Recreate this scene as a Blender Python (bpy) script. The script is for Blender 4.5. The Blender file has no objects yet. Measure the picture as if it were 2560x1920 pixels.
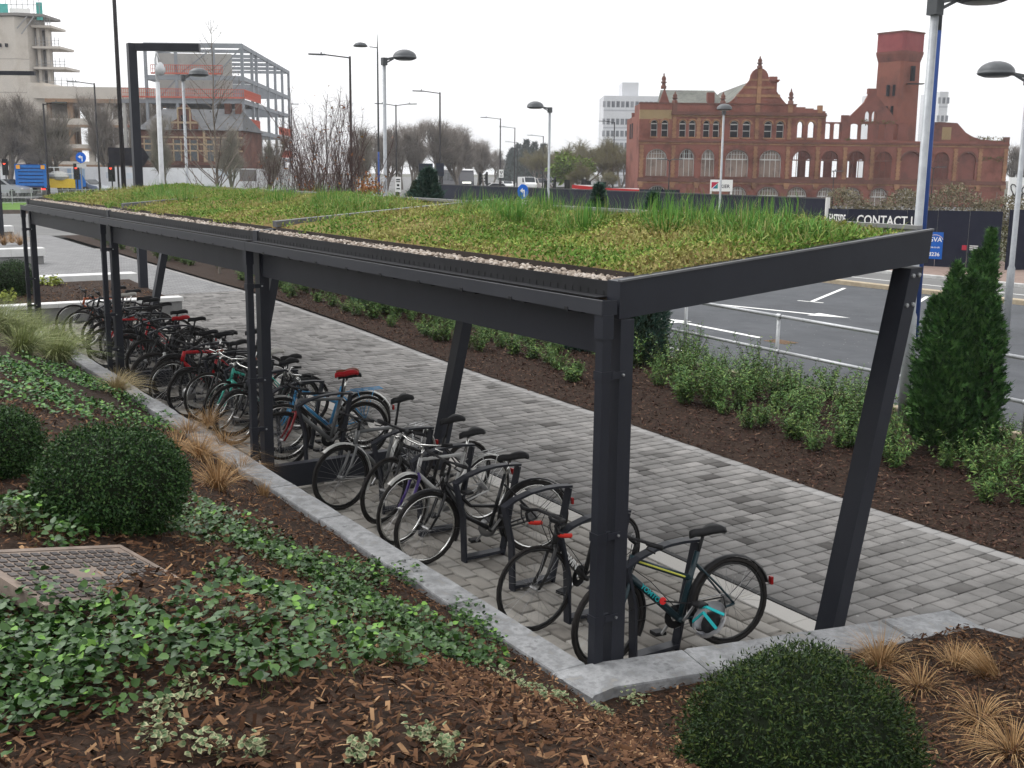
import bpy, bmesh, math, random
import numpy as np
from mathutils import Vector, Matrix
random.seed(7); rng = np.random.default_rng(7)
SC = bpy.context.scene
COL = SC.collection
# ------------------------------------------------------------------ camera
CAM = np.array([5.1214, -4.2740, 3.5013])
RM = np.array([[0.55192287, 0.83381801, 0.01134325], [-0.16251931, 0.09421338, 0.98219719], [-0.81790502, 0.54394058, -0.18751005]])
FPX = 2807.9                                   # focal length in pixels of a 2560 x 1920 frame
cam = bpy.data.cameras.new('camera'); camo = bpy.data.objects.new('camera', cam); COL.objects.link(camo)
cam.sensor_width = 36.0; cam.lens = FPX / 2560 * 36.0; cam.clip_start = 0.1; cam.clip_end = 3000
camo.matrix_world = Matrix([[RM[0][0], RM[1][0], -RM[2][0], CAM[0]], [RM[0][1], RM[1][1], -RM[2][1], CAM[1]], [RM[0][2], RM[1][2], -RM[2][2], CAM[2]], [0, 0, 0, 1]])
SC.camera = camo
# ------------------------------------------------------------------ overcast sky, soft sun, exposure
SUN_EL, SUN_AZ = math.radians(52), math.radians(245)      # azimuth: direction the light comes from, from +Y towards +X
w = bpy.data.worlds.new('World'); SC.world = w; w.use_nodes = True
nt = w.node_tree; nt.nodes.clear()
sky = nt.nodes.new('ShaderNodeTexSky'); sky.sky_type = 'NISHITA'; sky.sun_disc = False
sky.sun_elevation = SUN_EL; sky.sun_rotation = SUN_AZ; sky.dust_density = 6.0; sky.air_density = 1.0; sky.ozone_density = 1.0
hs = nt.nodes.new('ShaderNodeHueSaturation'); hs.inputs['Saturation'].default_value = 0.12
cl = nt.nodes.new('ShaderNodeMix'); cl.data_type = 'RGBA'; cl.inputs['Factor'].default_value = 0.62      # cloud sheet over the sky
cl.inputs[7].default_value = (11.0, 11.05, 11.2, 1)
bg = nt.nodes.new('ShaderNodeBackground'); bg.inputs['Strength'].default_value = 0.130
wo = nt.nodes.new('ShaderNodeOutputWorld')
tc = nt.nodes.new('ShaderNodeTexCoord'); sx_ = nt.nodes.new('ShaderNodeSeparateXYZ'); mr_ = nt.nodes.new('ShaderNodeMapRange'); mr_.inputs[1].default_value = 0; mr_.inputs[2].default_value = 1; mr_.inputs[3].default_value = 1.0; mr_.inputs[4].default_value = 1.75
vm = nt.nodes.new('ShaderNodeVectorMath'); vm.operation = 'SCALE'                      # overcast: brighter overhead than at the horizon
nt.links.new(tc.outputs['Generated'], sx_.inputs[0]); nt.links.new(sx_.outputs[2], mr_.inputs[0]); nt.links.new(mr_.outputs[0], vm.inputs['Scale'])
nt.links.new(sky.outputs[0], hs.inputs['Color']); nt.links.new(hs.outputs[0], cl.inputs[6]); nt.links.new(cl.outputs[2], vm.inputs[0]); nt.links.new(vm.outputs[0], bg.inputs[0]); nt.links.new(bg.outputs[0], wo.inputs[0])
sl = bpy.data.lights.new('sun', 'SUN'); sl.energy = 0.9; sl.angle = math.radians(30); sl.color = (1.0, 0.98, 0.95)
so = bpy.data.objects.new('sun', sl); COL.objects.link(so)
_d = Vector((math.sin(SUN_AZ) * math.cos(SUN_EL), math.cos(SUN_AZ) * math.cos(SUN_EL), math.sin(SUN_EL)))
so.rotation_euler = (-_d).to_track_quat('-Z', 'Y').to_euler()
SC.view_settings.view_transform = 'Standard'; SC.view_settings.look = 'None'; SC.view_settings.exposure = 0.14; SC.view_settings.gamma = 1.0
SC.view_settings.use_curve_mapping = False
SC.render.engine = 'CYCLES'
SC.cycles.max_bounces = 6; SC.cycles.diffuse_bounces = 3; SC.cycles.glossy_bounces = 2; SC.cycles.transmission_bounces = 3; SC.cycles.transparent_max_bounces = 4
SC.cycles.use_denoising = True; SC.cycles.caustics_reflective = False; SC.cycles.caustics_refractive = False
# ------------------------------------------------------------------ measuring helpers
FH = np.array([-0.83267443, 0.55376285, 0.0]); RH = np.array([0.55376285, 0.83267443, 0.0])
def ray(x, y): return RM.T @ np.array([(x - 1280) / FPX, -(y - 960) / FPX, 1.0])
def at_z(x, y, z=0.0):
    q = ray(x, y); return CAM + q * ((z - CAM[2]) / q[2])
def at_p(x, y, D):                                         # point seen there on the upright plane D metres ahead
    q = ray(x, y); return CAM + q * (D / (q @ FH))
def gz(x): return 0.015 * min(max(-x, 0.0), 22.0)            # the paving rises gently along the shelter
def gzv(x): return 0.015 * np.clip(-x, 0, 22)
def copz(x): return 0.50 + 0.007 * min(max(-x, 0.0), 22.0)
def bedz(x, y):
    x = np.asarray(x, float); y = np.asarray(y, float)
    a = 0.44 + 0.007 * np.clip(-x, 0, 22) + 0.55 * np.maximum(0, -0.5 - y) + 0.15 * np.maximum(0, x - 0.45)
    b = 1.85; k = 0.18                                         # smooth minimum: the bank flattens into a plateau
    h = np.clip(0.5 + 0.5 * (b - a) / k, 0, 1); r = b * (1 - h) + a * h - k * h * (1 - h)
    return r + 0.02 * np.sin(3.1 * x + 1.7 * y) * np.sin(2.3 * y - 1.1 * x)
def at_bed(x, y):
    q = ray(x, y)
    for t in np.arange(1.0, 45, 0.01):
        P = CAM + t * q
        if P[2] < float(bedz(P[0], P[1])): return P
    return P
# ------------------------------------------------------------------ mesh and object helpers
def V3(a): return np.array(a, float)
def unit(a):
    a = np.asarray(a, float); return a / (np.linalg.norm(a) + 1e-12)
class MB:
    def __init__(s): s.v = []; s.f = []; s.m = []; s.k = 0
    def add(s, vs, fs):
        o = len(s.v); s.v.extend([tuple(map(float, a)) for a in vs])
        for f in fs: s.f.append([o + i for i in f]); s.m.append(s.k)
        return s
    def box(s, x0, x1, y0, y1, z0, z1):
        return s.add([(x0, y0, z0), (x1, y0, z0), (x1, y1, z0), (x0, y1, z0), (x0, y0, z1), (x1, y0, z1), (x1, y1, z1), (x0, y1, z1)],
                     [(3, 2, 1, 0), (4, 5, 6, 7), (0, 1, 5, 4), (1, 2, 6, 5), (2, 3, 7, 6), (3, 0, 4, 7)])
    def fbox(s, O, U, N, u0, u1, n0, n1, z0, z1):            # box in a frame: origin O, along U, outwards N, up Z
        O = V3(O); P = lambda u, n, z: O + u * U + n * N + np.array([0, 0, z])
        return s.add([P(u0, n0, z0), P(u1, n0, z0), P(u1, n1, z0), P(u0, n1, z0), P(u0, n0, z1), P(u1, n0, z1), P(u1, n1, z1), P(u0, n1, z1)],
                     [(3, 2, 1, 0), (4, 5, 6, 7), (0, 1, 5, 4), (1, 2, 6, 5), (2, 3, 7, 6), (3, 0, 4, 7)])
    def bbox(s, x0, x1, y0, y1, z0, z1, b):                   # box with chamfered upper edges
        return s.add([(x0, y0, z0), (x1, y0, z0), (x1, y1, z0), (x0, y1, z0), (x0, y0, z1 - b), (x1, y0, z1 - b), (x1, y1, z1 - b), (x0, y1, z1 - b),
                      (x0 + b, y0 + b, z1), (x1 - b, y0 + b, z1), (x1 - b, y1 - b, z1), (x0 + b, y1 - b, z1)],
                     [(0, 1, 5, 4), (1, 2, 6, 5), (2, 3, 7, 6), (3, 0, 4, 7), (4, 5, 9, 8), (5, 6, 10, 9), (6, 7, 11, 10), (7, 4, 8, 11), (8, 9, 10, 11)])
    def bar(s, a, b, w, h=None, up=(0, 0, 1)):               # rectangular bar from a to b, w wide, h tall
        h = h or w; a = V3(a); b = V3(b); d = unit(b - a); up = V3(up)
        if abs(d @ unit(up)) > 0.98: up = np.array([1.0, 0, 0])
        x = unit(np.cross(d, up)); y = np.cross(x, d); x = x * w / 2; y = y * h / 2
        return s.add([a - x - y, a + x - y, a + x + y, a - x + y, b - x - y, b + x - y, b + x + y, b - x + y],
                     [(3, 2, 1, 0), (4, 5, 6, 7), (0, 1, 5, 4), (1, 2, 6, 5), (2, 3, 7, 6), (3, 0, 4, 7)])
    def tube(s, pts, r, n=6, closed=False, cap=True):
        P = [V3(p) for p in pts]; m = len(P); rr = [r] * m if np.isscalar(r) else list(r)
        ref = None; rings = []
        for i in range(m):
            a = P[(i - 1) % m] if (closed or i > 0) else P[i]; b = P[(i + 1) % m] if (closed or i < m - 1) else P[i]
            t = unit(b - a)
            if ref is None:
                ref = np.array([0, 0, 1.0]) if abs(t[2]) < 0.9 else np.array([1.0, 0, 0])
            ref = unit(ref - t * (ref @ t)); bi = np.cross(t, ref)
            rings.append([P[i] + rr[i] * (math.cos(2 * math.pi * j / n) * ref + math.sin(2 * math.pi * j / n) * bi) for j in range(n)])
        vs = [q for R_ in rings for q in R_]; fs = []
        for i in range(m if closed else m - 1):
            k = (i + 1) % m
            for j in range(n): fs.append((i * n + j, i * n + (j + 1) % n, k * n + (j + 1) % n, k * n + j))
        if cap and not closed: fs += [tuple(range(n))[::-1], tuple((m - 1) * n + j for j in range(n))]
        return s.add(vs, fs)
    def prism(s, poly, ext):                                  # polygon (3D points) pushed along ext
        P = [V3(p) for p in poly]; e = V3(ext); n = len(P)
        return s.add(P + [p + e for p in P], [tuple(range(n))[::-1], tuple(range(n, 2 * n))] + [(i, (i + 1) % n, n + (i + 1) % n, n + i) for i in range(n)])
    def lathe(s, prof, c, n=12, axis=(0, 0, 1)):
        ax = unit(axis); ref = unit(np.cross(ax, (1, 0, 0))) if abs(ax[0]) < 0.9 else unit(np.cross(ax, (0, 1, 0))); bi = np.cross(ax, ref); c = V3(c)
        vs = [c + ax * z + r * (math.cos(2 * math.pi * j / n) * ref + math.sin(2 * math.pi * j / n) * bi) for r, z in prof for j in range(n)]
        fs = [(i * n + j, i * n + (j + 1) % n, (i + 1) * n + (j + 1) % n, (i + 1) * n + j) for i in range(len(prof) - 1) for j in range(n)]
        return s.add(vs, fs)
    def ball(s, c, r, nu=10, nv=6, fn=None):
        r = (r, r, r) if np.isscalar(r) else r; vs = []; fs = []
        for i in range(nv + 1):
            th = math.pi * i / nv
            for j in range(nu):
                ph = 2 * math.pi * j / nu; d = np.array([math.sin(th) * math.cos(ph), math.sin(th) * math.sin(ph), math.cos(th)])
                k = fn(d) if fn else 1.0
                vs.append(V3(c) + d * np.array(r) * k)
        for i in range(nv):
            for j in range(nu): fs.append((i * nu + j, (i + 1) * nu + j, (i + 1) * nu + (j + 1) % nu, i * nu + (j + 1) % nu))
        return s.add(vs, fs)
    def build(s, name, mats, parent=None, smooth=False, loc=None):
        me = bpy.data.meshes.new(name); me.from_pydata(s.v, [], s.f)
        for m in (mats if isinstance(mats, (list, tuple)) else [mats]): me.materials.append(m)
        if any(s.m): me.polygons.foreach_set('material_index', s.m)
        if smooth: me.polygons.foreach_set('use_smooth', [True] * len(me.polygons))
        me.update()
        return link(name, me, parent, loc)
def link(name, me, parent=None, loc=None):
    o = bpy.data.objects.new(name, me); COL.objects.link(o)
    if parent: o.parent = parent
    if loc is not None: o.location = loc
    return o
def tag(o, label, cat, group=None, kind=None):
    if label: o['label'] = label
    if cat: o['category'] = cat
    if group: o['group'] = group
    if kind: o['kind'] = kind
    return o
def struct(o, label=None): o['kind'] = 'structure'; return o
def empty(name, loc=(0, 0, 0), rz=0, label=None, cat=None, group=None):
    o = bpy.data.objects.new(name, None); COL.objects.link(o); o.location = loc; o.rotation_euler = (0, 0, rz); o.empty_display_size = 0.2
    return tag(o, label, cat, group)
def kids(o): return KIDS.get(o.name, [])
def copy_tree(o, parent=None, label=None):
    c = o.copy(); COL.objects.link(c); c.parent = parent
    if label: c['label'] = label
    for ch in [q for q in bpy.data.objects if q.parent == o]: copy_tree(ch, c)
    return c
def np_mesh(name, verts, faces, mats, parent=None, mi=None, smooth=False):
    verts = np.ascontiguousarray(verts, np.float32).reshape(-1, 3); faces = np.ascontiguousarray(faces, np.int32); n = faces.shape[1]
    me = bpy.data.meshes.new(name); me.vertices.add(len(verts)); me.vertices.foreach_set('co', verts.ravel())
    me.loops.add(faces.size); me.loops.foreach_set('vertex_index', faces.ravel())
    me.polygons.add(len(faces)); me.polygons.foreach_set('loop_start', np.arange(0, faces.size, n, dtype=np.int32))
    for m in (mats if isinstance(mats, (list, tuple)) else [mats]): me.materials.append(m)
    if mi is not None: me.polygons.foreach_set('material_index', np.ascontiguousarray(mi, np.int32))
    if smooth: me.polygons.foreach_set('use_smooth', np.ones(len(faces), bool))
    me.update(calc_edges=True)
    return link(name, me, parent)
def nrm(a): return a / (np.linalg.norm(a, axis=1, keepdims=True) + 1e-9)
def scatter_arr(tv, pos, dirs, ups, sc):
    """copies of a small template (length along x, width y, thickness z), as a vertex array"""
    tv = np.asarray(tv, float); d = nrm(dirs); s = nrm(np.cross(ups, d)); u = np.cross(d, s)
    sc = np.asarray(sc, float); sc = sc[:, None] * np.ones((1, 3)) if sc.ndim == 1 else sc
    return pos[:, None, :] + tv[None, :, 0, None] * (d * sc[:, :1])[:, None, :] + tv[None, :, 1, None] * (s * sc[:, 1:2])[:, None, :] + tv[None, :, 2, None] * (u * sc[:, 2:3])[:, None, :]
def scatter(name, tv, tf, pos, dirs, ups, sc, mats, parent=None, mi=None):
    A = scatter_arr(tv, pos, dirs, ups, sc); N, k = A.shape[:2]; tf = np.asarray(tf)
    F = (tf[None] + (np.arange(N) * k)[:, None, None]).reshape(-1, tf.shape[1])
    return np_mesh(name, A, F, mats, parent, None if mi is None else np.repeat(mi, len(tf)))
LEAF = ([(0, 0, 0), (.35, .5, .06), (.35, -.5, .06), (1, 0, -.08)], [(0, 2, 3), (0, 3, 1)])
LEAF6 = ([(0, 0, 0), (.18, .46, .07), (.55, .48, .07), (1, 0, -.06), (.55, -.48, .07), (.18, -.46, .07), (.5, 0, -.02)], [(0, 6, 1), (1, 6, 2), (2, 6, 3), (3, 6, 4), (4, 6, 5), (5, 6, 0)])
BLADE = ([(0, .5, 0), (0, -.5, 0), (.5, -.38, .10), (.5, .38, .10), (.85, -.2, .03), (.85, .2, .03), (1.05, 0, -.12)], [(0, 1, 2, 3), (3, 2, 4, 5), (5, 4, 6, 6)])
CHIP = ([(-.5, -.4, 0), (.42, -.5, .12), (.5, .36, 0), (-.4, .5, .16), (0, .05, .38)], [(0, 1, 4), (1, 2, 4), (2, 3, 4), (3, 0, 4)])
def rdir(n): return nrm(rng.normal(size=(n, 3)))
# ------------------------------------------------------------------ materials
MATS = {}
def mat(name, cols, rough=0.6, metal=0.0, src='noise', scale=4.0, bump=0.0, bscale=60.0, spec=0.12, detail=4.0, emit=None, alpha=None, coord='obj', coat=0.0, stops=None, bdist=0.004):
    if name in MATS: return MATS[name]
    m = bpy.data.materials.new(name); m.use_nodes = True; n = m.node_tree.nodes; L = m.node_tree.links; b = n['Principled BSDF']
    if not isinstance(cols[0], (tuple, list)): cols = [cols]
    b.inputs['Roughness'].default_value = rough; b.inputs['Metallic'].default_value = metal; b.inputs['Specular IOR Level'].default_value = spec
    if coat: b.inputs['Coat Weight'].default_value = coat
    co = None
    def coords():
        nonlocal co
        if co is None:
            if coord == 'world': g = n.new('ShaderNodeNewGeometry'); co = g.outputs['Position']
            else: g = n.new('ShaderNodeTexCoord'); co = g.outputs['Object']
        return co
    if len(cols) == 1: b.inputs['Base Color'].default_value = (*cols[0], 1)
    else:
        r = n.new('ShaderNodeValToRGB'); e = r.color_ramp.elements
        while len(e) < len(cols): e.new(0.5)
        for i, c in enumerate(cols):
            e[i].position = stops[i] if stops else i / (len(cols) - 1); e[i].color = (*c, 1)
        if src == 'noise':
            t = n.new('ShaderNodeTexNoise'); t.inputs['Scale'].default_value = scale; t.inputs['Detail'].default_value = detail; t.inputs['Roughness'].default_value = 0.65
            L.new(coords(), t.inputs['Vector'])
            mr = n.new('ShaderNodeMapRange'); mr.inputs[1].default_value = 0.28; mr.inputs[2].default_value = 0.72; L.new(t.outputs[0], mr.inputs[0]); L.new(mr.outputs[0], r.inputs[0])
        elif src == 'island': g = n.new('ShaderNodeNewGeometry'); L.new(g.outputs['Random Per Island'], r.inputs[0])
        elif src == 'object': g = n.new('ShaderNodeObjectInfo'); L.new(g.outputs['Random'], r.inputs[0])
        L.new(r.outputs[0], b.inputs['Base Color'])
    if bump:
        t = n.new('ShaderNodeTexNoise'); t.inputs['Scale'].default_value = bscale; t.inputs['Detail'].default_value = 5; L.new(coords(), t.inputs['Vector'])
        bn = n.new('ShaderNodeBump'); bn.inputs['Strength'].default_value = bump; bn.inputs['Distance'].default_value = bdist; L.new(t.outputs[0], bn.inputs['Height']); L.new(bn.outputs[0], b.inputs['Normal'])
    if emit: b.inputs['Emission Color'].default_value = (*emit[:3], 1); b.inputs['Emission Strength'].default_value = emit[3]
    if alpha is not None: b.inputs['Alpha'].default_value = alpha
    MATS[name] = m; return m
def rgb(r, g, b):                                           # display colour 0-255 to linear
    f = lambda c: (c / 255 / 12.92) if c / 255 <= 0.04045 else ((c / 255 + 0.055) / 1.055) ** 2.4
    return (f(r), f(g), f(b))
ANTH = mat('anthracite_paint', [(.014, .0155, .021), (.020, .022, .029), (.0165, .018, .024), (.030, .031, .036)], .42, scale=1.1, bump=.15, bscale=90, spec=.22, detail=10, stops=[0, .4, .75, 1])
ANTHD = mat('dark_trim', [(.010, .0105, .012), (.017, .0175, .020)], .5, scale=6, spec=.2)
ZINC = mat('zinc', [(.36, .37, .38), (.46, .47, .48)], .45, .6, scale=12)
GALV = mat('galvanised', [(.30, .31, .32), (.42, .43, .44), (.36, .37, .38)], .5, .45, scale=14, bump=.1)
STEEL = mat('bright_steel', [(.55, .55, .55)], .28, .9)
BLACK = mat('black_plastic', [(.012, .012, .013), (.02, .02, .021)], .5, scale=10)
RUBBER = mat('rubber', [(.014, .013, .013), (.03, .027, .025)], .8, scale=9)
GRANITE = mat('granite', [(.13, .132, .135), (.29, .295, .30), (.20, .205, .21), (.25, .235, .21)], .75, scale=9, bump=.7, bscale=16, coord='world', detail=8, bdist=.012)
CONC = mat('pale_concrete', [(.42, .42, .41), (.52, .52, .51)], .8, scale=5, bump=.2, coord='world')
ASPH = mat('asphalt', [(.052, .056, .062), (.075, .079, .086), (.062, .066, .073)], .85, scale=.7, bump=.4, bscale=120, coord='world', detail=8)
ASPH2 = mat('old_asphalt', [(.11, .11, .11), (.16, .16, .155)], .9, scale=.5, bump=.3, bscale=90, coord='world', detail=8)
WHITE = mat('white_paint', [(.62, .62, .60), (.74, .74, .72)], .6, scale=9, coord='world')
TAN = mat('tan_kerb', [(.28, .23, .16), (.40, .34, .25)], .85, scale=5, coord='world', bump=.3)
SOIL = mat('soil', [(.012, .008, .006), (.04, .024, .016)], .95, scale=22, bump=.8, bscale=50, coord='world', bdist=.01)
GRASS = mat('grass', [(.05, .11, .015), (.10, .19, .03)], .9, scale=1.5, coord='world', bump=.6, bscale=40, bdist=.03)
PAVEJ = mat('joint_sand', [(.008, .0075, .007), (.018, .017, .016)], .95, scale=30, coord='world')
PV = [(.065, .061, .058), (.125, .12, .115), (.165, .16, .154), (.19, .183, .176), (.22, .212, .203)]
PVS = [0, .07, .2, .7, 1]
PAVE_I = mat('paver_joined', PV, .8, src='island', stops=PVS, bump=.35, bscale=55)
PAVE_O = mat('paver_single', PV, .8, src='object', stops=PVS, bump=.35, bscale=55)
SP = [(.20, .185, .165), (.27, .255, .23), (.31, .295, .27)]
def stain(m, amt=.35, s=1.3, spots=True):
    n = m.node_tree.nodes; L = m.node_tree.links; bs = n['Principled BSDF']; src_ = bs.inputs['Base Color'].links[0].from_socket
    g = n.new('ShaderNodeNewGeometry'); t = n.new('ShaderNodeTexNoise'); t.inputs['Scale'].default_value = s; t.inputs['Detail'].default_value = 9; t.inputs['Roughness'].default_value = .7; L.new(g.outputs['Position'], t.inputs['Vector'])
    r = n.new('ShaderNodeMapRange'); r.inputs[1].default_value = .35; r.inputs[2].default_value = .62; r.inputs[3].default_value = 1 - amt; r.inputs[4].default_value = 1.06; L.new(t.outputs[0], r.inputs[0])
    v = n.new('ShaderNodeVectorMath'); v.operation = 'SCALE'; L.new(src_, v.inputs[0]); L.new(r.outputs[0], v.inputs['Scale']); out = v.outputs[0]
    if spots:
        w_ = n.new('ShaderNodeTexVoronoi'); w_.inputs['Scale'].default_value = 4.5; L.new(g.outputs['Position'], w_.inputs['Vector']); c_ = n.new('ShaderNodeMath'); c_.operation = 'LESS_THAN'; c_.inputs[1].default_value = .055; L.new(w_.outputs['Distance'], c_.inputs[0])
        x_ = n.new('ShaderNodeMix'); x_.data_type = 'RGBA'; L.new(c_.outputs[0], x_.inputs['Factor']); L.new(out, x_.inputs[6]); x_.inputs[7].default_value = (.30, .29, .28, 1); out = x_.outputs[2]
    L.new(out, bs.inputs['Base Color']); return m
SPAVE_I = mat('stand_paver_joined', SP, .8, src='island', bump=.3, bscale=55)

for _m in (PAVE_I, PAVE_O, SPAVE_I): stain(_m)
stain(GRANITE, .3, 3.0, False); stain(ASPH, .22, .5, True); stain(CONC, .3, 2.0, False)
# ------------------------------------------------------------------ ground, roads, paving
def sheet(name, x0, x1, y0, y1, z, m, nx=1, ny=1, zf=None):
    b = MB(); vs = []; 
    for j in range(ny + 1):
        for i in range(nx + 1):
            x = x0 + (x1 - x0) * i / nx; y = y0 + (y1 - y0) * j / ny; vs.append((x, y, zf(x, y) if zf else z))
    b.add(vs, [(j * (nx + 1) + i, j * (nx + 1) + i + 1, (j + 1) * (nx + 1) + i + 1, (j + 1) * (nx + 1) + i) for j in range(ny) for i in range(nx)])
    return struct(b.build(name, m))
GROUNDM = mat('far_ground', [(.055, .06, .04), (.09, .085, .065), (.07, .085, .04)], .95, scale=.06, coord='world', detail=8)
sheet('ground', -700, 700, -700, 700, -0.32, GROUNDM)
sheet('car_park', -48, 16, 9.55, 24.4, 0.0, ASPH)
sheet('road', -47, 20, 24.75, 29.0, 0.0, ASPH2)
PINK = mat('pink_pavement', [(.17, .125, .105), (.23, .175, .15)], .9, scale=3, coord='world', bump=.2)
sheet('pavement', -60, 24, 29.2, 37.2, 0.1, PINK)
sheet('junction_road', -190, -47.4, 30, 120, 0.0, ASPH2)
sheet('far_road', -420, -190, 60, 330, 0.0, ASPH2)
sheet('side_street', -75.0, -49.5, -40, 30, 0.28, ASPH2)
sheet('grass_verge', -96, -76.3, -40, 60, 0.40, GRASS)
sheet('left_road', -200, -96.2, -60, 60, 0.72, ASPH2)
# painted markings of the car park, 4 mm above the asphalt
def mark(name, polys, z=0.004):
    b = MB()
    for p in polys: b.add([(x, y, z) for x, y in p], [tuple(range(len(p)))])
    return struct(b.build(name, WHITE))
def strip(a, c, w):
    a = np.array(a); c = np.array(c); d = unit(c - a); n = np.array([-d[1], d[0]]) * w / 2
    return [tuple(a - n), tuple(c - n), tuple(c + n), tuple(a + n)]
def arrow(tip, tail, w=.15, hl=1.0, hw=.62):
    tip = np.array(tip, float); tail = np.array(tail, float); d = unit(tip - tail); n = np.array([-d[1], d[0]]); q = tip - d * hl
    return [strip(tail, q, w), [tuple(tip), tuple(q + n * hw / 2), tuple(q - n * hw / 2)]]
mark('arrow_marking', arrow((-15.6, 13.7), (-11.9, 13.45)))
mark('arrow_marking', arrow((-13.2, 17.9), (-17.2, 16.9)))
mark('bay_marking', [strip((-16.1, 19.75), (-18.2, 23.6), .12), strip((-16.5, 19.65), (-15.75, 19.85), .1)])
mark('bay_marking', [strip((-13.4, 20.2), (-15.4, 23.9), .12), strip((-13.8, 20.1), (-13.0, 20.3), .1)])
mark('bay_marking', [strip((-19.0, 19.3), (-21.0, 23.4), .12)])
mark('line_marking', [strip((-12.4, 10.9), (-10.9, 10.65), .1), strip((-10.2, 9.95), (-8.6, 9.75), .1), strip((-7.7, 9.85), (-5.6, 9.7), .1)])
mark('line_marking', [strip((-30, 26.9), (8, 26.9), .1)])
gl = MB(); gl.box(-11.55, -10.95, 13.2, 13.62, -.01, .006)
gd = struct(gl.build('gully_grate', mat('rusty_iron', [(.10, .06, .04), (.2, .14, .09)], .85, scale=20)))
for i in range(7):
    b = MB(); b.box(-11.5 + i * .08, -11.46 + i * .08, 13.24, 13.58, .004, .012); b.build('grate_bar', MATS['rusty_iron'], gd)
# kerbs: stone by stone where they can be told apart
def kerb(name, x0, x1, y, z0, z1, w, L, m, both=False):
    k = empty(name, (x0, y, 0)); k['kind'] = 'structure'
    n = max(1, round(abs(x1 - x0) / L)); d = (x1 - x0) / n
    me = None
    for i in range(n):
        if me is None:
            b = MB(); b.bbox(0, d - .008 * np.sign(d), -w / 2, w / 2, z0, z1, .015) if d > 0 else b.bbox(d + .008, 0, -w / 2, w / 2, z0, z1, .015)
            o = b.build('kerb_stone', m, k); me = o.data
        else: o = link('kerb_stone', me, k)
        o.location = (d * i, 0, random.uniform(-.004, .004))
    return k
kerb('kerb', 6, -40, 24.6, -.1, .13, .3, .915, TAN)
kerb('kerb', 10, -45, 29.1, -.05, .115, .18, .915, CONC)
kerb('kerb', 6, -30, 9.45, -.1, .14, .17, .915, TAN)
kerb('kerb', -76.2, -76.2 - .001, 0, -.1, .2, .2, 1, CONC) if False else None
b = MB(); b.box(-76.3, -76.05, -30, 40, -.1, .50); struct(b.build('verge_kerb', mat('brown_kerb', [(.10, .08, .07), (.16, .13, .11)], .9)))
# ---- walkway of random-length pavers and the stand area, laid piece by piece
def paver_arr(P):                                            # P: rows x0,x1,y0,y1,z ; bevelled slab, 5 quads of bevel and top
    P = np.asarray(P); x0, x1, y0, y1, z = P.T; bv = .003; h = .035
    def q(x, y, zz): return np.stack([x, y, zz], 1)
    lo = [q(x0, y0, z - h), q(x1, y0, z - h), q(x1, y1, z - h), q(x0, y1, z - h)]
    mi = [q(x0, y0, z - bv), q(x1, y0, z - bv), q(x1, y1, z - bv), q(x0, y1, z - bv)]
    to = [q(x0 + bv, y0 + bv, z), q(x1 - bv, y0 + bv, z), q(x1 - bv, y1 - bv, z), q(x0 + bv, y1 - bv, z)]
    A = np.stack(lo + mi + to, 1)
    F = [(0, 1, 5, 4), (1, 2, 6, 5), (2, 3, 7, 6), (3, 0, 4, 7), (4, 5, 9, 8), (5, 6, 10, 9), (6, 7, 11, 10), (7, 4, 8, 11), (8, 9, 10, 11)]
    N = len(P); return A, (np.array(F)[None] + (np.arange(N) * 12)[:, None, None]).reshape(-1, 4)
def edgeY(x):                                                # where the walkway meets the far planting bed
    return float(np.interp(-x, [-4, 0, 3, 7, 10, 12, 16, 21, 25, 31, 45, 60], [5.2, 5.2, 5.25, 5.42, 5.46, 5.55, 5.83, 6.03, 6.07, 6.24, 6.65, 7.0]))
walk = sheet('walkway', 3.4, -49.4, -3.2, 7.2, 0, PAVEJ, 60, 4, lambda x, y: gz(x) - .03)
rows = []
x = 3.0
while x > -23:
    cw = .165; y = 2.47 + random.uniform(0, .1); ye = edgeY(x - .08) - .17
    first = True
    y0 = 2.475
    while y0 < ye - .02:
        ln = random.choice([.13, .17, .17, .24, .26, .26]); y1 = min(y0 + ln, ye)
        if ye - y1 < .07: y1 = ye
        rows.append((x - cw + .0085, x - .0085, y0 + .006, y1 - .006, gz(x) + random.uniform(-.002, .003))); y0 = y1
    x -= cw
def edge_rows():
    out = []; x = 3.0
    while x > -40:
        e = edgeY(x - .1); out.append((x - .196, x - .004, e - .165, e, gz(x) + random.uniform(-.002, .003))); x -= .2
    return out
erows = edge_rows()
rows.sort(key=lambda r: (r[0] - 5.1) ** 2 + (r[2] + 4.3) ** 2)
seen = [r for r in rows if r[0] < 1.0]; rest = [r for r in rows if r[0] >= 1.0]
single = seen[:262]; rest += seen[262:]
A, F = paver_arr(rest + erows[:0]); o = np_mesh('paver_field', A, F, PAVE_I, walk); o['kind'] = 'stuff'
shp = {}
for r in single:
    key = (round(r[1] - r[0], 3), round(r[3] - r[2], 2))
    if key not in shp:
        A, F = paver_arr([(-key[0] / 2, key[0] / 2, -key[1] / 2, key[1] / 2, 0)]); o = np_mesh('paver', A, F, PAVE_O, walk); shp[key] = o.data
    else: o = link('paver', shp[key], walk)
    o.location = ((r[0] + r[1]) / 2, (r[2] + r[3]) / 2, r[4]); o.rotation_euler = (random.uniform(-.006, .006), random.uniform(-.006, .006), random.uniform(-.008, .008))
EDG = mat('edging_paver', [(.19, .185, .18), (.25, .245, .24)], .8, src='island', bump=.3)
A, F = paver_arr(erows); o = np_mesh('edging_field', A, F, EDG, walk); o['kind'] = 'stuff'
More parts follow.
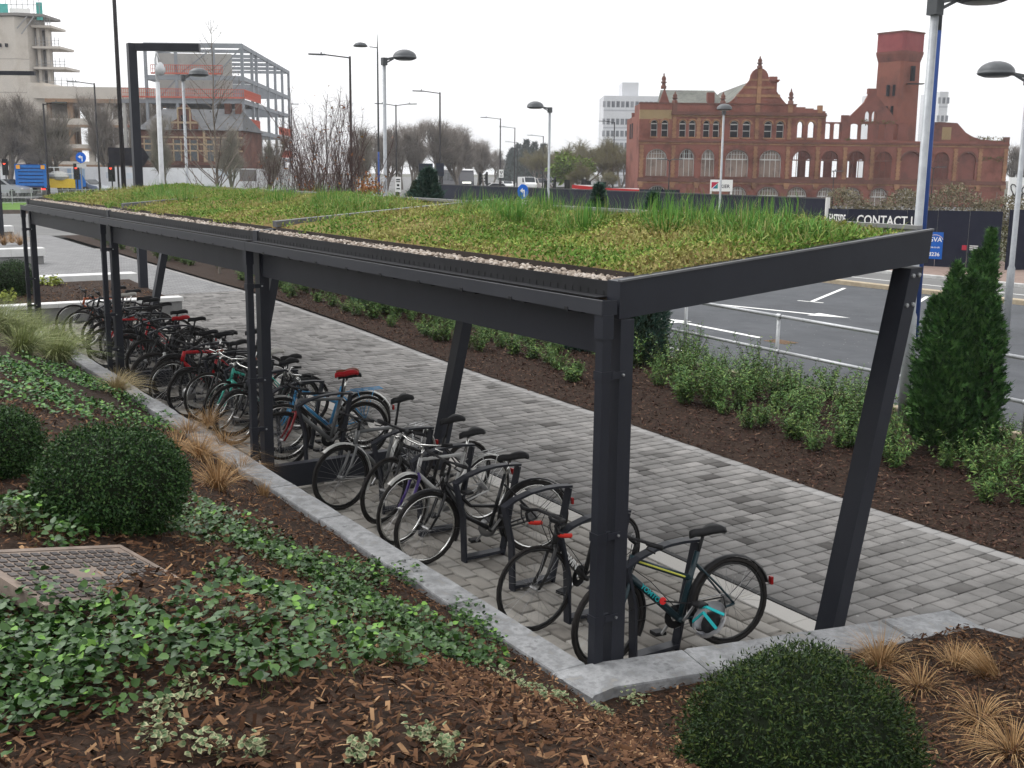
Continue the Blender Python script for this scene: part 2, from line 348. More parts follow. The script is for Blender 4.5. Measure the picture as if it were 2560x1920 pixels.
# beyond the laid pieces the bond is too small to pick apart: relief in the material
def paver_mat():
    m = mat('far_paving', [(.15, .15, .15), (.20, .20, .198)], .8, scale=9, coord='world'); n = m.node_tree.nodes; L = m.node_tree.links
    t = n.new('ShaderNodeTexBrick'); t.inputs['Scale'].default_value = 1; t.inputs['Brick Width'].default_value = .26; t.inputs['Row Height'].default_value = .165; t.inputs['Mortar Size'].default_value = .008
    t.inputs['Color1'].default_value = (.145, .145, .147, 1); t.inputs['Color2'].default_value = (.20, .20, .20, 1); t.inputs['Mortar'].default_value = (.06, .06, .06, 1)
    g = n.new('ShaderNodeNewGeometry'); mp = n.new('ShaderNodeMapping'); mp.inputs['Rotation'].default_value = (0, 0, math.pi / 2); L.new(g.outputs['Position'], mp.inputs[0]); L.new(mp.outputs[0], t.inputs['Vector'])
    b = n['Principled BSDF']; L.new(t.outputs['Color'], b.inputs['Base Color']); return m
b = MB(); xs = list(np.linspace(-23.05, -49.3, 20)); vs = []
for xx in xs: vs += [(xx, -3.1, gz(xx) + .002), (xx, edgeY(xx) - .17, gz(xx) + .002)]
b.add(vs, [(2 * i, 2 * i + 2, 2 * i + 3, 2 * i + 1) for i in range(len(xs) - 1)]); struct(b.build('far_walkway', paver_mat()))
# stand area: pale setts in running bond, long side along the shelter, wide dark joints
srows = []; yy = -.30; k = 0
while yy < 2.16:
    x = 1.2 - (k % 2) * .145
    while x > -18.9:
        srows.append((x - .282, x - .012, yy + .010, min(yy + .152, 2.185) - .007, gz(x) + .001 + random.uniform(-.002, .003))); x -= .292
    yy += .157; k += 1
stand_floor = empty('stand_floor', (0, 0, 0)); stand_floor['kind'] = 'structure'
srows.sort(key=lambda r: (r[0] - 5.1) ** 2 + (r[2] + 4.3) ** 2)
vis = [r for r in srows if r[0] < .3 and r[2] > .1]; hid = [r for r in srows if not (r[0] < .3 and r[2] > .1)]
SPAVE_O = stain(mat('stand_paver_single', SP, .8, src='object', bump=.3, bscale=55))
A, F = paver_arr(hid + vis[280:]); o = np_mesh('sett_field', A, F, SPAVE_I, stand_floor); o['kind'] = 'stuff'
A, F = paver_arr([(-.135, .135, -.0675, .0675, 0)]); sm = None
for r in vis[:280]:
    if abs((r[3] - r[2]) - .145) > .003: r = (r[0], r[1], r[3] - .145, r[3], r[4])
    if sm is None: o = np_mesh('sett', A, F, SPAVE_O, stand_floor); sm = o.data
    else: o = link('sett', sm, stand_floor)
    o.location = ((r[0] + r[1]) / 2, (r[2] + r[3]) / 2, r[4]); o.rotation_euler = (random.uniform(-.006, .006), random.uniform(-.006, .006), random.uniform(-.006, .006))
# pale border flags and the slot drain beside them
PALE = mat('pale_flag', [(.36, .345, .32), (.44, .425, .40)], .8, src='object', bump=.3, coord='obj')
bd = empty('border_strip', (0, 0, 0)); bd['kind'] = 'structure'; me = None
for i in range(32):
    xx = .9 - i * .6
    if me is None:
        b = MB(); b.bbox(-.297, .297, 2.195, 2.405, -.05, .004, .006); o = b.build('border_flag', PALE, bd); me = o.data
    else: o = link('border_flag', me, bd)
    o.location = (xx, 0, gz(xx)); o.rotation_euler = (0, .015 if xx < 0 else 0, 0)
dr = MB()
for i in range(60):
    a = 1.0 - i * .33; dr.bar((a, 2.44, gz(a) - .008), (a - .33, 2.44, gz(a - .33) - .008), .045, .03)
dro = struct(dr.build('slot_drain', mat('drain_iron', [(.03, .03, .03), (.06, .06, .06)], .7, scale=40)))
# ------------------------------------------------------------------ planter walls with granite copings
def slab(b, pts, z0, z1, jag=0.0):                           # slab from a plan polygon, slightly riven top
    n = len(pts); lo = [(x, y, z0) for x, y in pts]; c = np.mean(np.array(pts), 0); z1 = z1 if callable(z1) else (lambda x, y, k=z1: k)
    mid = [(x, y, z1(x, y) - .012) for x, y in pts]; hi = [(x + (c[0] - x) * .02, y + (c[1] - y) * .04, z1(x, y)) for x, y in pts]
    b.add(lo + mid + hi, [(i, (i + 1) % n, n + (i + 1) % n, n + i) for i in range(n)] + [(n + i, n + (i + 1) % n, 2 * n + (i + 1) % n, 2 * n + i) for i in range(n)] + [tuple(2 * n + i for i in range(n))])
WALLC = mat('wall_concrete', [(.16, .16, .16), (.22, .22, .215)], .85, scale=6, coord='world', bump=.2)
pw = empty('planter_wall', (0, -.4, 0), label='low planter wall with riven grey granite coping along the front of the shelter', cat='planter wall')
b = MB(); b.add([(-.02, -.30, -.1), (-19.4, -.30, -.1), (-19.4, -.30, .60), (-.02, -.30, .46), (-.02, -.48, -.1), (-19.4, -.48, -.1), (-19.4, -.48, .60), (-.02, -.48, .46)], [(0, 1, 2, 3), (7, 6, 5, 4), (3, 2, 6, 7), (0, 3, 7, 4), (1, 5, 6, 2)])
b.build('wall', WALLC, pw, loc=(0, .4, 0))
xs = [-.03]; 
for ln in (1.25, .95, 1.3, 1.1, .9, 1.4, 1.2, 1.0, 1.3, 1.1, 1.2, 1.25, 1.1, 1.3, 1.0, 1.2): xs.append(xs[-1] - ln)
for i in range(len(xs) - 1):
    b = MB(); a, c = xs[i] - .004, xs[i + 1] + .004; N = 4; P = [(a + (c - a) * t / N, -.272 + random.uniform(-.006, .006)) for t in range(N + 1)] + [(c + (a - c) * t / N, -.508 + random.uniform(-.008, .008)) for t in range(N + 1)]
    dz = random.uniform(-.004, .004); slab(b, P, .44, lambda x, y: copz(x) + dz); b.build('coping_stone', GRANITE, pw, loc=(0, .4, 0))
# end wall, skewed against the shelter
ew = empty('end_planter_wall', (.3, 0, 0), label='skewed low wall with broad granite coping round the end of the stand area', cat='planter wall')
ed = unit((.236, .972, 0))[:2]; en = np.array([ed[1], -ed[0]])      # along, outwards
def EP(s, n): return tuple(np.array([-.035, -.29]) + ed * s + en * n)
for s0, s1 in ((-.17, .70), (.705, 1.62), (1.625, 2.22), (2.225, 2.80)):
    b = MB(); N = 4; P = [EP(s0 + (s1 - s0) * t / N, random.uniform(-.006, .006)) for t in range(N + 1)] + [EP(s1 + (s0 - s1) * t / N, .345 + random.uniform(-.008, .008)) for t in range(N + 1)]
    if s0 < 0: P[0] = (-.05, -.515); P[-1] = (.335, -.505)
    dz = random.uniform(-.003, .003); slab(b, P, .425, .5 + dz); b.build('coping_stone', GRANITE, ew, loc=(-.3, 0, 0))
b = MB(); b.prism([(*EP(0.02, .03), -.1), (*EP(2.75, .03), -.1), (*EP(2.75, .31), -.1), (*EP(0.02, .31), -.1)], (0, 0, .526)); b.build('wall', WALLC, ew, loc=(-.3, 0, 0))
rw = empty('return_planter_wall', (1.5, 2.3, 0), label='granite coped wall running on from the end wall beside the walkway', cat='planter wall')
for a, c in ((.93, 1.75), (1.755, 2.6), (2.605, 3.35)):
    b = MB(); slab(b, [(a, 2.20), ((a + c) / 2, 2.195), (c, 2.2), (c, 2.44), ((a + c) / 2, 2.446), (a, 2.44)], .40, .475); b.build('coping_stone', GRANITE, rw, loc=(-1.5, -2.3, 0))
b = MB(); b.box(.60, 3.3, 2.22, 2.42, -.1, .41); b.build('wall', WALLC, rw, loc=(-1.5, -2.3, 0))
# ------------------------------------------------------------------ bike shelter
BAY = 5.81; NF = 4; XS = [-BAY * k for k in range(NF)]
sh = empty('bike_shelter', (0, 0, 0), label='long anthracite steel cycle shelter with leaning rear legs and planted roof', cat='shelter')
def beamz(y): return 2.864 + (y + .115) * .0852               # top of the sloping frames
BOLT = mat('bolt', [(.35, .36, .37)], .35, .8)
for k, X in enumerate(XS):
    g = gz(X)
    b = MB(); b.bbox(X - .125, X, -.10, 0, g - .03, 2.64, .004); po = b.build('post', ANTH, sh)
    b = MB(); b.box(X - .07, X - .002, -.232, -.168, g - .02, 2.668); dp = b.build('downpipe', ANTH, sh)
    b = MB(); b.box(X - .078, X + .006, -.240, -.160, 2.53, 2.672); b.build('pipe_outlet', ANTH, dp)
    for z in (2.28, 1.28 + g * .3, .75 + g * .4):
        b = MB(); b.box(X - .076, X + .004, -.238, -.162, z, z + .055); b.box(X - .05, X - .03, -.162, -.102, z + .01, z + .045); b.box(X + .0005, X + .006, -.16, -.06, z + .008, z + .05); b.build('pipe_clip', ANTH, dp)
        b = MB(); b.lathe([(.0, .012), (.009, .010), (.009, 0)], (X + .006, -.08, z + .028), 8, (1, 0, 0)); b.build('bolt', BOLT, dp)
    # sloping roof beam
    b = MB(); y0, y1 = -.115, 2.76
    b.add([(X - .12, y0, beamz(y0) - .222), (X, y0, beamz(y0) - .222), (X, y0, beamz(y0)), (X - .12, y0, beamz(y0)), (X - .12, y1 - .03, beamz(y1) - .235), (X, y1 - .03, beamz(y1) - .235), (X, y1, beamz(y1)), (X - .12, y1, beamz(y1))],
          [(0, 1, 2, 3), (7, 6, 5, 4), (1, 5, 6, 2), (0, 3, 7, 4), (2, 6, 7, 3), (0, 4, 5, 1)])
    rb = b.build('roof_beam', ANTH, sh)
    if k in (0, 3):                                           # folded capping on end beams' outer top edge, its grey paled for reflected sky
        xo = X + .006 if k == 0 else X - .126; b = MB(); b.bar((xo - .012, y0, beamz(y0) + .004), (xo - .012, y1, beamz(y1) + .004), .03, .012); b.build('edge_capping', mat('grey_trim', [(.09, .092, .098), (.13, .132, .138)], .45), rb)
    # leaning rear leg
    zt = 2.845; f = lambda z: 2.051 + .2218 * z
    b = MB(); w = .132
    b.add([(X - .16, f(g - .03) - w, g - .03), (X - .002, f(g - .03) - w, g - .03), (X - .002, f(g - .03), g - .03), (X - .16, f(g - .03), g - .03), (X - .16, f(zt) - w, zt - .008), (X - .002, f(zt) - w, zt - .008), (X - .002, f(zt), zt), (X - .16, f(zt), zt)],
          [(3, 2, 1, 0), (4, 5, 6, 7), (0, 1, 5, 4), (1, 2, 6, 5), (2, 3, 7, 6), (3, 0, 4, 7)])
    lg = b.build('rear_leg', ANTH, sh)
    for z in (2.79, 2.58):
        for dy in (-.098, -.032):
            b = MB(); b.lathe([(0, .014), (.016, .012), (.017, 0)], (X - .002, f(z) + dy, z - (.004 if dy < -.05 else 0)), 8, (1, 0, 0)); b.build('bolt', BOLT, lg)
    if k in (1, 2): b = MB(); b.box(X - .115, X - .01, .004, 2.051 - w + .03, g + .05, g + .30); b.build('base_beam', ANTH, sh)
for k in range(NF - 1):
    X0, X1 = XS[k], XS[k + 1]
    b = MB(); b.box(X1 + .001, X0 - .126, -.075, -.025, 2.405, 2.70); b.build('front_beam', ANTH, sh)
    b = MB(); b.box(X1 + .003, X0 - .123, 2.64, 2.70, 2.88, 3.06); b.build('rear_beam', ANTH, sh)
    # gutter trough, one length a bay
    b = MB(); a, c = (X0 + .0 if k == 0 else X0 - .003), X1 - (.02 if k == 2 else -.003)
    b.prism([(a, -.245, 2.672), (a, -.137, 2.672), (a, -.137, 2.748), (a, -.141, 2.748), (a, -.141, 2.678), (a, -.240, 2.678), (a, -.240, 2.755), (a, -.245, 2.755)], (c - a, 0, 0))
    gt = b.build('gutter', mat('gutter_paint', [(.026, .028, .034), (.034, .036, .043)], .42, scale=2, spec=.25), sh)
    b = MB(); b.bar((a, -.2425, 2.7575), (c, -.2425, 2.7575), .007, .005); b.build('gutter_lip_highlight', mat('grey_trim', [(.09, .092, .098), (.13, .132, .138)], .45), gt)  # lip bar coloured paler than the gutter to paint in its lit top edge
    b = MB(); 
    if k == 0: b.box(-.004, .003, -.246, -.136, 2.671, 2.756); b.build('gutter_end', ANTH, gt)
    for i in range(9):
        xx = X0 - .35 - i * .62
        b = MB(); b.box(xx - .018, xx + .018, -.2485, -.1365, 2.664, 2.690); b.box(xx - .006, xx + .006, -.136, -.0755, 2.64, 2.70); b.build('gutter_bracket', ANTHD, gt)
    # slotted upright trim, drip ledge and inner angle holding the pebble strip
    b = MB(); a, c = X0 - .125, X1 + .004
    b.box(c, a, -.105, -.099, 2.764, 2.856); b.box(c, a, -.19, -.105, 2.760, 2.766)
    tr = b.build('pebble_trim', ANTHD, sh)
    SLOT = mat('slot_light', [(.30, .29, .28), (.42, .40, .38)], .8, scale=40)
    b = MB()
    n = 72
    for i in range(n):
        xx = a - (i + .5) * (a - c) / n; b.box(xx - .003, xx + .003, -.1075, -.1052, 2.768, 2.80)
    b.build('drain_slots', SLOT if False else BLACK, tr)['kind'] = 'stuff'
    b = MB(); b.box(c, a, .088, .093, 2.79, 2.897); b.build('inner_angle', mat('brown_trim', [(.025, .02, .018), (.045, .035, .03)], .6), sh)
    b = MB(); b.add([(c, -.1, 2.768), (a, -.1, 2.768), (a, 2.70, beamz(2.7) - .055), (c, 2.70, beamz(2.7) - .055), (c, -.1, 2.738), (a, -.1, 2.738), (a, 2.70, beamz(2.7) - .10), (c, 2.70, beamz(2.7) - .10)], [(0, 1, 2, 3), (7, 6, 5, 4), (0, 4, 5, 1), (2, 6, 7, 3), (1, 5, 6, 2), (3, 7, 4, 0)])
    b.build('roof_deck', mat('substrate', [(.10, .065, .04), (.17, .12, .08)], .95, scale=20), sh)
    b = MB(); b.bar((X0 - .11, 2.755, beamz(2.755) + .012), (X1, 2.755, beamz(2.755) + .012), .06, .03); b.bar((X0 - .12, 2.765, 3.03), (X1, 2.765, 3.03), .012, .17); b.build('rear_trim', mat('pale_trim', [(.20, .20, .205), (.27, .27, .275)], .4, .4), sh)
for X in XS[1:3]:
    b = MB(); y0, y1 = .1, 2.74; b.bar((X - .06, y0, beamz(y0) + .045), (X - .06, y1, beamz(y1) + .03), .10, .06); b.build('divider_trim', mat('grey_trim', [(.09, .092, .098), (.13, .132, .138)], .45), sh)
# pebbles
N = 5200; px = rng.uniform(-17.3, -.14, N); py = rng.uniform(-.085, .08, N)
PEB = ([(-.5, -.15, 0), (-.2, -.42, 0), (.3, -.36, 0), (.5, .1, 0), (.2, .42, 0), (-.3, .38, 0), (-.22, -.1, .34), (.2, -.14, .36), (.1, .2, .34)],
       [(0, 1, 6), (1, 7, 6), (1, 2, 7), (2, 3, 7), (3, 8, 7), (3, 4, 8), (4, 5, 8), (5, 6, 8), (5, 0, 6), (6, 7, 8)])
d = rdir(N); d[:, 2] *= .2; u = np.tile([0, 0, 1.0], (N, 1)) + rng.normal(size=(N, 3)) * .2
sz = rng.uniform(.025, .048, N)
o = scatter('pebble_fill', *PEB, np.stack([px, py, 2.836 + rng.uniform(0, .026, N)], 1), d, u, np.stack([sz, sz * rng.uniform(.8, 1.1, N), sz * .9], 1),
            mat('pebble', [(.07, .055, .045), (.18, .145, .115), (.28, .235, .195), (.40, .36, .32), (.22, .18, .145)], .8, src='island'), sh); o['kind'] = 'stuff'
b = MB(); b.box(-17.38, -.13, -.095, .085, 2.78, 2.842); b.build('pebble_bed', mat('pebble_base', [(.06, .05, .04), (.2, .16, .13)], .9, scale=60, detail=2), sh)
# roof planting: low sedum mat with taller grass in drifts
def hill(x, y): return .03 + .045 * np.sin(1.3 * x + .7) * np.sin(2.1 * y + x * .4) + .02 * np.sin(3.7 * x + 2 * y)
def roofz(x, y): return 2.864 + (y + .115) * .0852 - .005 + np.maximum(hill(x, y), -.005) * np.clip((y - .05) * 3, .2, 1) * np.clip((-.115 - x) * 5, 0, 1) - .055 * np.clip((y - 1.9) / .7, 0, 1)
nx_, ny_ = 120, 20; gx = np.linspace(-.115, -17.3, nx_); gy = np.linspace(.095, 2.72, ny_); GX, GY = np.meshgrid(gx, gy, indexing='ij')
VZ = np.stack([GX, GY, roofz(GX, GY)], -1).reshape(-1, 3)
FF = np.array([(i * ny_ + j, i * ny_ + j + 1, (i + 1) * ny_ + j + 1, (i + 1) * ny_ + j) for i in range(nx_ - 1) for j in range(ny_ - 1)])
o = np_mesh('sedum_mat', VZ, FF, mat('sedum_ground', [(.07, .075, .02), (.16, .155, .04), (.20, .13, .06), (.10, .12, .025)], .95, scale=3.5, bump=.8, bscale=45, bdist=.03, coord='world'), sh)
def fade(x, y):                                               # sparse soil patch at the bay joint
    return (1 - np.exp(-(((x + 5.55) / .5) ** 2 + ((y - .28) / .22) ** 2)) * .95) * (1 - .75 * np.exp(-(((x + 4.1) / .5) ** 2 + ((y - .9) / .3) ** 2))) * (1 - .7 * np.exp(-(((x + 10.6) / .7) ** 2 + ((y - .7) / .25) ** 2))) * (1 - .6 * np.exp(-(((x + 1.2) / .3) ** 2 + ((y - .75) / .2) ** 2))) * (1 - .97 * ((np.abs(x + 5.87) < .11) | ((np.abs(x + 11.68) < .10) & (y < 1.2))))
def grassiness(x, y):
    v = np.sin(.9 * x + .5) * .5 + .6 * np.sin(1.9 * x + 1.6 * y) + .5 * np.sin(3.1 * x - 2.2 * y + 1) + (y - 1.1) * .35
    for cx, cy, sx, sy, k in ((-2.2, 1.9, 1.5, .55, 1.3), (-3.6, 1.5, .8, .5, .8), (-8.4, 1.5, 1.3, .7, 1.1), (-12.2, 1.0, 1.0, .6, .9), (-5.3, 2.1, .35, .3, 1.2), (-15.2, 1.2, .9, .7, .7), (-9.4, 2.2, 1.2, .3, .8)): v = v * .93 + k * np.exp(-((x - cx) / sx) ** 2 - ((y - cy) / sy) ** 2)
    return v
N = 86000; px = -.10 - (17.15) * rng.uniform(0, 1, N) ** 1.25; py = rng.uniform(.02, 2.72, N); spill = (np.sin(2.3 * px) + np.sin(5.1 * px + 1) > .55) & (px < -5)
keep = (rng.uniform(0, 1, N) < fade(px, py)) & ((py > .10) | spill); px, py = px[keep], py[keep]; n = len(px)
P = np.stack([px, py, roofz(px, py) + rng.uniform(-.01, .045, n)], 1); d = rdir(n); d[:, 2] = np.abs(d[:, 2]) * .8 + .2
s_ = rng.uniform(.018, .042, n)
yel = np.clip((np.sin(1.7 * px + 3 * py) + np.sin(3.3 * px - 1.1 * py + 2) + rng.normal(size=n) * .8) * .5 + .5, 0, 1)
mi = np.where(yel > .86, 0, np.where(yel > .42, 1, 2))
SED = [mat('sedum_yellow', [(.20, .20, .06), (.30, .28, .10), (.24, .19, .08)], .8, src='island'), mat('sedum_lime', [(.16, .235, .042), (.27, .35, .075), (.31, .30, .10), (.19, .27, .05)], .8, src='island'), mat('sedum_green', [(.06, .13, .02), (.11, .21, .035), (.16, .22, .05)], .8, src='island')]
o = scatter('sedum_leaves', *LEAF, P, d, rdir(n), np.stack([s_, s_ * .5, s_], 1), SED, sh, mi); o['kind'] = 'stuff'
N = 60000; px = -.14 - 17.15 * rng.uniform(0, 1, N) ** 1.2; py = rng.uniform(.12, 2.70, N); gv = grassiness(px, py)
keep = rng.uniform(0, 1, N) < np.clip(.22 + .45 * (gv - .35), .10, .95) * fade(px, py) * np.clip((2.75 - py) * 1.6 + .12, .12, 1); px, py, gv = px[keep], py[keep], gv[keep]; n = len(px)
hh = (.08 + .085 * np.clip(gv, 0, 2.0)) * rng.uniform(.6, 1.25, n)
d = np.stack([rng.normal(size=n) * .45, rng.normal(size=n) * .45, np.ones(n)], 1); ups = np.stack([rng.normal(size=n), rng.normal(size=n), np.zeros(n)], 1)
mi = np.where(gv + rng.normal(size=n) * .45 > .75, 0, 1)
GBL = [mat('grass_blade', [(.05, .135, .024), (.095, .225, .042), (.15, .30, .06)], .6, src='island'), mat('grass_blade_dry', [(.15, .20, .045), (.22, .26, .07), (.29, .26, .12)], .7, src='island')]
A = scatter_arr(BLADE[0], np.stack([px, py, roofz(px, py) - .01], 1), d, ups, np.stack([hh, np.full(n, .0075) * rng.uniform(.7, 1.3, n), hh * 2.2], 1))
tf = np.array([(0, 1, 2), (0, 2, 3), (3, 2, 4), (3, 4, 5), (5, 4, 6)])
o = np_mesh('grass_blades', A, (tf[None] + (np.arange(n) * 7)[:, None, None]).reshape(-1, 3), GBL, sh, np.repeat(mi, 5)); o['kind'] = 'stuff'
# big tussocks that stand above the mat
tp = [(-.9, 1.8), (-1.1, 2.25), (-2.0, 2.3), (-2.5, 1.5), (-3.9, 2.1), (-2.2, 2.1), (-1.3, 1.95), (-2.9, 1.9), (-1.75, 1.75), (-5.2, 2.15), (-8.3, 1.8), (-9.2, 1.5), (-11.3, .9), (-14.2, 1.4), (-3.4, 1.4)]
for tx, ty in tp:
    n = random.randint(90, 130); a = rng.uniform(0, 2 * math.pi, n); rr = rng.uniform(0, .22, n)
    px = tx + rr * np.cos(a); py = ty + rr * np.sin(a) * .8; hh = rng.uniform(.14, .30, n); sp = rng.uniform(.2, 1.0, n)
    d = np.stack([np.cos(a) * sp, np.sin(a) * sp, np.ones(n)], 1); ups = np.stack([-np.cos(a), -np.sin(a), np.zeros(n)], 1)
    A = scatter_arr(BLADE[0], np.stack([px, py, roofz(px, py) - .01], 1), d, -ups, np.stack([hh, np.full(n, .009), hh * 2.0], 1))
    o = np_mesh('grass_tussock', A, (tf[None] + (np.arange(n) * 7)[:, None, None]).reshape(-1, 3), GBL, sh, np.repeat((rng.uniform(0, 1, n) > .85).astype(int), 5)); o['kind'] = 'stuff'
# ------------------------------------------------------------------ cycle stands
STANDX = [-.72, -1.52, -2.30, -3.08, -3.88, -4.68, -6.58, -7.38, -8.18, -8.98, -9.78, -10.58, -12.4, -13.2, -14.0, -14.8, -15.6, -16.4]
def band(pts, w, t, closed=False):                           # flat bar bent along a path in the y-z plane, w wide along x
    b = MB(); P = [np.array(p, float) for p in pts]; n = len(P); L = []
    for i in range(n):
        a = P[i - 1] if (closed or i > 0) else P[i]; c = P[(i + 1) % n] if (closed or i < n - 1) else P[i]
        d = unit(c - a); nn = np.array([-d[1], d[0]]); L.append((P[i] + nn * t / 2, P[i] - nn * t / 2))
    vs = []
    for o_, i_ in L: vs += [(-w / 2, *o_), (w / 2, *o_), (w / 2, *i_), (-w / 2, *i_)]
    fs = []
    for i in range(n if closed else n - 1):
        k = (i + 1) % n
        for j in range(4): fs.append((i * 4 + j, k * 4 + j, k * 4 + (j + 1) % 4, i * 4 + (j + 1) % 4))
    if not closed: fs += [(0, 1, 2, 3), tuple((n - 1) * 4 + j for j in (3, 2, 1, 0))]
    b.add(vs, fs); return b
st0 = empty('bike_stand', (STANDX[0], 0, gz(STANDX[0])))
band([(.585, .735), (.70, .79), (.85, .828), (1.0, .842), (1.12, .84), (1.27, .825)], .075, .02).build('top_rail', ANTH, st0)
band([(.60, .73), (.675, .42), (.69, .0)], .075, .022).build('leg', ANTH, st0)
band([(1.255, .81), (1.17, .42), (1.09, .0)], .075, .022).build('leg', ANTH, st0)
band([(.69, .04), (1.095, .04)], .09, .028).build('foot_rail', ANTH, st0)
def st_label(i):
    if i == 0: return 'arched anthracite bike stand that the dark teal bicycle is locked to'
    if i == 1: return 'arched anthracite bike stand beside the black road bicycle with red bar tape'
    if i == 3: return 'arched anthracite bike stand beside the black step-through bicycle'
    if i == 5: return 'arched anthracite bike stand beside the grey hybrid bicycle with a chrome mudguard'
    if i < 6: return 'arched anthracite bike stand in the shelter bay by the skewed end wall'
    if i < 12: return 'arched anthracite bike stand in the middle bay of the cycle shelter'
    return 'arched anthracite bike stand in the far bay among the crowded bicycles'
for i, X in enumerate(STANDX):
    o = st0 if i == 0 else copy_tree(st0)
    o.location = (X, 0, gz(X)); tag(o, st_label(i), 'bike stand', 'bike stands under the shelter')
# ------------------------------------------------------------------ bicycles (local: rear contact at origin, x forward)
WR = .34
def ring(b, c, R, r, n=28, m=6):
    b.tube([(c[0] + R * math.cos(2 * math.pi * i / n), c[1], c[2] + R * math.sin(2 * math.pi * i / n)) for i in range(n)], r, m, closed=True)
WM = {}
def wheel_meshes(tw, rimmat):
    k = (tw, rimmat.name)
    if k not in WM:
        b = MB(); ring(b, (0, 0, 0), WR - tw, tw); t = b.build('tyre', RUBBER, smooth=True)
        b = MB(); ring(b, (0, 0, 0), WR - 2 * tw - .008, .011, 28, 5); r = b.build('rim', rimmat, smooth=True)
        b = MB(); R = WR - 2 * tw - .012
        for i in range(28):
            a = 2 * math.pi * i / 28; s = 1 if i % 2 else -1; h = a + (.9 if i % 4 < 2 else -.9)
            b.tube([(.02 * math.cos(h), s * .028, .02 * math.sin(h)), (R * math.cos(a), 0, R * math.sin(a))], .0013, 3, cap=False)
        b.tube([(0, -.045, 0), (0, .045, 0)], .017, 8); b.tube([(0, -.07, 0), (0, .07, 0)], .006, 6)
        s_ = b.build('spokes', SPOKE)
        WM[k] = [o.data for o in (t, r, s_)]
        for o in (t, r, s_): bpy.data.objects.remove(o)
    return WM[k]
SPOKE = mat('spoke', [(.30, .30, .30)], .4, .8)
CHROME = mat('chrome', [(.62, .62, .60)], .2, .95)
RIMB = mat('black_rim', [(.03, .03, .03)], .4, .3)
def paint(name, c, r=.35): return mat('paint_' + name, [c, tuple(x * .85 for x in c)], r, coat=.3, scale=4)
SADB = mat('saddle_black', [(.018, .018, .019), (.028, .028, .029)], .55, scale=14, bump=.2)
def saddle_mesh(b, x, z, L=.26, W=.15, col=None):
    prof = [(-.5, .9, 0), (-.38, 1.0, .012), (-.15, .72, .008), (.1, .34, -.006), (.35, .24, -.002), (.5, .16, -.012)]
    vs = []; 
    for t, wv, dz in prof:
        hw = W * wv / 2; xx = x + t * L
        vs += [(xx, -hw, z + dz - .022), (xx, -hw * .8, z + dz + .008), (xx, 0, z + dz + .014), (xx, hw * .8, z + dz + .008), (xx, hw, z + dz - .022), (xx, hw * .6, z + dz - .045), (xx, -hw * .6, z + dz - .045)]
    m = 7; fs = [(i * m + j, i * m + (j + 1) % m, (i + 1) * m + (j + 1) % m, (i + 1) * m + j) for i in range(len(prof) - 1) for j in range(m)] + [tuple(range(m))[::-1], tuple((len(prof) - 1) * m + j for j in range(m))]
    b.add(vs, fs)
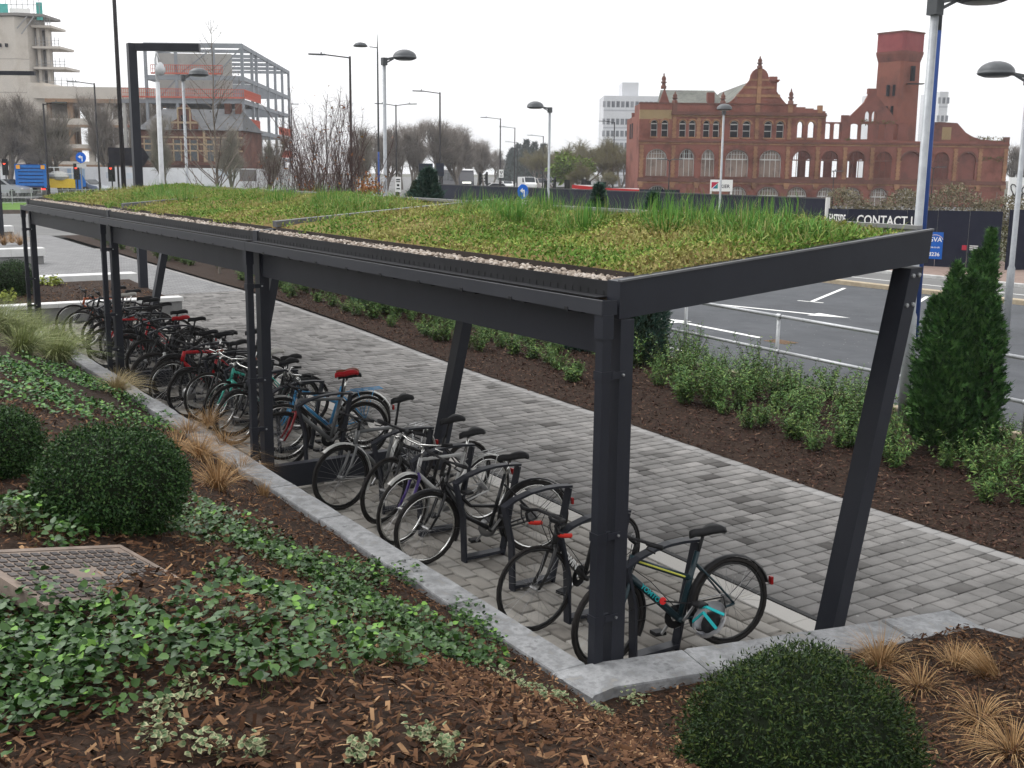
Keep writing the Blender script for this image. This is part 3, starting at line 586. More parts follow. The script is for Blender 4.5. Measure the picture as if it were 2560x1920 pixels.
def bicycle(front, rear, label, frame, fork=None, style='hybrid', rim=None, tw=.017, bar='flat', saddle=None, sad_z=.95, guards=None, rack=None, extras=(), wb=1.04, lean=0.0, steer=0.0, tubes=.017, grip=None, barmat=None):
    fr = np.array(front, float); re_ = np.array(rear, float); hd = unit(fr - re_); g = gz(fr[0] - hd[0] * .5)
    org = fr - hd * wb
    root = empty('bicycle', (org[0], org[1], g + .001), 0, label, 'bicycle', 'bicycles parked in the shelter')
    root.rotation_mode = 'XYZ'; root.rotation_euler = (lean, 0, math.atan2(hd[1], hd[0]))
    rim = rim or CHROME; fork = fork or frame
    BB = (.44, 0, .27); SB = (.30, 0, .70); ST = (.285, 0, .76); HB = (.865, 0, .66); HT = (.825, 0, .80); RA = (0, 0, WR); FA = (wb, 0, WR)
    if style == 'step': TT = [(.845, 0, .73), (.62, 0, .50), (.355, 0, .47)]
    elif style == 'mixte': TT = [(.835, 0, .77), (.335, 0, .56)]
    elif style == 'mtb': ST = (.30, 0, .68); TT = [(.835, 0, .77), (.31, 0, .66)]
    else: TT = [(.83, 0, .785), (.295, 0, .745)]
    b = MB(); b.tube(TT, tubes, 7); b.tube([HB, BB] if style != 'step' else [(.85, 0, .70), (.66, 0, .40), BB], tubes * 1.25, 7); b.tube([ST, BB], tubes, 7); b.tube([HT, HB], tubes * 1.2, 7); b.tube([(.44, -.04, .27), (.44, .04, .27)], .022, 8)
    for s in (-1, 1):
        b.tube([(SB[0], s * .018, SB[2] - .03), (.12, s * .05, .48), (0, s * .062, WR)], .009, 5); b.tube([(BB[0] - .03, s * .02, BB[2]), (.25, s * .045, .285), (0, s * .062, WR)], .010, 5)
    fo = b.build('frame', frame, root, True)
    # steered part: fork, front wheel and bars share one turn about the head tube
    def steered(p):
        if not steer: return p
        a = unit(np.array(HT) - np.array(HB)); v = np.array(p) - np.array(HB); c, s = math.cos(steer), math.sin(steer)
        return tuple(np.array(HB) + v * c + np.cross(a, v) * s + a * (a @ v) * (1 - c))
    b = MB(); cr = (.875, 0, .625); T = lambda pts: [steered(p) for p in pts]
    for s in (-1, 1): b.tube(T([(HB[0], s * .012, HB[2]), (.882, s * .048, .63), (.955, s * .052, .46), (wb, s * .054, WR)]), [.016, .017, .014, .010] if style != 'mtb' else [.02, .021, .02, .015], 6)
    b.build('fork', fork, root, True)
    for i, (ax, nm) in enumerate(((RA, 'rear'), (FA, 'front'))):
        wd = empty('wheel', (0, 0, 0)); wd.parent = root
        if i and steer:
            q = Matrix.Translation(Vector(HB)) @ Matrix.Rotation(steer, 4, Vector(unit(np.array(HT) - np.array(HB)))) @ Matrix.Translation(-Vector(HB)); wd.matrix_local = q @ Matrix.Translation(Vector(ax))
        else: wd.location = ax
        for me, pn in zip(wheel_meshes(tw, rim), ('tyre', 'rim', 'spokes')):
            o = link(pn, me, wd); o.rotation_euler = (0, random.uniform(0, 6), 0)
    # bars
    bm = barmat or BLACK; gm = grip or BLACK
    b = MB(); b.tube(T([HT, (.80, 0, .88)]), .014, 6)
    if bar == 'drop': b.tube(T([(.80, 0, .87), (.89, 0, .895)]), .014, 6)
    else: b.tube(T([(.80, 0, .88), (.865, 0, .93)]), .014, 6)
    b.build('stem', BLACK if bm is BLACK else CHROME, root, True)
    b = MB()
    if bar == 'drop':
        C_ = [(.89, .0, .895), (.89, .19, .895), (.95, .205, .90), (.985, .21, .875), (.97, .212, .82), (.90, .212, .785), (.85, .212, .78)]
        b.tube(T([(x, -y, z) for x, y, z in C_[::-1]] + C_[1:]), .014, 6); hb = b.build('handlebar', BLACK, root, True)
        for s in (-1, 1):
            b = MB(); b.tube(T([(.955, s * .212, .80), (.90, s * .212, .785), (.845, s * .212, .78)]), .0175, 7); b.build('grip', gm, hb, True)
            b = MB(); b.tube(T([(.965, s * .207, .90), (1.02, s * .208, .925), (1.035, s * .208, .955)]), [.018, .017, .012], 6); b.tube(T([(1.03, s * .208, .93), (1.03, s * .208, .86), (1.0, s * .208, .80)]), .006, 5); b.build('brake_lever', BLACK, hb, True)
    else:
        if bar == 'swept': C_ = [(.87, 0, .94), (.90, .10, .965), (.86, .22, .985), (.74, .27, .975)]; g0, g1 = (.83, .24, .982), (.72, .275, .973)
        elif bar == 'riser': C_ = [(.87, 0, .935), (.875, .08, .955), (.86, .30, .965)]; g0, g1 = (.865, .18, .960), (.855, .315, .966)
        else: C_ = [(.87, 0, .94), (.845, .29, .945)]; g0, g1 = (.858, .17, .943), (.843, .305, .946)
        b.tube(T([(x, -y, z) for x, y, z in C_[::-1]] + C_[1:]), .011, 6); hb = b.build('handlebar', bm, root, True)
        for s in (-1, 1):
            f = lambda p: (p[0], s * p[1], p[2])
            b = MB(); b.tube(T([f(g0), f(g1)]), .0175, 7); b.build('grip', gm, hb, True)
            m_ = tuple(np.array(g0) * .8 + np.array(C_[1]) * .2); b = MB(); b.tube(T([f(m_), f((m_[0] + .05, m_[1] + .02, m_[2] - .02)), f((m_[0] + .045, m_[1] + .10, m_[2] - .03))]), .007, 5); b.build('brake_lever', bm, hb, True)
    b = MB(); 
    for s in (-1, 1): b.tube(T([(.86, s * .1, .92), (.95, s * .05, .83), (.89, s * .02, .66)]), .003, 4)
    b.tube([(.86, .05, .90), (.90, .06, .75), (.70, .03, .60), (.45, .03, .33)], .003, 4); b.build('cables', BLACK, root)
    # saddle
    b = MB(); b.tube([(ST[0] + .005, 0, ST[2] - .05), (.235, 0, sad_z - .04)], .0135, 6); b.build('seat_post', CHROME if rim is CHROME else BLACK, root, True)
    b = MB(); saddle_mesh(b, .215, sad_z, .27, .17 if bar != 'drop' else .145); b.build('saddle', saddle or SADB, root, True)
    # drive train
    b = MB(); b.lathe([(.035, -.003), (.09, -.003), (.09, .003), (.035, .003)], (.44, -.05, .27), 20, (0, 1, 0)); ck = b.build('crankset', BLACK if rim is RIMB else SPOKE, root, True)
    for s, a in ((-1, -.9), (1, -.9 + math.pi)):
        e = (.44 + .165 * math.cos(a), s * .075, .27 + .165 * math.sin(a))
        b = MB(); b.bar((.44, s * .062, .27), e, .018, .014, (0, 1, 0)); b.build('crank_arm', SPOKE, ck)
        b = MB(); b.bbox(e[0] - .045, e[0] + .045, min(e[1], e[1] + s * .09), max(e[1], e[1] + s * .09), e[2] - .012, e[2] + .014, .004); b.build('pedal', BLACK, ck)
    b = MB(); b.tube([(.44, -.05, .36), (.02, -.05, WR + .045)], .005, 4); b.tube([(.44, -.05, .18), (.06, -.05, WR - .09), (.0, -.05, WR - .045)], .005, 4); b.lathe([(.0, -.008), (.045, -.006), (.045, .006), (0, .008)], (0, -.05, WR), 14, (0, 1, 0)); b.tube([(.0, -.06, WR - .03), (.05, -.06, WR - .10)], .012, 5); b.build('chain', SPOKE, root)
    # mudguards, rack, extras
    if guards:
        for fc, a0, a1 in (((0, 0, WR), 15, 205), ((wb, 0, WR), 55, 210)):
            b = MB(); N = 14; R = WR + .022; L = []
            for i in range(N + 1):
                a = math.radians(a0 + (a1 - a0) * i / N) if fc[0] == 0 else math.radians(a0 + (a1 - a0) * i / N)
                ca, sa = math.cos(a), math.sin(a)
                if fc[0] == 0: ca = -ca if False else ca
                L.append((ca, sa))
            vs = []
            for ca, sa in L:
                for yy, rr in ((-.027, R - .014), (-.016, R), (.016, R), (.027, R - .014)):
                    q = (fc[0] + rr * ca * (-1 if fc[0] == 0 else 1), yy, fc[2] + rr * sa); vs.append(steered(q) if fc[0] else q)
            b.add(vs, [(i * 4 + j, i * 4 + j + 1, i * 4 + j + 5, i * 4 + j + 4) for i in range(N) for j in range(3)])
            for s in (-1, 1):
                k = N // 5; q = [(fc[0], s * .05, fc[2]), (vs[k * 4][0], s * .027, vs[k * 4][2])] if fc[0] == 0 else [steered((fc[0], s * .05, fc[2])), vs[(N - 2) * 4 + (0 if s < 0 else 3)]]
                b.tube(q, .003, 4)
            mg = b.build('mudguard', guards, root, True)
        b = MB(); b.box(-.385, -.365, -.018, .018, .42, .48); b.build('reflector', mat('reflector_red', [(.25, .01, .01)], .25), root)
    if rack:
        b = MB()
        for y in (-.06, 0, .06): b.tube([(.16, y, .70), (-.22, y, .715)], .005, 5)
        for xx in (.16, .03, -.10, -.22): b.tube([(xx, -.065, .708), (xx, .065, .712)], .005, 5)
        for s in (-1, 1): b.tube([(.0, s * .066, WR + .01), (-.10, s * .066, .70)], .005, 5); b.tube([(.0, s * .066, WR + .01), (.10, s * .066, .70)], .005, 5)
        b.tube([(.16, 0, .70), (.28, 0, .68)], .005, 5); b.build('rack', rack, root, True)
    return root
P = paint
BIKES = []
def B(*a, **k): BIKES.append(bicycle(*a, **k)); return BIKES[-1]
TEAL = P('dark_teal', (.012, .03, .038)); MINT = P('mint', (.06, .42, .33)); RED = P('red', (.42, .02, .025)); BLUE = P('sky_blue', (.08, .33, .62)); DKRED = P('dark_red', (.20, .012, .015))
GREY = P('grey', (.14, .145, .145)); SILV = P('silver', (.45, .45, .44)); PURP = P('purple', (.055, .03, .16)); BLK = P('black', (.014, .014, .015)); ORAN = P('orange', (.42, .09, .02)); CARB = P('matt_black', (.022, .022, .022), .55)
REDTAPE = mat('red_tape', [(.62, .035, .025), (.5, .03, .02)], .6, scale=60); WSAD = mat('saddle_cream', [(.55, .53, .49)], .55); BRSAD = mat('saddle_brown', [(.16, .045, .025), (.22, .07, .04)], .4, scale=9); REDSAD = mat('saddle_red', [(.45, .02, .025), (.35, .015, .02)], .45, scale=25, bump=.6, bscale=35, bdist=.01)
SILG = mat('pale_guard', [(.50, .50, .48), (.58, .58, .56)], .35, .5, scale=6); BLG = mat('black_guard', [(.02, .02, .021)], .3)
b1 = B((-.75, .47), (-.55, 1.6), 'dark teal trail bicycle with a grey helmet hung beside its rear wheel', TEAL, style='mixte', rim=RIMB, tw=.019, bar='flat', guards=BLG, sad_z=.92, lean=.06, steer=.25, tubes=.022)
b2 = B((-1.52, .38), (-1.82, 1.42), 'matt black road bicycle with white down-tube lettering and red bar tape', CARB, style='road', rim=RIMB, tw=.013, bar='drop', grip=REDTAPE, sad_z=1.0, lean=-.05, steer=-.35, tubes=.02)
b3 = B((-3.19, .36), (-2.96, 1.38), 'black step-through bicycle with full black mudguards and a wide saddle', BLK, style='step', rim=CHROME, tw=.02, guards=BLG, bar='flat', sad_z=.93, lean=.05, steer=.3)
b4 = B((-3.78, .42), (-3.98, 1.5), 'silver tourer with purple fork, pale rear mudguard and silver rack', SILV, PURP, style='hybrid', rim=CHROME, tw=.017, guards=SILG, rack=SILV, bar='swept', barmat=CHROME, sad_z=.96, lean=-.05, steer=.15)
b5 = B((-4.98, .38), (-5.33, 1.45), 'grey hybrid bicycle with chrome mudguard, wire rack and tall padded saddle', GREY, style='hybrid', rim=RIMB, tw=.019, guards=SILG, rack=STEEL, bar='flat', sad_z=1.05, lean=-.04, steer=-.2, tubes=.02)
b6 = B((-6.67, .44), (-6.70, 1.5), 'dark grey hybrid with red fork and a red rain cover on its saddle', GREY, DKRED, style='road', rim=RIMB, tw=.018, bar='flat', saddle=REDSAD, sad_z=1.05, lean=.03, tubes=.021)
b7 = B((-7.42, .72), (-7.23, 1.78), 'sky blue tourer with blue rack, pale mudguards and brown leather saddle', BLUE, style='mixte', rim=CHROME, tw=.018, guards=SILG, rack=BLUE, bar='swept', barmat=CHROME, saddle=BRSAD, sad_z=.96, lean=-.03)
b8 = B((-8.0, .38), (-8.38, 1.42), 'black electric city bicycle with a battery under its rear rack', BLK, style='step', rim=CHROME, tw=.021, guards=BLG, rack=BLACK, bar='swept', barmat=CHROME, sad_z=.95, lean=-.04)
b9 = B((-8.76, .42), (-9.02, 1.5), 'mint green city bicycle with cream saddle and brown grips', MINT, style='mixte', rim=CHROME, tw=.017, bar='swept', barmat=CHROME, saddle=WSAD, grip=BRSAD, sad_z=.97, lean=-.05, steer=.3)
b10 = B((-9.63, .32), (-9.9, 1.34), 'black hub-motor bicycle beside the mint green one', BLK, style='hybrid', rim=RIMB, tw=.02, bar='flat', sad_z=.96, guards=BLG, lean=.04)
b11 = B((-10.29, .27), (-10.5, 1.3), 'red framed hybrid bicycle in the middle bay with black fork', RED, BLK, style='road', rim=CHROME, tw=.015, bar='flat', sad_z=1.0, lean=-.03, tubes=.024)
b12 = B((-11.09, .27), (-11.05, 1.3), 'black mountain bicycle with silver suspension fork next to the third shelter frame', BLK, SILV, style='mtb', rim=RIMB, tw=.026, bar='riser', sad_z=.93, lean=.05)
b13 = B((-12.87, .38), (-12.72, 1.42), 'black mountain bicycle with a bright red saddle and rear rack', BLK, style='mtb', rim=RIMB, tw=.024, bar='riser', saddle=REDSAD, rack=BLACK, guards=BLG, sad_z=.93, lean=-.05)
b14 = B((-13.77, .28), (-13.9, 1.3), 'red and black bicycle with red fork in the far bay', RED, RED, style='hybrid', rim=RIMB, tw=.018, bar='flat', sad_z=.95, lean=.03)
b15 = B((-14.55, .45), (-14.7, 1.6), 'black bicycle with a fuzzy black seat cover in the far bay', BLK, style='hybrid', rim=RIMB, tw=.02, bar='riser', sad_z=.99, lean=-.04)
b16 = B((-15.9, .38), (-15.72, 1.4), 'black town bicycle with pale grey saddle in the far bay', BLK, style='step', rim=CHROME, tw=.018, saddle=WSAD, bar='flat', sad_z=.96, lean=.04)
b17 = B((-16.85, .45), (-16.8, 1.5), 'orange and black bicycle with yellow head badge at the last stand', ORAN, BLK, style='hybrid', rim=CHROME, tw=.017, bar='riser', sad_z=.97, lean=-.03)
for i, (f_, r_, lab, kw) in enumerate([((-8.42, .5), (-8.5, 1.5), 'black flat-bar bicycle squeezed between the electric and mint green bicycles', dict(style='hybrid', rim=RIMB)), ((-9.25, .45), (-9.5, 1.5), 'black bicycle with chrome bars just beyond the mint green one', dict(style='mixte', rim=CHROME, bar='swept', barmat=CHROME)),
        ((-7.05, .6), (-7.0, 1.62), 'black bicycle standing between the red-covered and the sky blue bicycles', dict(style='hybrid', rim=CHROME, sad_z=.97)), ((-4.4, .55), (-4.55, 1.6), 'black bicycle standing between the silver tourer and the grey hybrid', dict(style='mixte', rim=RIMB, sad_z=.95)), ((-10.0, .6), (-10.15, 1.62), 'black bicycle behind the hub-motor bicycle with tall thin saddle', dict(style='road', rim=RIMB, tw=.014, sad_z=1.06)), ((-10.75, .45), (-10.8, 1.5), 'dark mountain bicycle between the red hybrid and the suspension fork bicycle', dict(style='mtb', rim=RIMB, tw=.026, bar='riser', guards=BLG)),
        ((-12.35, .5), (-12.3, 1.5), 'dark bicycle parked against the third frame in the far bay', dict(style='hybrid', rim=RIMB, tw=.02)), ((-13.3, .5), (-13.2, 1.55), 'dark bicycle with black mudguards beside the one with the bright red saddle', dict(style='mtb', rim=RIMB, tw=.022, guards=BLG)),
        ((-14.2, .55), (-14.25, 1.6), 'dark drop-bar bicycle with red bar tape in the far bay', dict(style='road', rim=RIMB, tw=.014, bar='drop', grip=REDTAPE)), ((-15.2, .5), (-15.2, 1.55), 'dark bicycle between fuzzy seat cover and pale grey saddle', dict(style='hybrid', rim=RIMB, tw=.018)), ((-16.4, .6), (-16.3, 1.6), 'dark bicycle next to the orange one at the last stands', dict(style='mtb', rim=CHROME, tw=.02, bar='riser'))]):
    B(f_, r_, lab, BLK if i % 3 else CARB, lean=random.uniform(-.05, .05), steer=random.uniform(-.3, .3), **kw)
# lettering on the down tubes
def text_mesh(name, s, size, m, parent=None, ext=.002, bold=True, align='CENTER', sx=1.0):
    c = bpy.data.curves.new('lettering', 'FONT'); c.body = s; c.size = size; c.extrude = ext; c.align_x = align; c.align_y = 'CENTER'; c.resolution_u = 3
    if bold: c.offset = size * .012
    t = bpy.data.objects.new('lettering', c); COL.objects.link(t); bpy.context.view_layer.update()
    me = bpy.data.meshes.new_from_object(t.evaluated_get(bpy.context.evaluated_depsgraph_get())); bpy.data.objects.remove(t); bpy.data.curves.remove(c)
    me.materials.clear(); me.materials.append(m); me.name = name
    if sx != 1.0: me.transform(Matrix.Diagonal((sx, 1, 1, 1)))
    return link(name, me, parent)
def orient(o, origin, xdir, ydir):                           # place lettering: x along text, y up the letters
    x = Vector(xdir).normalized(); z = x.cross(Vector(ydir)).normalized(); y = z.cross(x)
    o.matrix_local = Matrix(((x.x, y.x, z.x, origin[0]), (x.y, y.y, z.y, origin[1]), (x.z, y.z, z.z, origin[2]), (0, 0, 0, 1)))
WTXT = mat('white_print', [(.75, .75, .73)], .5)
o = text_mesh('down_tube_lettering', "B'TWIN", .075, WTXT, b2, sx=1.15); dd = np.array([.44 - .865, 0, .27 - .66]); mid = np.array([.865, 0, .66]) + dd * .40
orient(o, (mid[0], .028, mid[2]), (dd[0], 0, dd[2]), (dd[2], 0, -dd[0]))
TQ = mat('turquoise', [(.02, .38, .40)], .5); YEL = mat('yellow_green', [(.55, .55, .10)], .5)
o2 = text_mesh('down_tube_lettering', 'YOMTOR', .05, TQ, b1, sx=1.1); mid = np.array([.865, 0, .66]) + dd * .42
orient(o2, (mid[0], .031, mid[2]), (dd[0], 0, dd[2]), (dd[2], 0, -dd[0]))
b = MB(); b.tube([(.82, .018, .765), (.40, .018, .588)], .007, 5); b.build('top_tube_stripe', YEL, b1)
b = MB(); b.lathe([(0, .012), (.028, .010), (.028, 0)], (.60, .035, .44), 12, (0, 1, 0)); b.build('cable_lock', mat('lock_red', [(.6, .03, .03)], .4), b1)
b = MB(); b.tube([(.86, .02, .40), (.60, .04, .44), (.40, .07, .40), (.12, .10, .42), (.10, .10, .33)], .006, 6); b.build('lock_cable', BLACK, b1)
# battery and hub motor
b = MB(); b.bbox(-.20, .14, -.055, .055, .60, .69, .01); b.build('battery', BLACK, b8)
b = MB(); b.lathe([(.0, -.04), (.085, -.035), (.09, 0), (.085, .035), (0, .04)], (1.04, 0, WR), 18, (0, 1, 0)); b.build('hub_motor', SPOKE, b10, True)
# helmet hung at the teal bicycle
_q = ray(1772, 1545); hc = CAM + _q * ((-.44 - CAM[0]) / _q[0]); he = empty('bicycle_helmet', tuple(hc), label='pale grey bicycle helmet with turquoise straps hanging from the dark teal bicycle', cat='helmet')
HG = mat('helmet_shell', [(.42, .42, .44), (.52, .52, .54)], .4, scale=8)
b = MB(); vs = []; nu, nv = 20, 7
for i in range(nv + 1):
    th = (math.pi / 2) * i / nv
    for j in range(nu):
        ph = 2 * math.pi * j / nu; vs.append((.135 * math.cos(ph) * math.cos(th), .10 * math.sin(ph) * math.cos(th), .105 * math.sin(th)))
b.add(vs, [(i * nu + j, i * nu + (j + 1) % nu, (i + 1) * nu + (j + 1) % nu, (i + 1) * nu + j) for i in range(nv) for j in range(nu) if not (1 <= i <= 5 and j % 5 == 2)])
b.add([(x * .9, y * .88, z * .88) for x, y, z in vs], [((i + 1) * nu + j, (i + 1) * nu + (j + 1) % nu, i * nu + (j + 1) % nu, i * nu + j) for i in range(nv) for j in range(nu) if not (1 <= i <= 5 and j % 5 == 2)])
b.build('shell', HG, he, True)
b = MB(); b.ball((0, 0, .045), (.085, .058, .04), 12, 6); b.build('padding', BLACK, he, True)
for a in (-.06, .05):
    b = MB(); b.bar((a, -.085, -.004), (a * .4, .0, -.09), .02, .006); b.bar((a, .085, -.004), (a * .4, .0, -.09), .02, .006); b.build('strap', TQ, he)
he.rotation_mode = 'QUATERNION'; he.rotation_quaternion = Vector((-.18, .60, -.85)).to_track_quat('Z', 'X'); he.scale = (1.15, 1.15, 1.15)
# ------------------------------------------------------------------ near planting bed on its bank
def end_out(y): return -.035 + (y + .29) * .243 + .30          # outer line of the skewed end wall
def bed_ok(x, y): return ((y < -.43) | ((x > end_out(y)) & (y < 2.25) & (x > .35))) 
gx = np.arange(-24, 7.6, .15); gy = np.arange(-9, 2.31, .1); vs = []; idx = {}; fs = []
GX, GY = np.meshgrid(gx, gy, indexing='ij'); GZ = bedz(GX, GY)
V = np.stack([GX, GY, GZ], -1).reshape(-1, 3); ny_ = len(gy)
for i in range(len(gx) - 1):
    for j in range(ny_ - 1):
        cx, cy = gx[i] + .075, gy[j] + .05
        if bed_ok(cx, cy) or (cy < -.40): fs.append((i * ny_ + j, (i + 1) * ny_ + j, (i + 1) * ny_ + j + 1, i * ny_ + j + 1))
bed = struct(np_mesh('planting_bed', V, np.array(fs), SOIL, smooth=True))
def in_view_bed(n, boost):                                    # random points over the bed, thicker near the terrace
    out = []
    while sum(len(q) for q in out) < n:
        d = rng.uniform(0, 1, 4 * n) ** 1.6 * 11 + 1.2; a = rng.uniform(-.62, .62, 4 * n)
        th = math.atan2(FH[1], FH[0]) - a
        x = CAM[0] + d * np.cos(th); y = CAM[1] + d * np.sin(th); k = bed_ok(x, y) & (x > -13) & (x < 6); out.append(np.stack([x[k], y[k]], 1))
    return np.concatenate(out)[:n]
CHIPM = mat('bark_chip', [(.016, .009, .006), (.040, .020, .012), (.080, .040, .022), (.13, .068, .036), (.30, .185, .10)], .9, src='island', stops=[0, .25, .6, .88, 1], spec=.1)
def chips(name, xy, zf, smin, smax, m, lift=.03):
    n = len(xy); P = np.stack([xy[:, 0], xy[:, 1], zf(xy[:, 0], xy[:, 1]) + rng.uniform(-.003, lift, n)], 1)
    d = rdir(n); d[:, 2] *= .35; u = np.tile([0, 0, 1.0], (n, 1)) + rng.normal(size=(n, 3)) * .45
    L = rng.uniform(smin, smax, n); o = scatter(name, *CHIP, P, d, u, np.stack([L, L * rng.uniform(.12, .38, n), L * .2], 1), m); return tag(o, None, None, kind='stuff')
o = chips('bark_mulch', in_view_bed(80000, 1), bedz, .013, .052, CHIPM); o['label'] = 'dark brown bark mulch covering the bank in front of the shelter'
xe = rng.uniform(.4, 3.4, 9000); ye = rng.uniform(-.6, 2.2, 9000); k = bed_ok(xe, ye); o = chips('bark_mulch', np.stack([xe[k], ye[k]], 1), bedz, .015, .05, CHIPM); o['label'] = 'bark mulch in the bed behind the granite end wall'
# ---- ground cover: leafy creeping plants in patches
def patch(blobs, dens, smin, smax, hmax):
    out = []
    for px, py, r in blobs:
        c = at_bed(px, py); d = np.linalg.norm(c - CAM); R = r * d / FPX * 1.1; n = int(dens * R * R)
        a = rng.uniform(0, 2 * math.pi, n); q = np.sqrt(rng.uniform(0, 1, n)) * R * (1 + .25 * np.sin(3 * a + px))
        # stretch along the line of sight so that the patch lies on the bank as seen
        v = unit(np.array([c[0] - CAM[0], c[1] - CAM[1]])); s = np.array([-v[1], v[0]])
        x = c[0] + q * np.cos(a) * s[0] + 1.7 * q * np.sin(a) * v[0]; y = c[1] + q * np.cos(a) * s[1] + 1.7 * q * np.sin(a) * v[1]
        k = bed_ok(x, y) | (y < -.36); out.append(np.stack([x[k], y[k]], 1))
    xy = np.concatenate(out); n = len(xy); h = rng.uniform(.015, 1, n) ** 1.0 * hmax * (.55 + .45 * np.sin(7 * xy[:, 0]) * np.sin(6 * xy[:, 1]))
    P = np.stack([xy[:, 0], xy[:, 1], bedz(xy[:, 0], xy[:, 1]) + .015 + h], 1); sz = rng.uniform(smin, smax, n)
    d = rdir(n); d[:, 2] = d[:, 2] * .35 + .1; u = np.tile([0, 0, 1.0], (n, 1)) + rng.normal(size=(n, 3)) * .45
    return P, d, u, sz, h / hmax
blobs = [(120, 1285, 110), (300, 1300, 90), (430, 1320, 80), (560, 1335, 95), (690, 1385, 110), (800, 1450, 130), (940, 1530, 130), (1080, 1600, 110), (860, 1610, 150), (660, 1610, 130), (1150, 1640, 70),
         (480, 1550, 70), (300, 1600, 130), (150, 1620, 150), (40, 1590, 130), (60, 1740, 130), (180, 1740, 90), (420, 1660, 110), (560, 1660, 90), (30, 1840, 60), (1215, 1600, 50), (1000, 1660, 70), (1240, 1660, 35), (1000, 1450, 60), (530, 1280, 40), (300, 1790, 45), (760, 1540, 130), (900, 1440, 70), (620, 1480, 90), (720, 1690, 60), (1180, 1560, 60), (60, 1660, 160), (230, 1540, 60), (180, 1350, 50), (20, 1300, 60)]
P_, d, u, sz, hk = patch(blobs, 7400, .016, .042, .14)
GCM = [mat('creeper_leaf', [(.010, .034, .006), (.019, .056, .010), (.030, .076, .012), (.048, .105, .019)], .42, spec=.28, src='island'), mat('creeper_leaf_young', [(.09, .20, .03), (.14, .26, .05)], .45, src='island')]
mi = ((rng.uniform(0, 1, len(sz)) < .10 * (hk > .5) + .03)).astype(int)
o = scatter('ground_cover', *LEAF6, P_, d, u, np.stack([sz, sz * rng.uniform(.75, .95, len(sz)), sz], 1), GCM, None, mi); tag(o, 'glossy dark green creeping ground cover spreading over the bark mulch', None, kind='stuff')
n = len(sz) // 2; q = P_[:n]; b0 = np.stack([q[:, 0] + rng.normal(size=n) * .02, q[:, 1] + rng.normal(size=n) * .02, bedz(q[:, 0], q[:, 1])], 1); dv = q - b0; L = np.linalg.norm(dv, axis=1)
o = scatter('creeper_stems', [(0, .5, 0), (0, -.5, 0), (1, 0, 0)], [(0, 1, 2)], b0, dv, rdir(n), np.stack([L, np.full(n, .004), L], 1), mat('creeper_stem', [(.05, .08, .02), (.10, .09, .04)], .7, src='island')); tag(o, 'thin green stems of the creeping ground cover', None, kind='stuff')
blobs = [(60, 935, 80), (170, 945, 80), (270, 975, 80), (350, 1010, 75), (30, 990, 70), (140, 1010, 80), (260, 1030, 70), (370, 1060, 55), (90, 960, 80), (430, 1055, 40), (210, 900, 50), (300, 940, 40)]
P_, d, u, sz, hk = patch(blobs, 3600, .030, .052, .12)
o = scatter('low_ground_cover', *LEAF6, P_, d, u, np.stack([sz, sz * .6, sz], 1), [mat('periwinkle_leaf', [(.025, .075, .022), (.045, .12, .03), (.08, .17, .04)], .4, src='island'), GCM[1]], None, (rng.uniform(0, 1, len(sz)) < .15).astype(int)); tag(o, 'bright leafy ground cover behind the clipped balls beside the coping', None, kind='stuff')
# ---- small creamy variegated plants
VAR = [mat('variegated_green', [(.07, .12, .05), (.12, .16, .08)], .5, src='island'), mat('variegated_cream', [(.20, .21, .11), (.28, .275, .165)], .5, src='island')]
for px, py, r in [(480, 1745, 75), (400, 1800, 50), (400, 1870, 60), (520, 1900, 60), (1060, 1860, 55), (1260, 1700, 55), (1330, 1740, 50), (1120, 1905, 40), (640, 1900, 35), (1400, 1760, 45), (1580, 1760, 40), (90, 1520, 35), (25, 1330, 40), (905, 1905, 40), (1500, 1790, 35)]:
    c = at_bed(px, py); R = .8 * r * np.linalg.norm(c - CAM) / FPX; n = 60; e = empty('variegated_plant', tuple(c), label='small creamy variegated trailing plant on the bark mulch', cat='plant', group='variegated plants on the mulch')
    a = rng.uniform(0, 2 * math.pi, n); q = rng.uniform(0, 1, n) ** .7 * R * 1.2; P_ = np.stack([q * np.cos(a), q * np.sin(a), np.zeros(n)], 1); P_[:, 2] = bedz(c[0] + P_[:, 0], c[1] + P_[:, 1]) - c[2] + rng.uniform(.01, .07, n)
    d = rdir(n); d[:, 2] *= .4; sz = rng.uniform(.012, .022, n); u = np.tile([0, 0, 1.0], (n, 1)) + rng.normal(size=(n, 3)) * .5
    P2 = np.concatenate([P_, P_ + [0, 0, .0015]]); o = scatter('leaves', *LEAF6, P2, np.tile(d, (2, 1)), np.tile(u, (2, 1)), np.concatenate([np.stack([sz * 1.25, sz * 1.0, sz], 1), np.stack([sz * .85, sz * .6, sz], 1)]), VAR, e, np.repeat([1, 0], n))
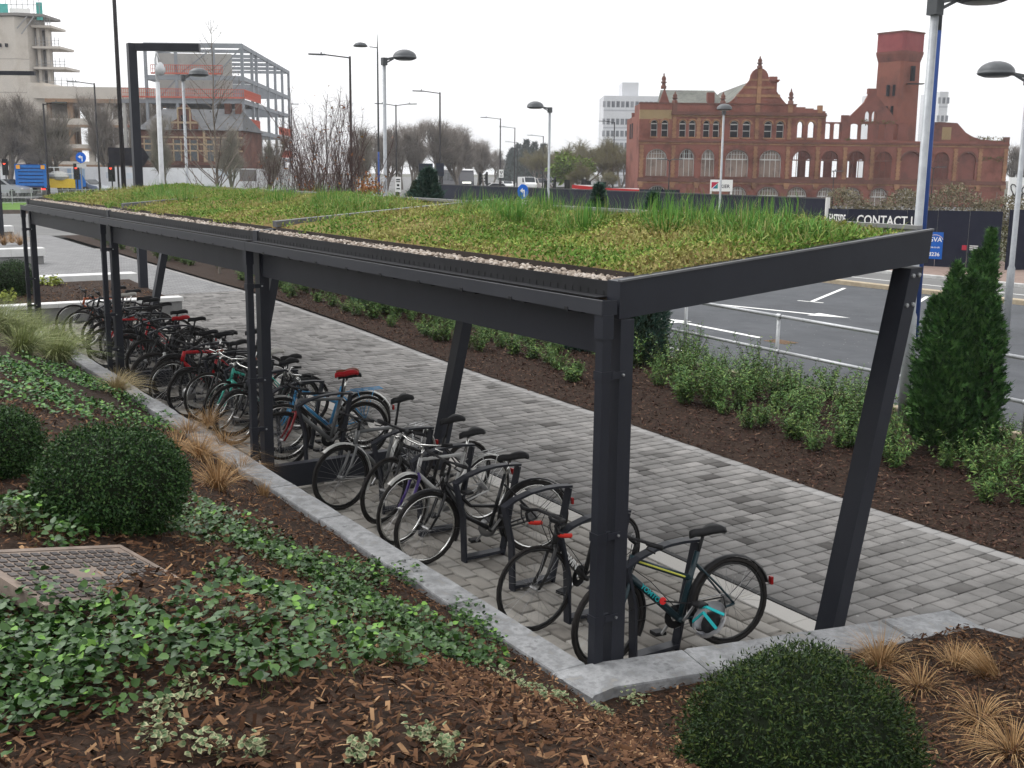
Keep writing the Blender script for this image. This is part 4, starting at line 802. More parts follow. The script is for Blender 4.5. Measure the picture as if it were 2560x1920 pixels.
# ---- clipped balls
def clipped_ball(name, c, r, label, cols, n, leaf, cat='shrub', squash=.92, sd=0, rough=.45, asp=.55):
    e = empty(name, tuple(c), label=label, cat=cat); lump = lambda D: 1 + .055 * np.sin(5 * D[:, 0] + sd) * np.sin(4 * D[:, 1] + 2 * sd) + .025 * np.sin(9 * D[:, 2] + 3 * D[:, 0])
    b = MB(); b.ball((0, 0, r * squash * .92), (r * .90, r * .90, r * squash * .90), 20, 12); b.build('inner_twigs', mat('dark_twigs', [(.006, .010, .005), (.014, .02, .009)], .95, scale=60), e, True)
    b = MB(); b.tube([(0, 0, -.05), (0, 0, r * .5)], .03, 6); b.build('stem', mat('bark', [(.05, .04, .03), (.10, .08, .06)], .9, scale=20), e)
    D = rdir(n); D = D[D[:, 2] > -.92]; n = len(D); k = lump(D) * np.where(rng.uniform(0, 1, n) < .05, rng.uniform(1.0, 1.11, n), rng.uniform(.84, 1.03, n)) * (1 - .10 * (np.sin(11 * D[:, 0] + 3 * sd) * np.sin(9 * D[:, 1] + sd) * np.sin(8 * D[:, 2]) > .38))
    P_ = D * (k * r)[:, None]; P_[:, 2] = P_[:, 2] * squash + r * squash * .92
    d = D * .8 + rng.normal(size=(n, 3)) * .75; u = D + rng.normal(size=(n, 3)) * .6; sz = rng.uniform(.7, 1.3, n) * leaf
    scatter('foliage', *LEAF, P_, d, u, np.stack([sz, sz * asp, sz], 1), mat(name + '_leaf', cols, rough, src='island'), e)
    return e
BOXC = [(.008, .025, .007), (.015, .042, .011), (.026, .062, .016), (.055, .10, .027)]
c = at_bed(285, 1300); clipped_ball('box_ball', (c[0], c[1], c[2] - .06), .372, 'large clipped box ball on the bank above the dry grass tufts', BOXC, 30000, .017, squash=.74)
c = at_bed(-35, 1178); clipped_ball('box_ball', (c[0], c[1], c[2] - .06), .30, 'clipped box ball standing behind and beside the larger one on the bank', BOXC, 20000, .017, sd=2, squash=.74)
clipped_ball('yew_ball', (2.44, -1.15, .90), .445, 'broad shaggy clipped yew ball by the corner of the granite end wall', [(.007, .017, .006), (.014, .031, .009), (.026, .050, .012), (.065, .088, .02)], 60000, .019, squash=.95, sd=1, asp=.32)
# ---- dry and feathery grasses
STRAW = mat('straw', [(.16, .085, .035), (.27, .16, .07), (.40, .27, .14), (.22, .12, .05)], .75, src='island')
def tuft(name, c, label, n, h, spread, width, m, group=None, cat='grass', lean=(0, 0), curl=2.4, rad=.05):
    e = empty(name, tuple(c), label=label, cat=cat, group=group)
    a = rng.uniform(0, 2 * math.pi, n); rr = rng.uniform(0, rad, n); sp = rng.uniform(.1, 1, n) * spread; hh = h * rng.uniform(.55, 1.15, n)
    P_ = np.stack([rr * np.cos(a), rr * np.sin(a), np.full(n, -.02)], 1); d = np.stack([np.cos(a) * sp + lean[0], np.sin(a) * sp + lean[1], np.ones(n)], 1)
    # blade: seven-point strip that arches over and down
    t = np.array([0, .3, .6, .85, 1.05]); drop = np.array([0, .02, -.06, -.26, -.50]); d_ = nrm(d); out = nrm(np.stack([np.cos(a), np.sin(a), np.zeros(n)], 1) + np.array([lean[0], lean[1], 0])); s = nrm(np.cross(d_, out + 1e-3) + rng.normal(size=(n, 3)) * .2)
    cen = P_[:, None] + d_[:, None] * (t[None, :, None] * hh[:, None, None]) + out[:, None] * ((t ** 2)[None, :, None] * (hh * sp * .7)[:, None, None]); cen[:, :, 2] += drop[None] * (hh * np.minimum(sp, 1.2) * curl * .5)[:, None]
    wv = np.array([1, .9, .7, .4, .08])[None, :, None] * width / 2
    A = np.concatenate([cen + s[:, None] * wv, cen - s[:, None] * wv], 1); F = np.array([(i, i + 1, 6 + i, 5 + i) for i in range(4)])
    o = np_mesh('blades', A, (F[None] + (np.arange(n) * 10)[:, None, None]).reshape(-1, 4), m, e); return e
dg = 'dry grass tufts on the bank'
for px, py, n, h, sp, lab in [(545, 1225, 150, .30, .9, 'straw coloured dry grass tuft with a cut base beside the large box ball'), (500, 1150, 170, .34, 1.3, None), (470, 1090, 130, .30, 1.3, None), (560, 1120, 120, .28, 1.2, None), (600, 1180, 90, .26, 1.3, None), (660, 1240, 40, .16, .35, 'small upright stub of dry grass close to the front coping'),
                              (520, 1060, 80, .26, 1.2, None), (440, 1130, 90, .25, 1.2, None)]:
    c = at_bed(px, py); tuft('dry_grass_tuft', c, lab or 'loose straw coloured grass tuft between box ball and front coping', int(n * 2), h * 1.15, sp, .0045, STRAW, dg)
for px, py, n, h, sp, lab in [(2085, 1775, 130, .28, .55, 'upright straw coloured grass tuft right beside the yew ball'), (2200, 1660, 140, .24, 1.3, None), (2480, 1690, 110, .26, .6, None), (2390, 1640, 130, .24, 1.3, None), (2200, 1640, 80, .2, .6, None), (2530, 1880, 120, .24, 1.5, None), (2300, 1720, 90, .2, 1.5, None), (2450, 1800, 90, .2, 1.5, None)]:
    c = at_bed(px, py)
    if py < 1650: c = at_bed(px, py + 25)
    tuft('dry_grass_tuft', c, lab or 'straw coloured dry grass tuft in the bed behind the end wall', int(n * 1.5), h * random.uniform(.8, 1.2), sp * .75, .0042, STRAW, 'dry grass tufts in the end bed', lean=(random.uniform(-.6, .6), random.uniform(-.6, .6)), rad=.07)
FEA = mat('feather_grass', [(.12, .16, .05), (.20, .24, .09), (.30, .31, .15), (.10, .14, .045)], .7, src='island')
for (x, y, n, h) in [(-10.6, -1.15, 900, .62), (-11.9, -1.0, 900, .66), (-13.0, -1.35, 800, .62), (-9.6, -1.75, 700, .55), (-14.2, -.9, 800, .6), (-11.2, -1.9, 700, .6)]:
    tuft('feather_grass', (x, y, float(bedz(x, y))), 'pale green feathery grass clump flowing over the front coping', n, h, .75, .005, FEA, 'feathery grass clumps beyond the ground cover', lean=(.35, .25), curl=3.0, rad=.10)
c = (-9.2, -.75, float(bedz(-9.2, -.75))); tuft('feather_grass', c, 'sandy faded feathery grass clump at the edge of the ground cover', 500, .42, .8, .005, mat('feather_sand', [(.30, .24, .13), (.42, .35, .2)], .75, src='island'), lean=(.4, .2), curl=3)
# ---- access cover with raised squares
mh = empty('access_cover', (.56, -3.307, 1.868), label='weathered iron access cover with a grid of raised squares set in the mulch', cat='manhole cover')
th = 1.9903; mu = np.array([math.cos(th), math.sin(th), 0]); mv = np.array([-math.sin(th), math.cos(th), 0])
for q in (mu, mv): q[2] = -.306 * q[1] - .080 * q[0]
mnn = unit(np.cross(mu, mv)); 
IRON = mat('weathered_iron', [(.13, .105, .09), (.18, .145, .122), (.24, .19, .155)], .7, .15, scale=9, bump=.3, coord='world'); IRON2 = mat('tread_iron', [(.06, .055, .055), (.10, .09, .085)], .55, .3, src='object')
def MP(s, t, k=0): return mu * s + mv * t + mnn * k
b = MB(); a_, c_ = .345, .235; b.prism([MP(-a_, -c_, -.03), MP(a_, -c_, -.03), MP(a_, c_, -.03), MP(-a_, c_, -.03)], mnn * .035); b.build('plate', IRON, mh)
for s0, s1, t0, t1 in ((-a_ - .03, a_ + .03, -c_ - .03, -c_ - .002), (-a_ - .03, a_ + .03, c_ + .002, c_ + .03), (-a_ - .03, -a_ - .002, -c_, c_), (a_ + .002, a_ + .03, -c_, c_)):
    b = MB(); b.prism([MP(s0, t0, -.05), MP(s1, t0, -.05), MP(s1, t1, -.05), MP(s0, t1, -.05)], mnn * .058); b.build('frame_bar', IRON, mh)
me = None; n1, n2 = 15, 10
for i in range(n1):
    for j in range(n2):
        if (i in (0, 14) and j in (0, 9)) or (5 < i < 9 and j in (4, 5)): continue
        s = -.31 + .62 * i / (n1 - 1); t = -.2 + .4 * j / (n2 - 1)
        if me is None:
            b = MB(); b.prism([MP(-.015, -.014), MP(.015, -.014), MP(.015, .014), MP(-.015, .014)], mnn * .006); o = b.build('tread_block', IRON2, mh); me = o.data
        else: o = link('tread_block', me, mh)
        o.location = tuple(MP(s, t, .004))
# ------------------------------------------------------------------ far planting bed beside the walkway
def bed2z(x, y): return gzv(np.asarray(x, float)) + .003 + .075 * np.sin(np.clip((np.asarray(y) - 5.3) / 4.0, 0, 1) * math.pi)
b = MB(); vs = []; xs = np.arange(3.4, -48, -.8); ts = np.linspace(0, 1, 8)
for x in xs:
    for t in ts: y = edgeY(x) - .015 + (9.375 - edgeY(x)) * t; vs.append((x, y, float(bed2z(x, y))))
b.add(vs, [(i * 8 + j, (i + 1) * 8 + j, (i + 1) * 8 + j + 1, i * 8 + j + 1) for i in range(len(xs) - 1) for j in range(7)]); struct(b.build('planting_bed', SOIL, smooth=True))
N = 52000; x = 2.5 - 26 * rng.uniform(0, 1, N) ** 1.5; y = rng.uniform(0, 1, N) ** 1.1 * 4.0 + 5.2; k = (y > np.array([edgeY(q) for q in x]) - .01 + rng.normal(size=N) * .03) & (y < 9.3); xy = np.stack([x[k], y[k]], 1)
o = chips('bark_mulch', xy, bed2z, .025, .07, mat('bark_chip_dark', [(.016, .009, .008), (.032, .016, .013), (.055, .028, .020), (.10, .055, .038), (.17, .11, .075)], .85, src='island', stops=[0, .3, .65, .9, 1]), .03); o['label'] = 'dark bark mulch covering the bed between walkway and car park'
# shrubs: a few grown forms, copied along the bed
SHL = [mat('shrub_leaf', [(.035, .085, .02), (.065, .135, .034), (.10, .19, .05)], .42, src='island'), mat('shrub_leaf_light', [(.13, .21, .05), (.20, .27, .08)], .5, src='island')]
STEM = mat('green_stem', [(.06, .07, .03), (.10, .09, .05)], .8)
def grow_shrub(h, nst, seed):
    r = np.random.default_rng(seed); e = empty('leafy_shrub'); b = MB(); Ps = []; Ds = []; S = []
    for s in range(nst):
        a = r.uniform(0, 6.28); sp = r.uniform(.15, .8); L = h * r.uniform(.6, 1.1); base = np.array([r.normal() * .05, r.normal() * .05, -.03])
        pts = [base + np.array([math.cos(a) * sp * L * t, math.sin(a) * sp * L * t, L * (t - .18 * sp * t * t)]) for t in np.linspace(0, 1, 5)]
        b.tube(pts, [.006, .005, .004, .003, .002], 4)
        for t in np.linspace(.15, 1, 30):
            i = min(int(t * 4), 3); q = pts[i] * (1 - (t * 4 - i)) + pts[i + 1] * (t * 4 - i); dd = unit(pts[i + 1] - pts[i])
            v = r.normal(size=3); v -= dd * (v @ dd); Ps.append(q); Ds.append(unit(v) * .9 + dd * .45 - np.array([0, 0, .15])); S.append(r.uniform(.06, .105) * (1.1 - .3 * t))
    b.build('stems', STEM, e)
    S = np.array(S); n = len(S); u = np.tile([0, 0, 1.0], (n, 1)) + r.normal(size=(n, 3)) * .35
    scatter('leaves', *LEAF, np.array(Ps), np.array(Ds), u, np.stack([S, S * .30, S], 1), SHL, e, (r.uniform(0, 1, n) < .22).astype(int)); return e
forms = [grow_shrub(h, ns, sd) for h, ns, sd in ((.62, 22, 1), (.75, 26, 2), (.5, 18, 3), (.85, 26, 4), (.38, 12, 5))]
for f in forms[1:]: pass
spots = []
r5 = np.random.default_rng(11)
for i in range(420):
    x = 1.6 - 27 * r5.uniform(0, 1) ** 1.15; y = 9.05 - 2.75 * r5.uniform(0, 1) ** 1.35
    if (x + 3.15) ** 2 + (y - 7.8) ** 2 < .5: continue
    if all((x - a) ** 2 + (y - c) ** 2 > .13 for a, c in spots): spots.append((x, y))
for q in [(-2.35, 7.05), (-1.9, 6.75), (-1.55, 7.35), (-4.0, 6.9), (-4.6, 6.55), (-5.3, 6.7), (-6.1, 6.75), (-6.9, 6.8), (-3.5, 6.75), (-12.5, 6.35), (-13.3, 6.45), (-9.0, 6.25), (-8.1, 6.3)]: spots.append(q)
spots += [(-26 - 19 * r5.uniform(), 9.0 - 2.2 * r5.uniform()) for _ in range(34)]
used = set()
for i, (x, y) in enumerate(spots):
    k = int(r5.integers(0, 4)) if y > 6.9 else int(r5.choice([0, 2, 4]))
    o = forms[k] if k not in used else copy_tree(forms[k]); used.add(k)
    o.location = (x, y, float(bed2z(x, y))); s = r5.uniform(.6, 1.0); o.scale = (s, s, s * r5.uniform(.9, 1.1)); o.rotation_euler = (0, 0, r5.uniform(0, 6.28))
    tag(o, 'low evergreen shrub with narrow arching leaves in the bed beside the car park', 'shrub', 'evergreen shrubs in the walkway bed')
for k, f in enumerate(forms):
    if k not in used: f.location = (-14.5, 7.2, .25); tag(f, 'low evergreen shrub with narrow arching leaves in the bed beside the car park', 'shrub', 'evergreen shrubs in the walkway bed')
# conifers
def conifer(c, h, R, label, cols, n, leaf, shape, name='conifer', columns=7, sd=0, droop=.0, tipn=0):
    r = np.random.default_rng(40 + sd); e = empty(name, tuple(c), label=label, cat='conifer')
    b = MB(); b.tube([(0, 0, -.05), (0, 0, h * .85)], [.05, .012], 6); b.build('trunk', MATS['bark'], e)
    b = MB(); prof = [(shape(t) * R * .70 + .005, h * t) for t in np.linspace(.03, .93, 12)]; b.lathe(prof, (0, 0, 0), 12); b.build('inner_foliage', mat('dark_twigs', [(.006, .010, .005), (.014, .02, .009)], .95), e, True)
    t = r.uniform(.02, 1, n) ** 1.15; a = r.uniform(0, 6.283, n)
    lob = 1 + .22 * np.sin(columns * a + 5 * t + sd) * np.sin(9 * t + a * 2) + .15 * np.sin(13 * t + 3 * a) + .10 * r.normal(size=n)
    rad = np.array([shape(q) for q in t]) * R * lob * (1 - .45 * r.uniform(0, 1, n) ** 2.2)
    P_ = np.stack([rad * np.cos(a) + .22 * np.maximum(0, t - .6) * R, rad * np.sin(a) + .5 * np.maximum(0, t - .6) * R, t * h], 1); O = np.stack([np.cos(a), np.sin(a), np.zeros(n)], 1)
    d = O * (.55 + droop) + np.array([0, 0, .9 - droop]) + r.normal(size=(n, 3)) * .42; u = O + r.normal(size=(n, 3)) * .5; sz = r.uniform(.6, 1.3, n) * leaf
    FAN = ([(0, 0, 0), (.35, .32, .05), (.3, .08, 0), (.65, .22, .05), (.55, .04, 0), (1, 0, .03), (.35, -.32, .05), (.3, -.08, 0), (.65, -.22, .05), (.55, -.04, 0)], [(0, 1, 2), (2, 3, 4), (4, 5, 9), (0, 7, 6), (7, 9, 8), (0, 2, 7), (2, 4, 7), (4, 9, 7)])
    scatter('foliage', *FAN, P_, d, u, np.stack([sz, sz * .55, sz], 1), mat(name + '_foliage_%d' % sd, cols, .6, src='island'), e); return e
def cyp(t): return np.interp(t, [0, .06, .22, .42, .58, .74, .88, 1], [.50, .72, 1, .98, .84, .52, .22, .05])
def plume_cypress(c, h, label, cols):
    r = np.random.default_rng(77); e = empty('cypress', tuple(c), label=label, cat='conifer'); b = MB(); b.tube([(0, 0, -.05), (0, 0, h * .8)], [.05, .012], 6); b.build('trunk', MATS['bark'], e)
    core = MB(); PP = []; DD = []; SS = []; OO = []
    plumes = [(.12, .25, .0, 1.0, .17)] + [(*(np.array([math.cos(a), math.sin(a)]) * q), z0, hh, rr) for a, q, z0, hh, rr in [(i * .68 + .4 * r.normal(), r.uniform(.08, .24), r.uniform(0, .08), r.uniform(.70, .93), r.uniform(.19, .25)) for i in range(10)] + [(i * .46 + .3 * r.normal(), r.uniform(.28, .42), r.uniform(0, .10), r.uniform(.42, .74), r.uniform(.18, .24)) for i in range(14)]]
    for px, py, z0, hh, rr in plumes:
        top = hh * h; z0 = z0 * h; n = int(2600 * (top - z0) / h + 500); t = r.uniform(0, 1, n) ** .9; a = r.uniform(0, 6.283, n); prof = np.interp(t, [0, .12, .4, .7, .9, 1], [.5, .85, 1, .72, .32, .03]); q = prof * rr * (1 - .5 * r.uniform(0, 1, n) ** 2) * (1 + .22 * np.sin(9 * t * (top - z0) + 3 * a))
        fan = 1 + .35 * t * np.hypot(px, py)
        O = np.stack([np.cos(a), np.sin(a), np.zeros(n)], 1); PP.append(np.stack([px * fan * .95 + q * np.cos(a), py * fan * .95 + q * np.sin(a), z0 + t * (top - z0)], 1)); DD.append(O * .5 + np.array([px * .6, py * .6, .85]) + r.normal(size=(n, 3)) * .35); OO.append(O); SS.append(r.uniform(.6, 1.4, n) * .12 * (1.1 - .25 * t))
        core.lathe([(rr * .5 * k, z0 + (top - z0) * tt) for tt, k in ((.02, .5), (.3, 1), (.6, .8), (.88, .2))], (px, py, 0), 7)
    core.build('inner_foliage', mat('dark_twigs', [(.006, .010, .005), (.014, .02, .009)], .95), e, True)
    P_, D_, O_, S_ = map(np.concatenate, (PP, DD, OO, SS)); FAN = ([(0, 0, 0), (.35, .26, .05), (.3, .06, 0), (.65, .18, .05), (.55, .03, 0), (1, 0, .03), (.35, -.26, .05), (.3, -.06, 0), (.65, -.18, .05), (.55, -.03, 0)], [(0, 1, 2), (2, 3, 4), (4, 5, 9), (0, 7, 6), (7, 9, 8), (0, 2, 7), (2, 4, 7), (4, 9, 7)])
    scatter('foliage', *FAN, P_, D_, O_ + r.normal(size=O_.shape) * .5, np.stack([S_, S_ * .9, S_], 1), mat('cypress_foliage', cols, .6, src='island'), e)
plume_cypress((-3.16, 7.78, float(bed2z(-3.16, 7.78))), 2.72, 'shaggy dark green column of a cypress beside the galvanised railing', [(.010, .034, .010), (.024, .070, .018), (.048, .12, .030), (.09, .18, .05)])
0 and conifer((-3.16, 7.78, float(bed2z(-3.16, 7.78))), 2.70, .52, 'shaggy dark green column of a cypress beside the galvanised railing', [(.010, .034, .010), (.026, .076, .020), (.055, .135, .035), (.10, .20, .055)], 34000, .15, cyp, 'cypress', 7, 1)
def cone(t): return np.interp(t, [0, .08, .3, .6, .85, 1], [.7, 1, .9, .55, .22, .03])
BLU = [(.022, .050, .040), (.035, .075, .058), (.06, .105, .08), (.035, .06, .03)]
conifer((-9.75, 8.35, .15), 2.95, .42, 'blue green conifer glimpsed past the corner post of the shelter', BLU, 9000, .14, cone, 'blue_conifer', 5, 2, .25)
conifer((-11.35, 8.4, .17), 3.05, .55, 'blue green conifer whose tip shows over the planted roof by a domed lamp', BLU, 8000, .14, cone, 'blue_conifer', 5, 3, .25)
conifer((-17.6, 8.2, .3), 3.15, 1.25, 'broad blue green conifer rising behind the planted roof', BLU, 14000, .17, cone, 'blue_conifer', 5, 4, .3)
# ------------------------------------------------------------------ galvanised railing
ra = empty('tubular_railing', (-7.43, 9.2, .1), label='galvanised two-rail tubular railing between planting bed and car park', cat='railing')
RX = [-7.43 + 2.18 * k for k in range(5, -12, -1)]
for i, x in enumerate(RX):
    b = MB(); b.tube([(x, 9.2, gz(x) - .05), (x, 9.2, gz(x) + 1.15)], .03, 8); po = b.build('post', GALV, ra, True, loc=(7.43, -9.2, -.1))
    for z in (.56, 1.13):
        b = MB(); b.lathe([(.036, -.05), (.041, -.035), (.041, .035), (.036, .05)], (x, 9.2, gz(x) + z), 8, (1, 0, 0)); b.lathe([(.039, -.055), (.039, .0)], (x, 9.2, gz(x) + z), 8); b.build('clamp', GALV, po, True, loc=(0, 0, 0))
    if i:
        for z in (.56, 1.13):
            b = MB(); b.tube([(RX[i - 1] - .03, 9.2, gz(RX[i - 1]) + z), (x + .03, 9.2, gz(x) + z)], .029, 8); b.build('rail', GALV, ra, True, loc=(7.43, -9.2, -.1))
# ------------------------------------------------------------------ lamps
LDK = mat('lamp_grey', [(.075, .08, .085), (.10, .105, .11)], .45, .2); LPOLE = mat('lamp_pole_grey', [(.27, .285, .30), (.36, .375, .39)], .5, .35, scale=8); LBLK = mat('lamp_black', [(.016, .014, .015), (.026, .023, .024)], .5); LENS = mat('lamp_lens', [(.35, .35, .34)], .3); BLUEP = mat('mast_blue', [(.018, .045, .16), (.026, .06, .20)], .45)
def ground_pt(x, D, z=0.0):
    q = at_p(x, 430, D); return np.array([q[0], q[1], z])
def dome_lamp(p, H, hx, hy, label, group=None):                # hx,hy: head offset
    e = empty('street_lamp', tuple(p), label=label, cat='street lamp', group=group)
    b = MB(); b.tube([(0, 0, -.1), (0, 0, 1.6), (0, 0, 1.66), (0, 0, H)], [.078, .078, .055, .052], 10); b.build('pole', LPOLE, e, True)
    h = np.array([hx, hy, 0]); L = np.linalg.norm(h); d = h / L
    b = MB(); b.box(-.075, .075, -.075, .075, H - .06, H + .16); b.bar((0, 0, H + .10), tuple(d * (L - .28) + [0, 0, H + .17]), .07, .06); b.bar((0, 0, H - .02), tuple(d * .28 + [0, 0, H + .13]), .05, .04); b.build('bracket', LDK, e)
    b = MB(); prof = [(.36 * math.cos(a), .235 * math.sin(a)) for a in np.linspace(0, math.pi / 2, 8)]; prof[-1] = (0.001, .235); b.lathe([(.0, -.075), (.24, -.07), (.345, -.03), (.37, .0)] + prof, tuple(h + [0, 0, H + .17]), 20); hd = b.build('lamp_head', LDK, e, True)
    b = MB(); b.lathe([(0, -.082), (.22, -.076), (.23, -.07)], tuple(h + [0, 0, H + .17]), 16); b.build('lens', LENS, hd, True)
    return e
def lamp_top(x, y, D): return float(at_p(x, y, D)[2])
R_ = RH[:2]
def dl(x, D, y, side, label, toward=0.0):
    off = R_ * side * .62 - FH[:2] * toward; return dome_lamp(ground_pt(x, D), lamp_top(x, y, D), off[0], off[1], label)
dl(963, 35, 158, 1, 'grey domed car park lamp rising beside the blue tipped mast')
dl(1372, 49, 278, -1, 'grey domed lamp standing in front of the navy hoarding and the bare trees')
dl(1803, 55, 283, -.15, 'grey domed lamp standing in front of the white contractor board', .6)
dl(467, 43, 198, 1, 'grey domed lamp in front of the steel frame building', .1)
dome_lamp(np.array([-8.65, 17.33, 0]), 5.35, *(R_ * -.68), 'grey domed lamp in the car park beyond the cypress')
q = ground_pt(2306, 15.2, 0.0); dome_lamp(q, lamp_top(2350, 26, 15.2), *(R_ * .60), 'tall grey domed lamp close behind the corner of the planted roof')
def street_lamp(x, D, y, arm, label, double=False, H=None, group='black street lamps along the roads', w=.085, rise=.08, toward=0):
    p = ground_pt(x, D); H = H or lamp_top(x, y, D); e = empty('street_lamp', tuple(p), label=label, cat='street lamp', group=group)
    b = MB(); b.tube([(0, 0, -.1), (0, 0, 2.0), (0, 0, 2.1), (0, 0, H)], [w * 1.3, w * 1.3, w, w * .75], 8); b.build('pole', LBLK, e, True)
    for s in ((1, -1) if double else (1,)):
        d = np.array([R_[0] * arm * s, R_[1] * arm * s, 0]); L = abs(arm); t = d / L
        b = MB(); b.tube([(0, 0, H - .08), tuple(t * (L - .9) + [0, 0, H + rise])], .035, 6); b.build('arm', LBLK, e, True)
        b = MB(); b.bar(tuple(t * (L - .95) + [0, 0, H + rise]), tuple(t * L + [0, 0, H + rise + .02]), .26, .07); hd = b.build('lamp_head', LDK, e); b = MB(); b.bar(tuple(t * (L - .8) + [0, 0, H + rise - .04]), tuple(t * (L - .1) + [0, 0, H + rise - .02]), .2, .012); b.build('lens', LENS, hd)
        b = MB(); b.tube([tuple(t * (L - .7) + [0, 0, H + rise + .03]), tuple(t * (L - .7) + [0, 0, H + rise + .14])], .035, 6); b.build('photocell', LDK, e)
    return e
street_lamp(879, 65, 141, -2.3, 'tall black street lamp rising out of the brown-leaved saplings')
street_lamp(1100, 93, 231, -2.2, 'black street lamp beside the backs of two dark road signs')
street_lamp(1250, 138, 296, -2.4, 'black street lamp with a white traffic sign fixed to its pole')
street_lamp(1286, 165, 319, -2.3, 'black street lamp before the far blue conifers')
street_lamp(1293, 215, 356, -2.3, 'distant black street lamp before the far conifers')
street_lamp(1311, 235, 366, -2.3, 'distant black street lamp farthest along the road')
street_lamp(1357, 170, 340, -2.4, 'black street lamp among the trees with only its top showing')
street_lamp(991, 110, 262, 2.0, 'black double-headed street lamp before the bare tree group', True)
street_lamp(1533, 145, 305, -2.0, 'black street lamp beside the side wall of the red brick works')
street_lamp(248, 95, 208, -2.2, 'black street lamp in front of the concrete frame under construction')
street_lamp(119, 80, 259, 1.6, 'black street lamp with its head turned to the concrete frame, among bare trees')
street_lamp(1673, 100, 401, 1.1, 'thin double-headed street lamp in front of the boarded arches', True, w=.05)
street_lamp(2085, 100, 430, .8, 'thin street lamp in front of the works near the open arches', w=.045)
street_lamp(2333, 100, 420, 1.1, 'thin double-headed street lamp beside the blue mast before the works', True, w=.045)
street_lamp(732, 140, 262, .9, 'thin dark lamp column in front of the receding steel frame', w=.08)
e = empty('black_mast', tuple(ground_pt(308, 60)), label='very tall plain black mast passing behind the angular path lamp', cat='mast'); b = MB(); b.tube([(0, 0, -.1), (0, 0, 16)], [.13, .085], 10); b.build('pole', LBLK, e, True); b = MB(); b.bbox(-.16, .16, -.16, .16, -.1, .35, .02); b.build('base', LBLK, e)
def mast(x, D, H, blue_to, head, label):
    e = empty('blue_mast', tuple(ground_pt(x, D)), label=label, cat='mast'); b = MB(); b.tube([(0, 0, -.1), (0, 0, blue_to)], [.085, .062], 10); b.build('lower_pole', BLUEP, e, True)
    b = MB(); b.tube([(0, 0, blue_to), (0, 0, H * .9), (0, 0, H)], [.062, .05, .012], 8); b.build('upper_pole', LDK, e, True)
    if head:
        b = MB(); z = H * .93; b.bar((0, 0, z), tuple(R_ * -.5) + (z + .05,), .06, .05); b.build('arm', LDK, e); b = MB(); b.lathe([(0, -.08), (.42, -.05), (.45, 0), (.3, .16), (0.001, .22)], tuple(R_ * -1.05) + (z + .1,), 14); b.build('lamp_head', LDK, e, True)
mast(947, 72, lamp_top(940, 85, 72), 4.5, True, 'slender mast with blue lower half and small domed head')
mast(2318, 24, 8.4, 6.4, False, 'blue painted mast directly behind the tall grey domed lamp')
# angular path lamps
def path_lamp(p, H, L, label):
    e = empty('path_lamp', tuple(p), label=label, cat='lamp'); b = MB(); b.bbox(-.095, .095, -.095, .095, -.05, H, .004); b.build('post', ANTH, e)
    b = MB(); d = R_ * 1.0; b.bar(tuple(d * .1) + (H - .085,), tuple(d * L) + (H - .085,), .17, .165); a = b.build('arm', ANTH, e); b = MB(); b.bar(tuple(d * .8) + (H - .171,), tuple(d * (L - .06)) + (H - .171,), .12, .008); b.build('light_panel', LENS, a)
    e.rotation_euler = (0, 0, 0)
qp = at_z(360, 744, .33); path_lamp((qp[0], qp[1], .33), float(at_p(322, 108, float((qp - CAM) @ FH))[2]) - .33, 1.6, 'dark square path lamp with a long angular arm at the end of the shelter')
path_lamp((-47.7, 4.33, .33), 7.0, 1.9, 'dark angular path lamp standing by the far planter')
p = ground_pt(404, 38); e = empty('camera_pole', tuple(p), label='white pole with a hooded dome security camera on top', cat='camera pole'); WP = mat('pole_white', [(.42, .43, .44), (.55, .56, .57)], .5, scale=5); H = lamp_top(393, 205, 38)
b = MB(); b.tube([(0, 0, -.1), (0, 0, 2.5), (0, 0, 2.6), (0, 0, H)], [.105, .10, .085, .07], 10); b.build('pole', WP, e, True)
b = MB(); b.tube([(0, 0, H - .5), (-.02, -.03, H + .7), (.0, .0, H + .95), (.05, .07, H + .7)], .04, 6); b.build('swan_neck', WP, e, True); b = MB(); b.lathe([(.04, .25), (.11, .18), (.165, .04), (.165, -.05), (.11, -.14), (.0, -.18)], (.06, .09, H + .38), 12); b.build('camera_dome', WP, e, True)
# ------------------------------------------------------------------ hoardings and their signs
NAVY = mat('navy_hoarding', [(.010, .012, .024), (.015, .017, .031)], .75, scale=2, coord='world', spec=.15)
def hoarding(name, pts, h, label, m=None, cat='hoarding', board=1.22, cap=None, z0=.0, hs=None):
    e = empty(name, (pts[0][0], pts[0][1], z0), label=label, cat=cat); O = np.array([pts[0][0], pts[0][1], 0]); m = m or NAVY; hs = hs or [h] * len(pts)
    for k in range(len(pts) - 1):
        a = np.array([*pts[k], 0.0]); c = np.array([*pts[k + 1], 0.0]); L = np.linalg.norm(c - a); u = (c - a) / L; nn = np.array([u[1], -u[0], 0]); n = max(1, round(L / board))
        for i in range(n):
            h0 = hs[k] + (hs[k + 1] - hs[k]) * i / n; b = MB(); b.fbox(a - O, u, nn, L * i / n + .006, L * (i + 1) / n - .006, -.02, .0 + .003 * (i % 2), 0, h0); b.build('panel', m, e)
        if cap: b = MB(); b.fbox(a - O, u, nn, 0, L, -.05, .03, min(hs) + .002, min(hs) + .06); b.build('cap_rail', cap, e)
    return e, O
def P2(x, y, z): q = at_z(x, y, z); return (q[0], q[1])
def base_top(x, yb, yt):
    q = at_z(x, yb, .08); D = float((q - CAM) @ FH); return (q[0], q[1]), float(at_p(x, yt, D)[2]) - .08
(hR, z_r), (hF, z_f), (hE, z_e) = base_top(2495, 676, 529), base_top(2112, 655, 523), base_top(2064, 650, 519)
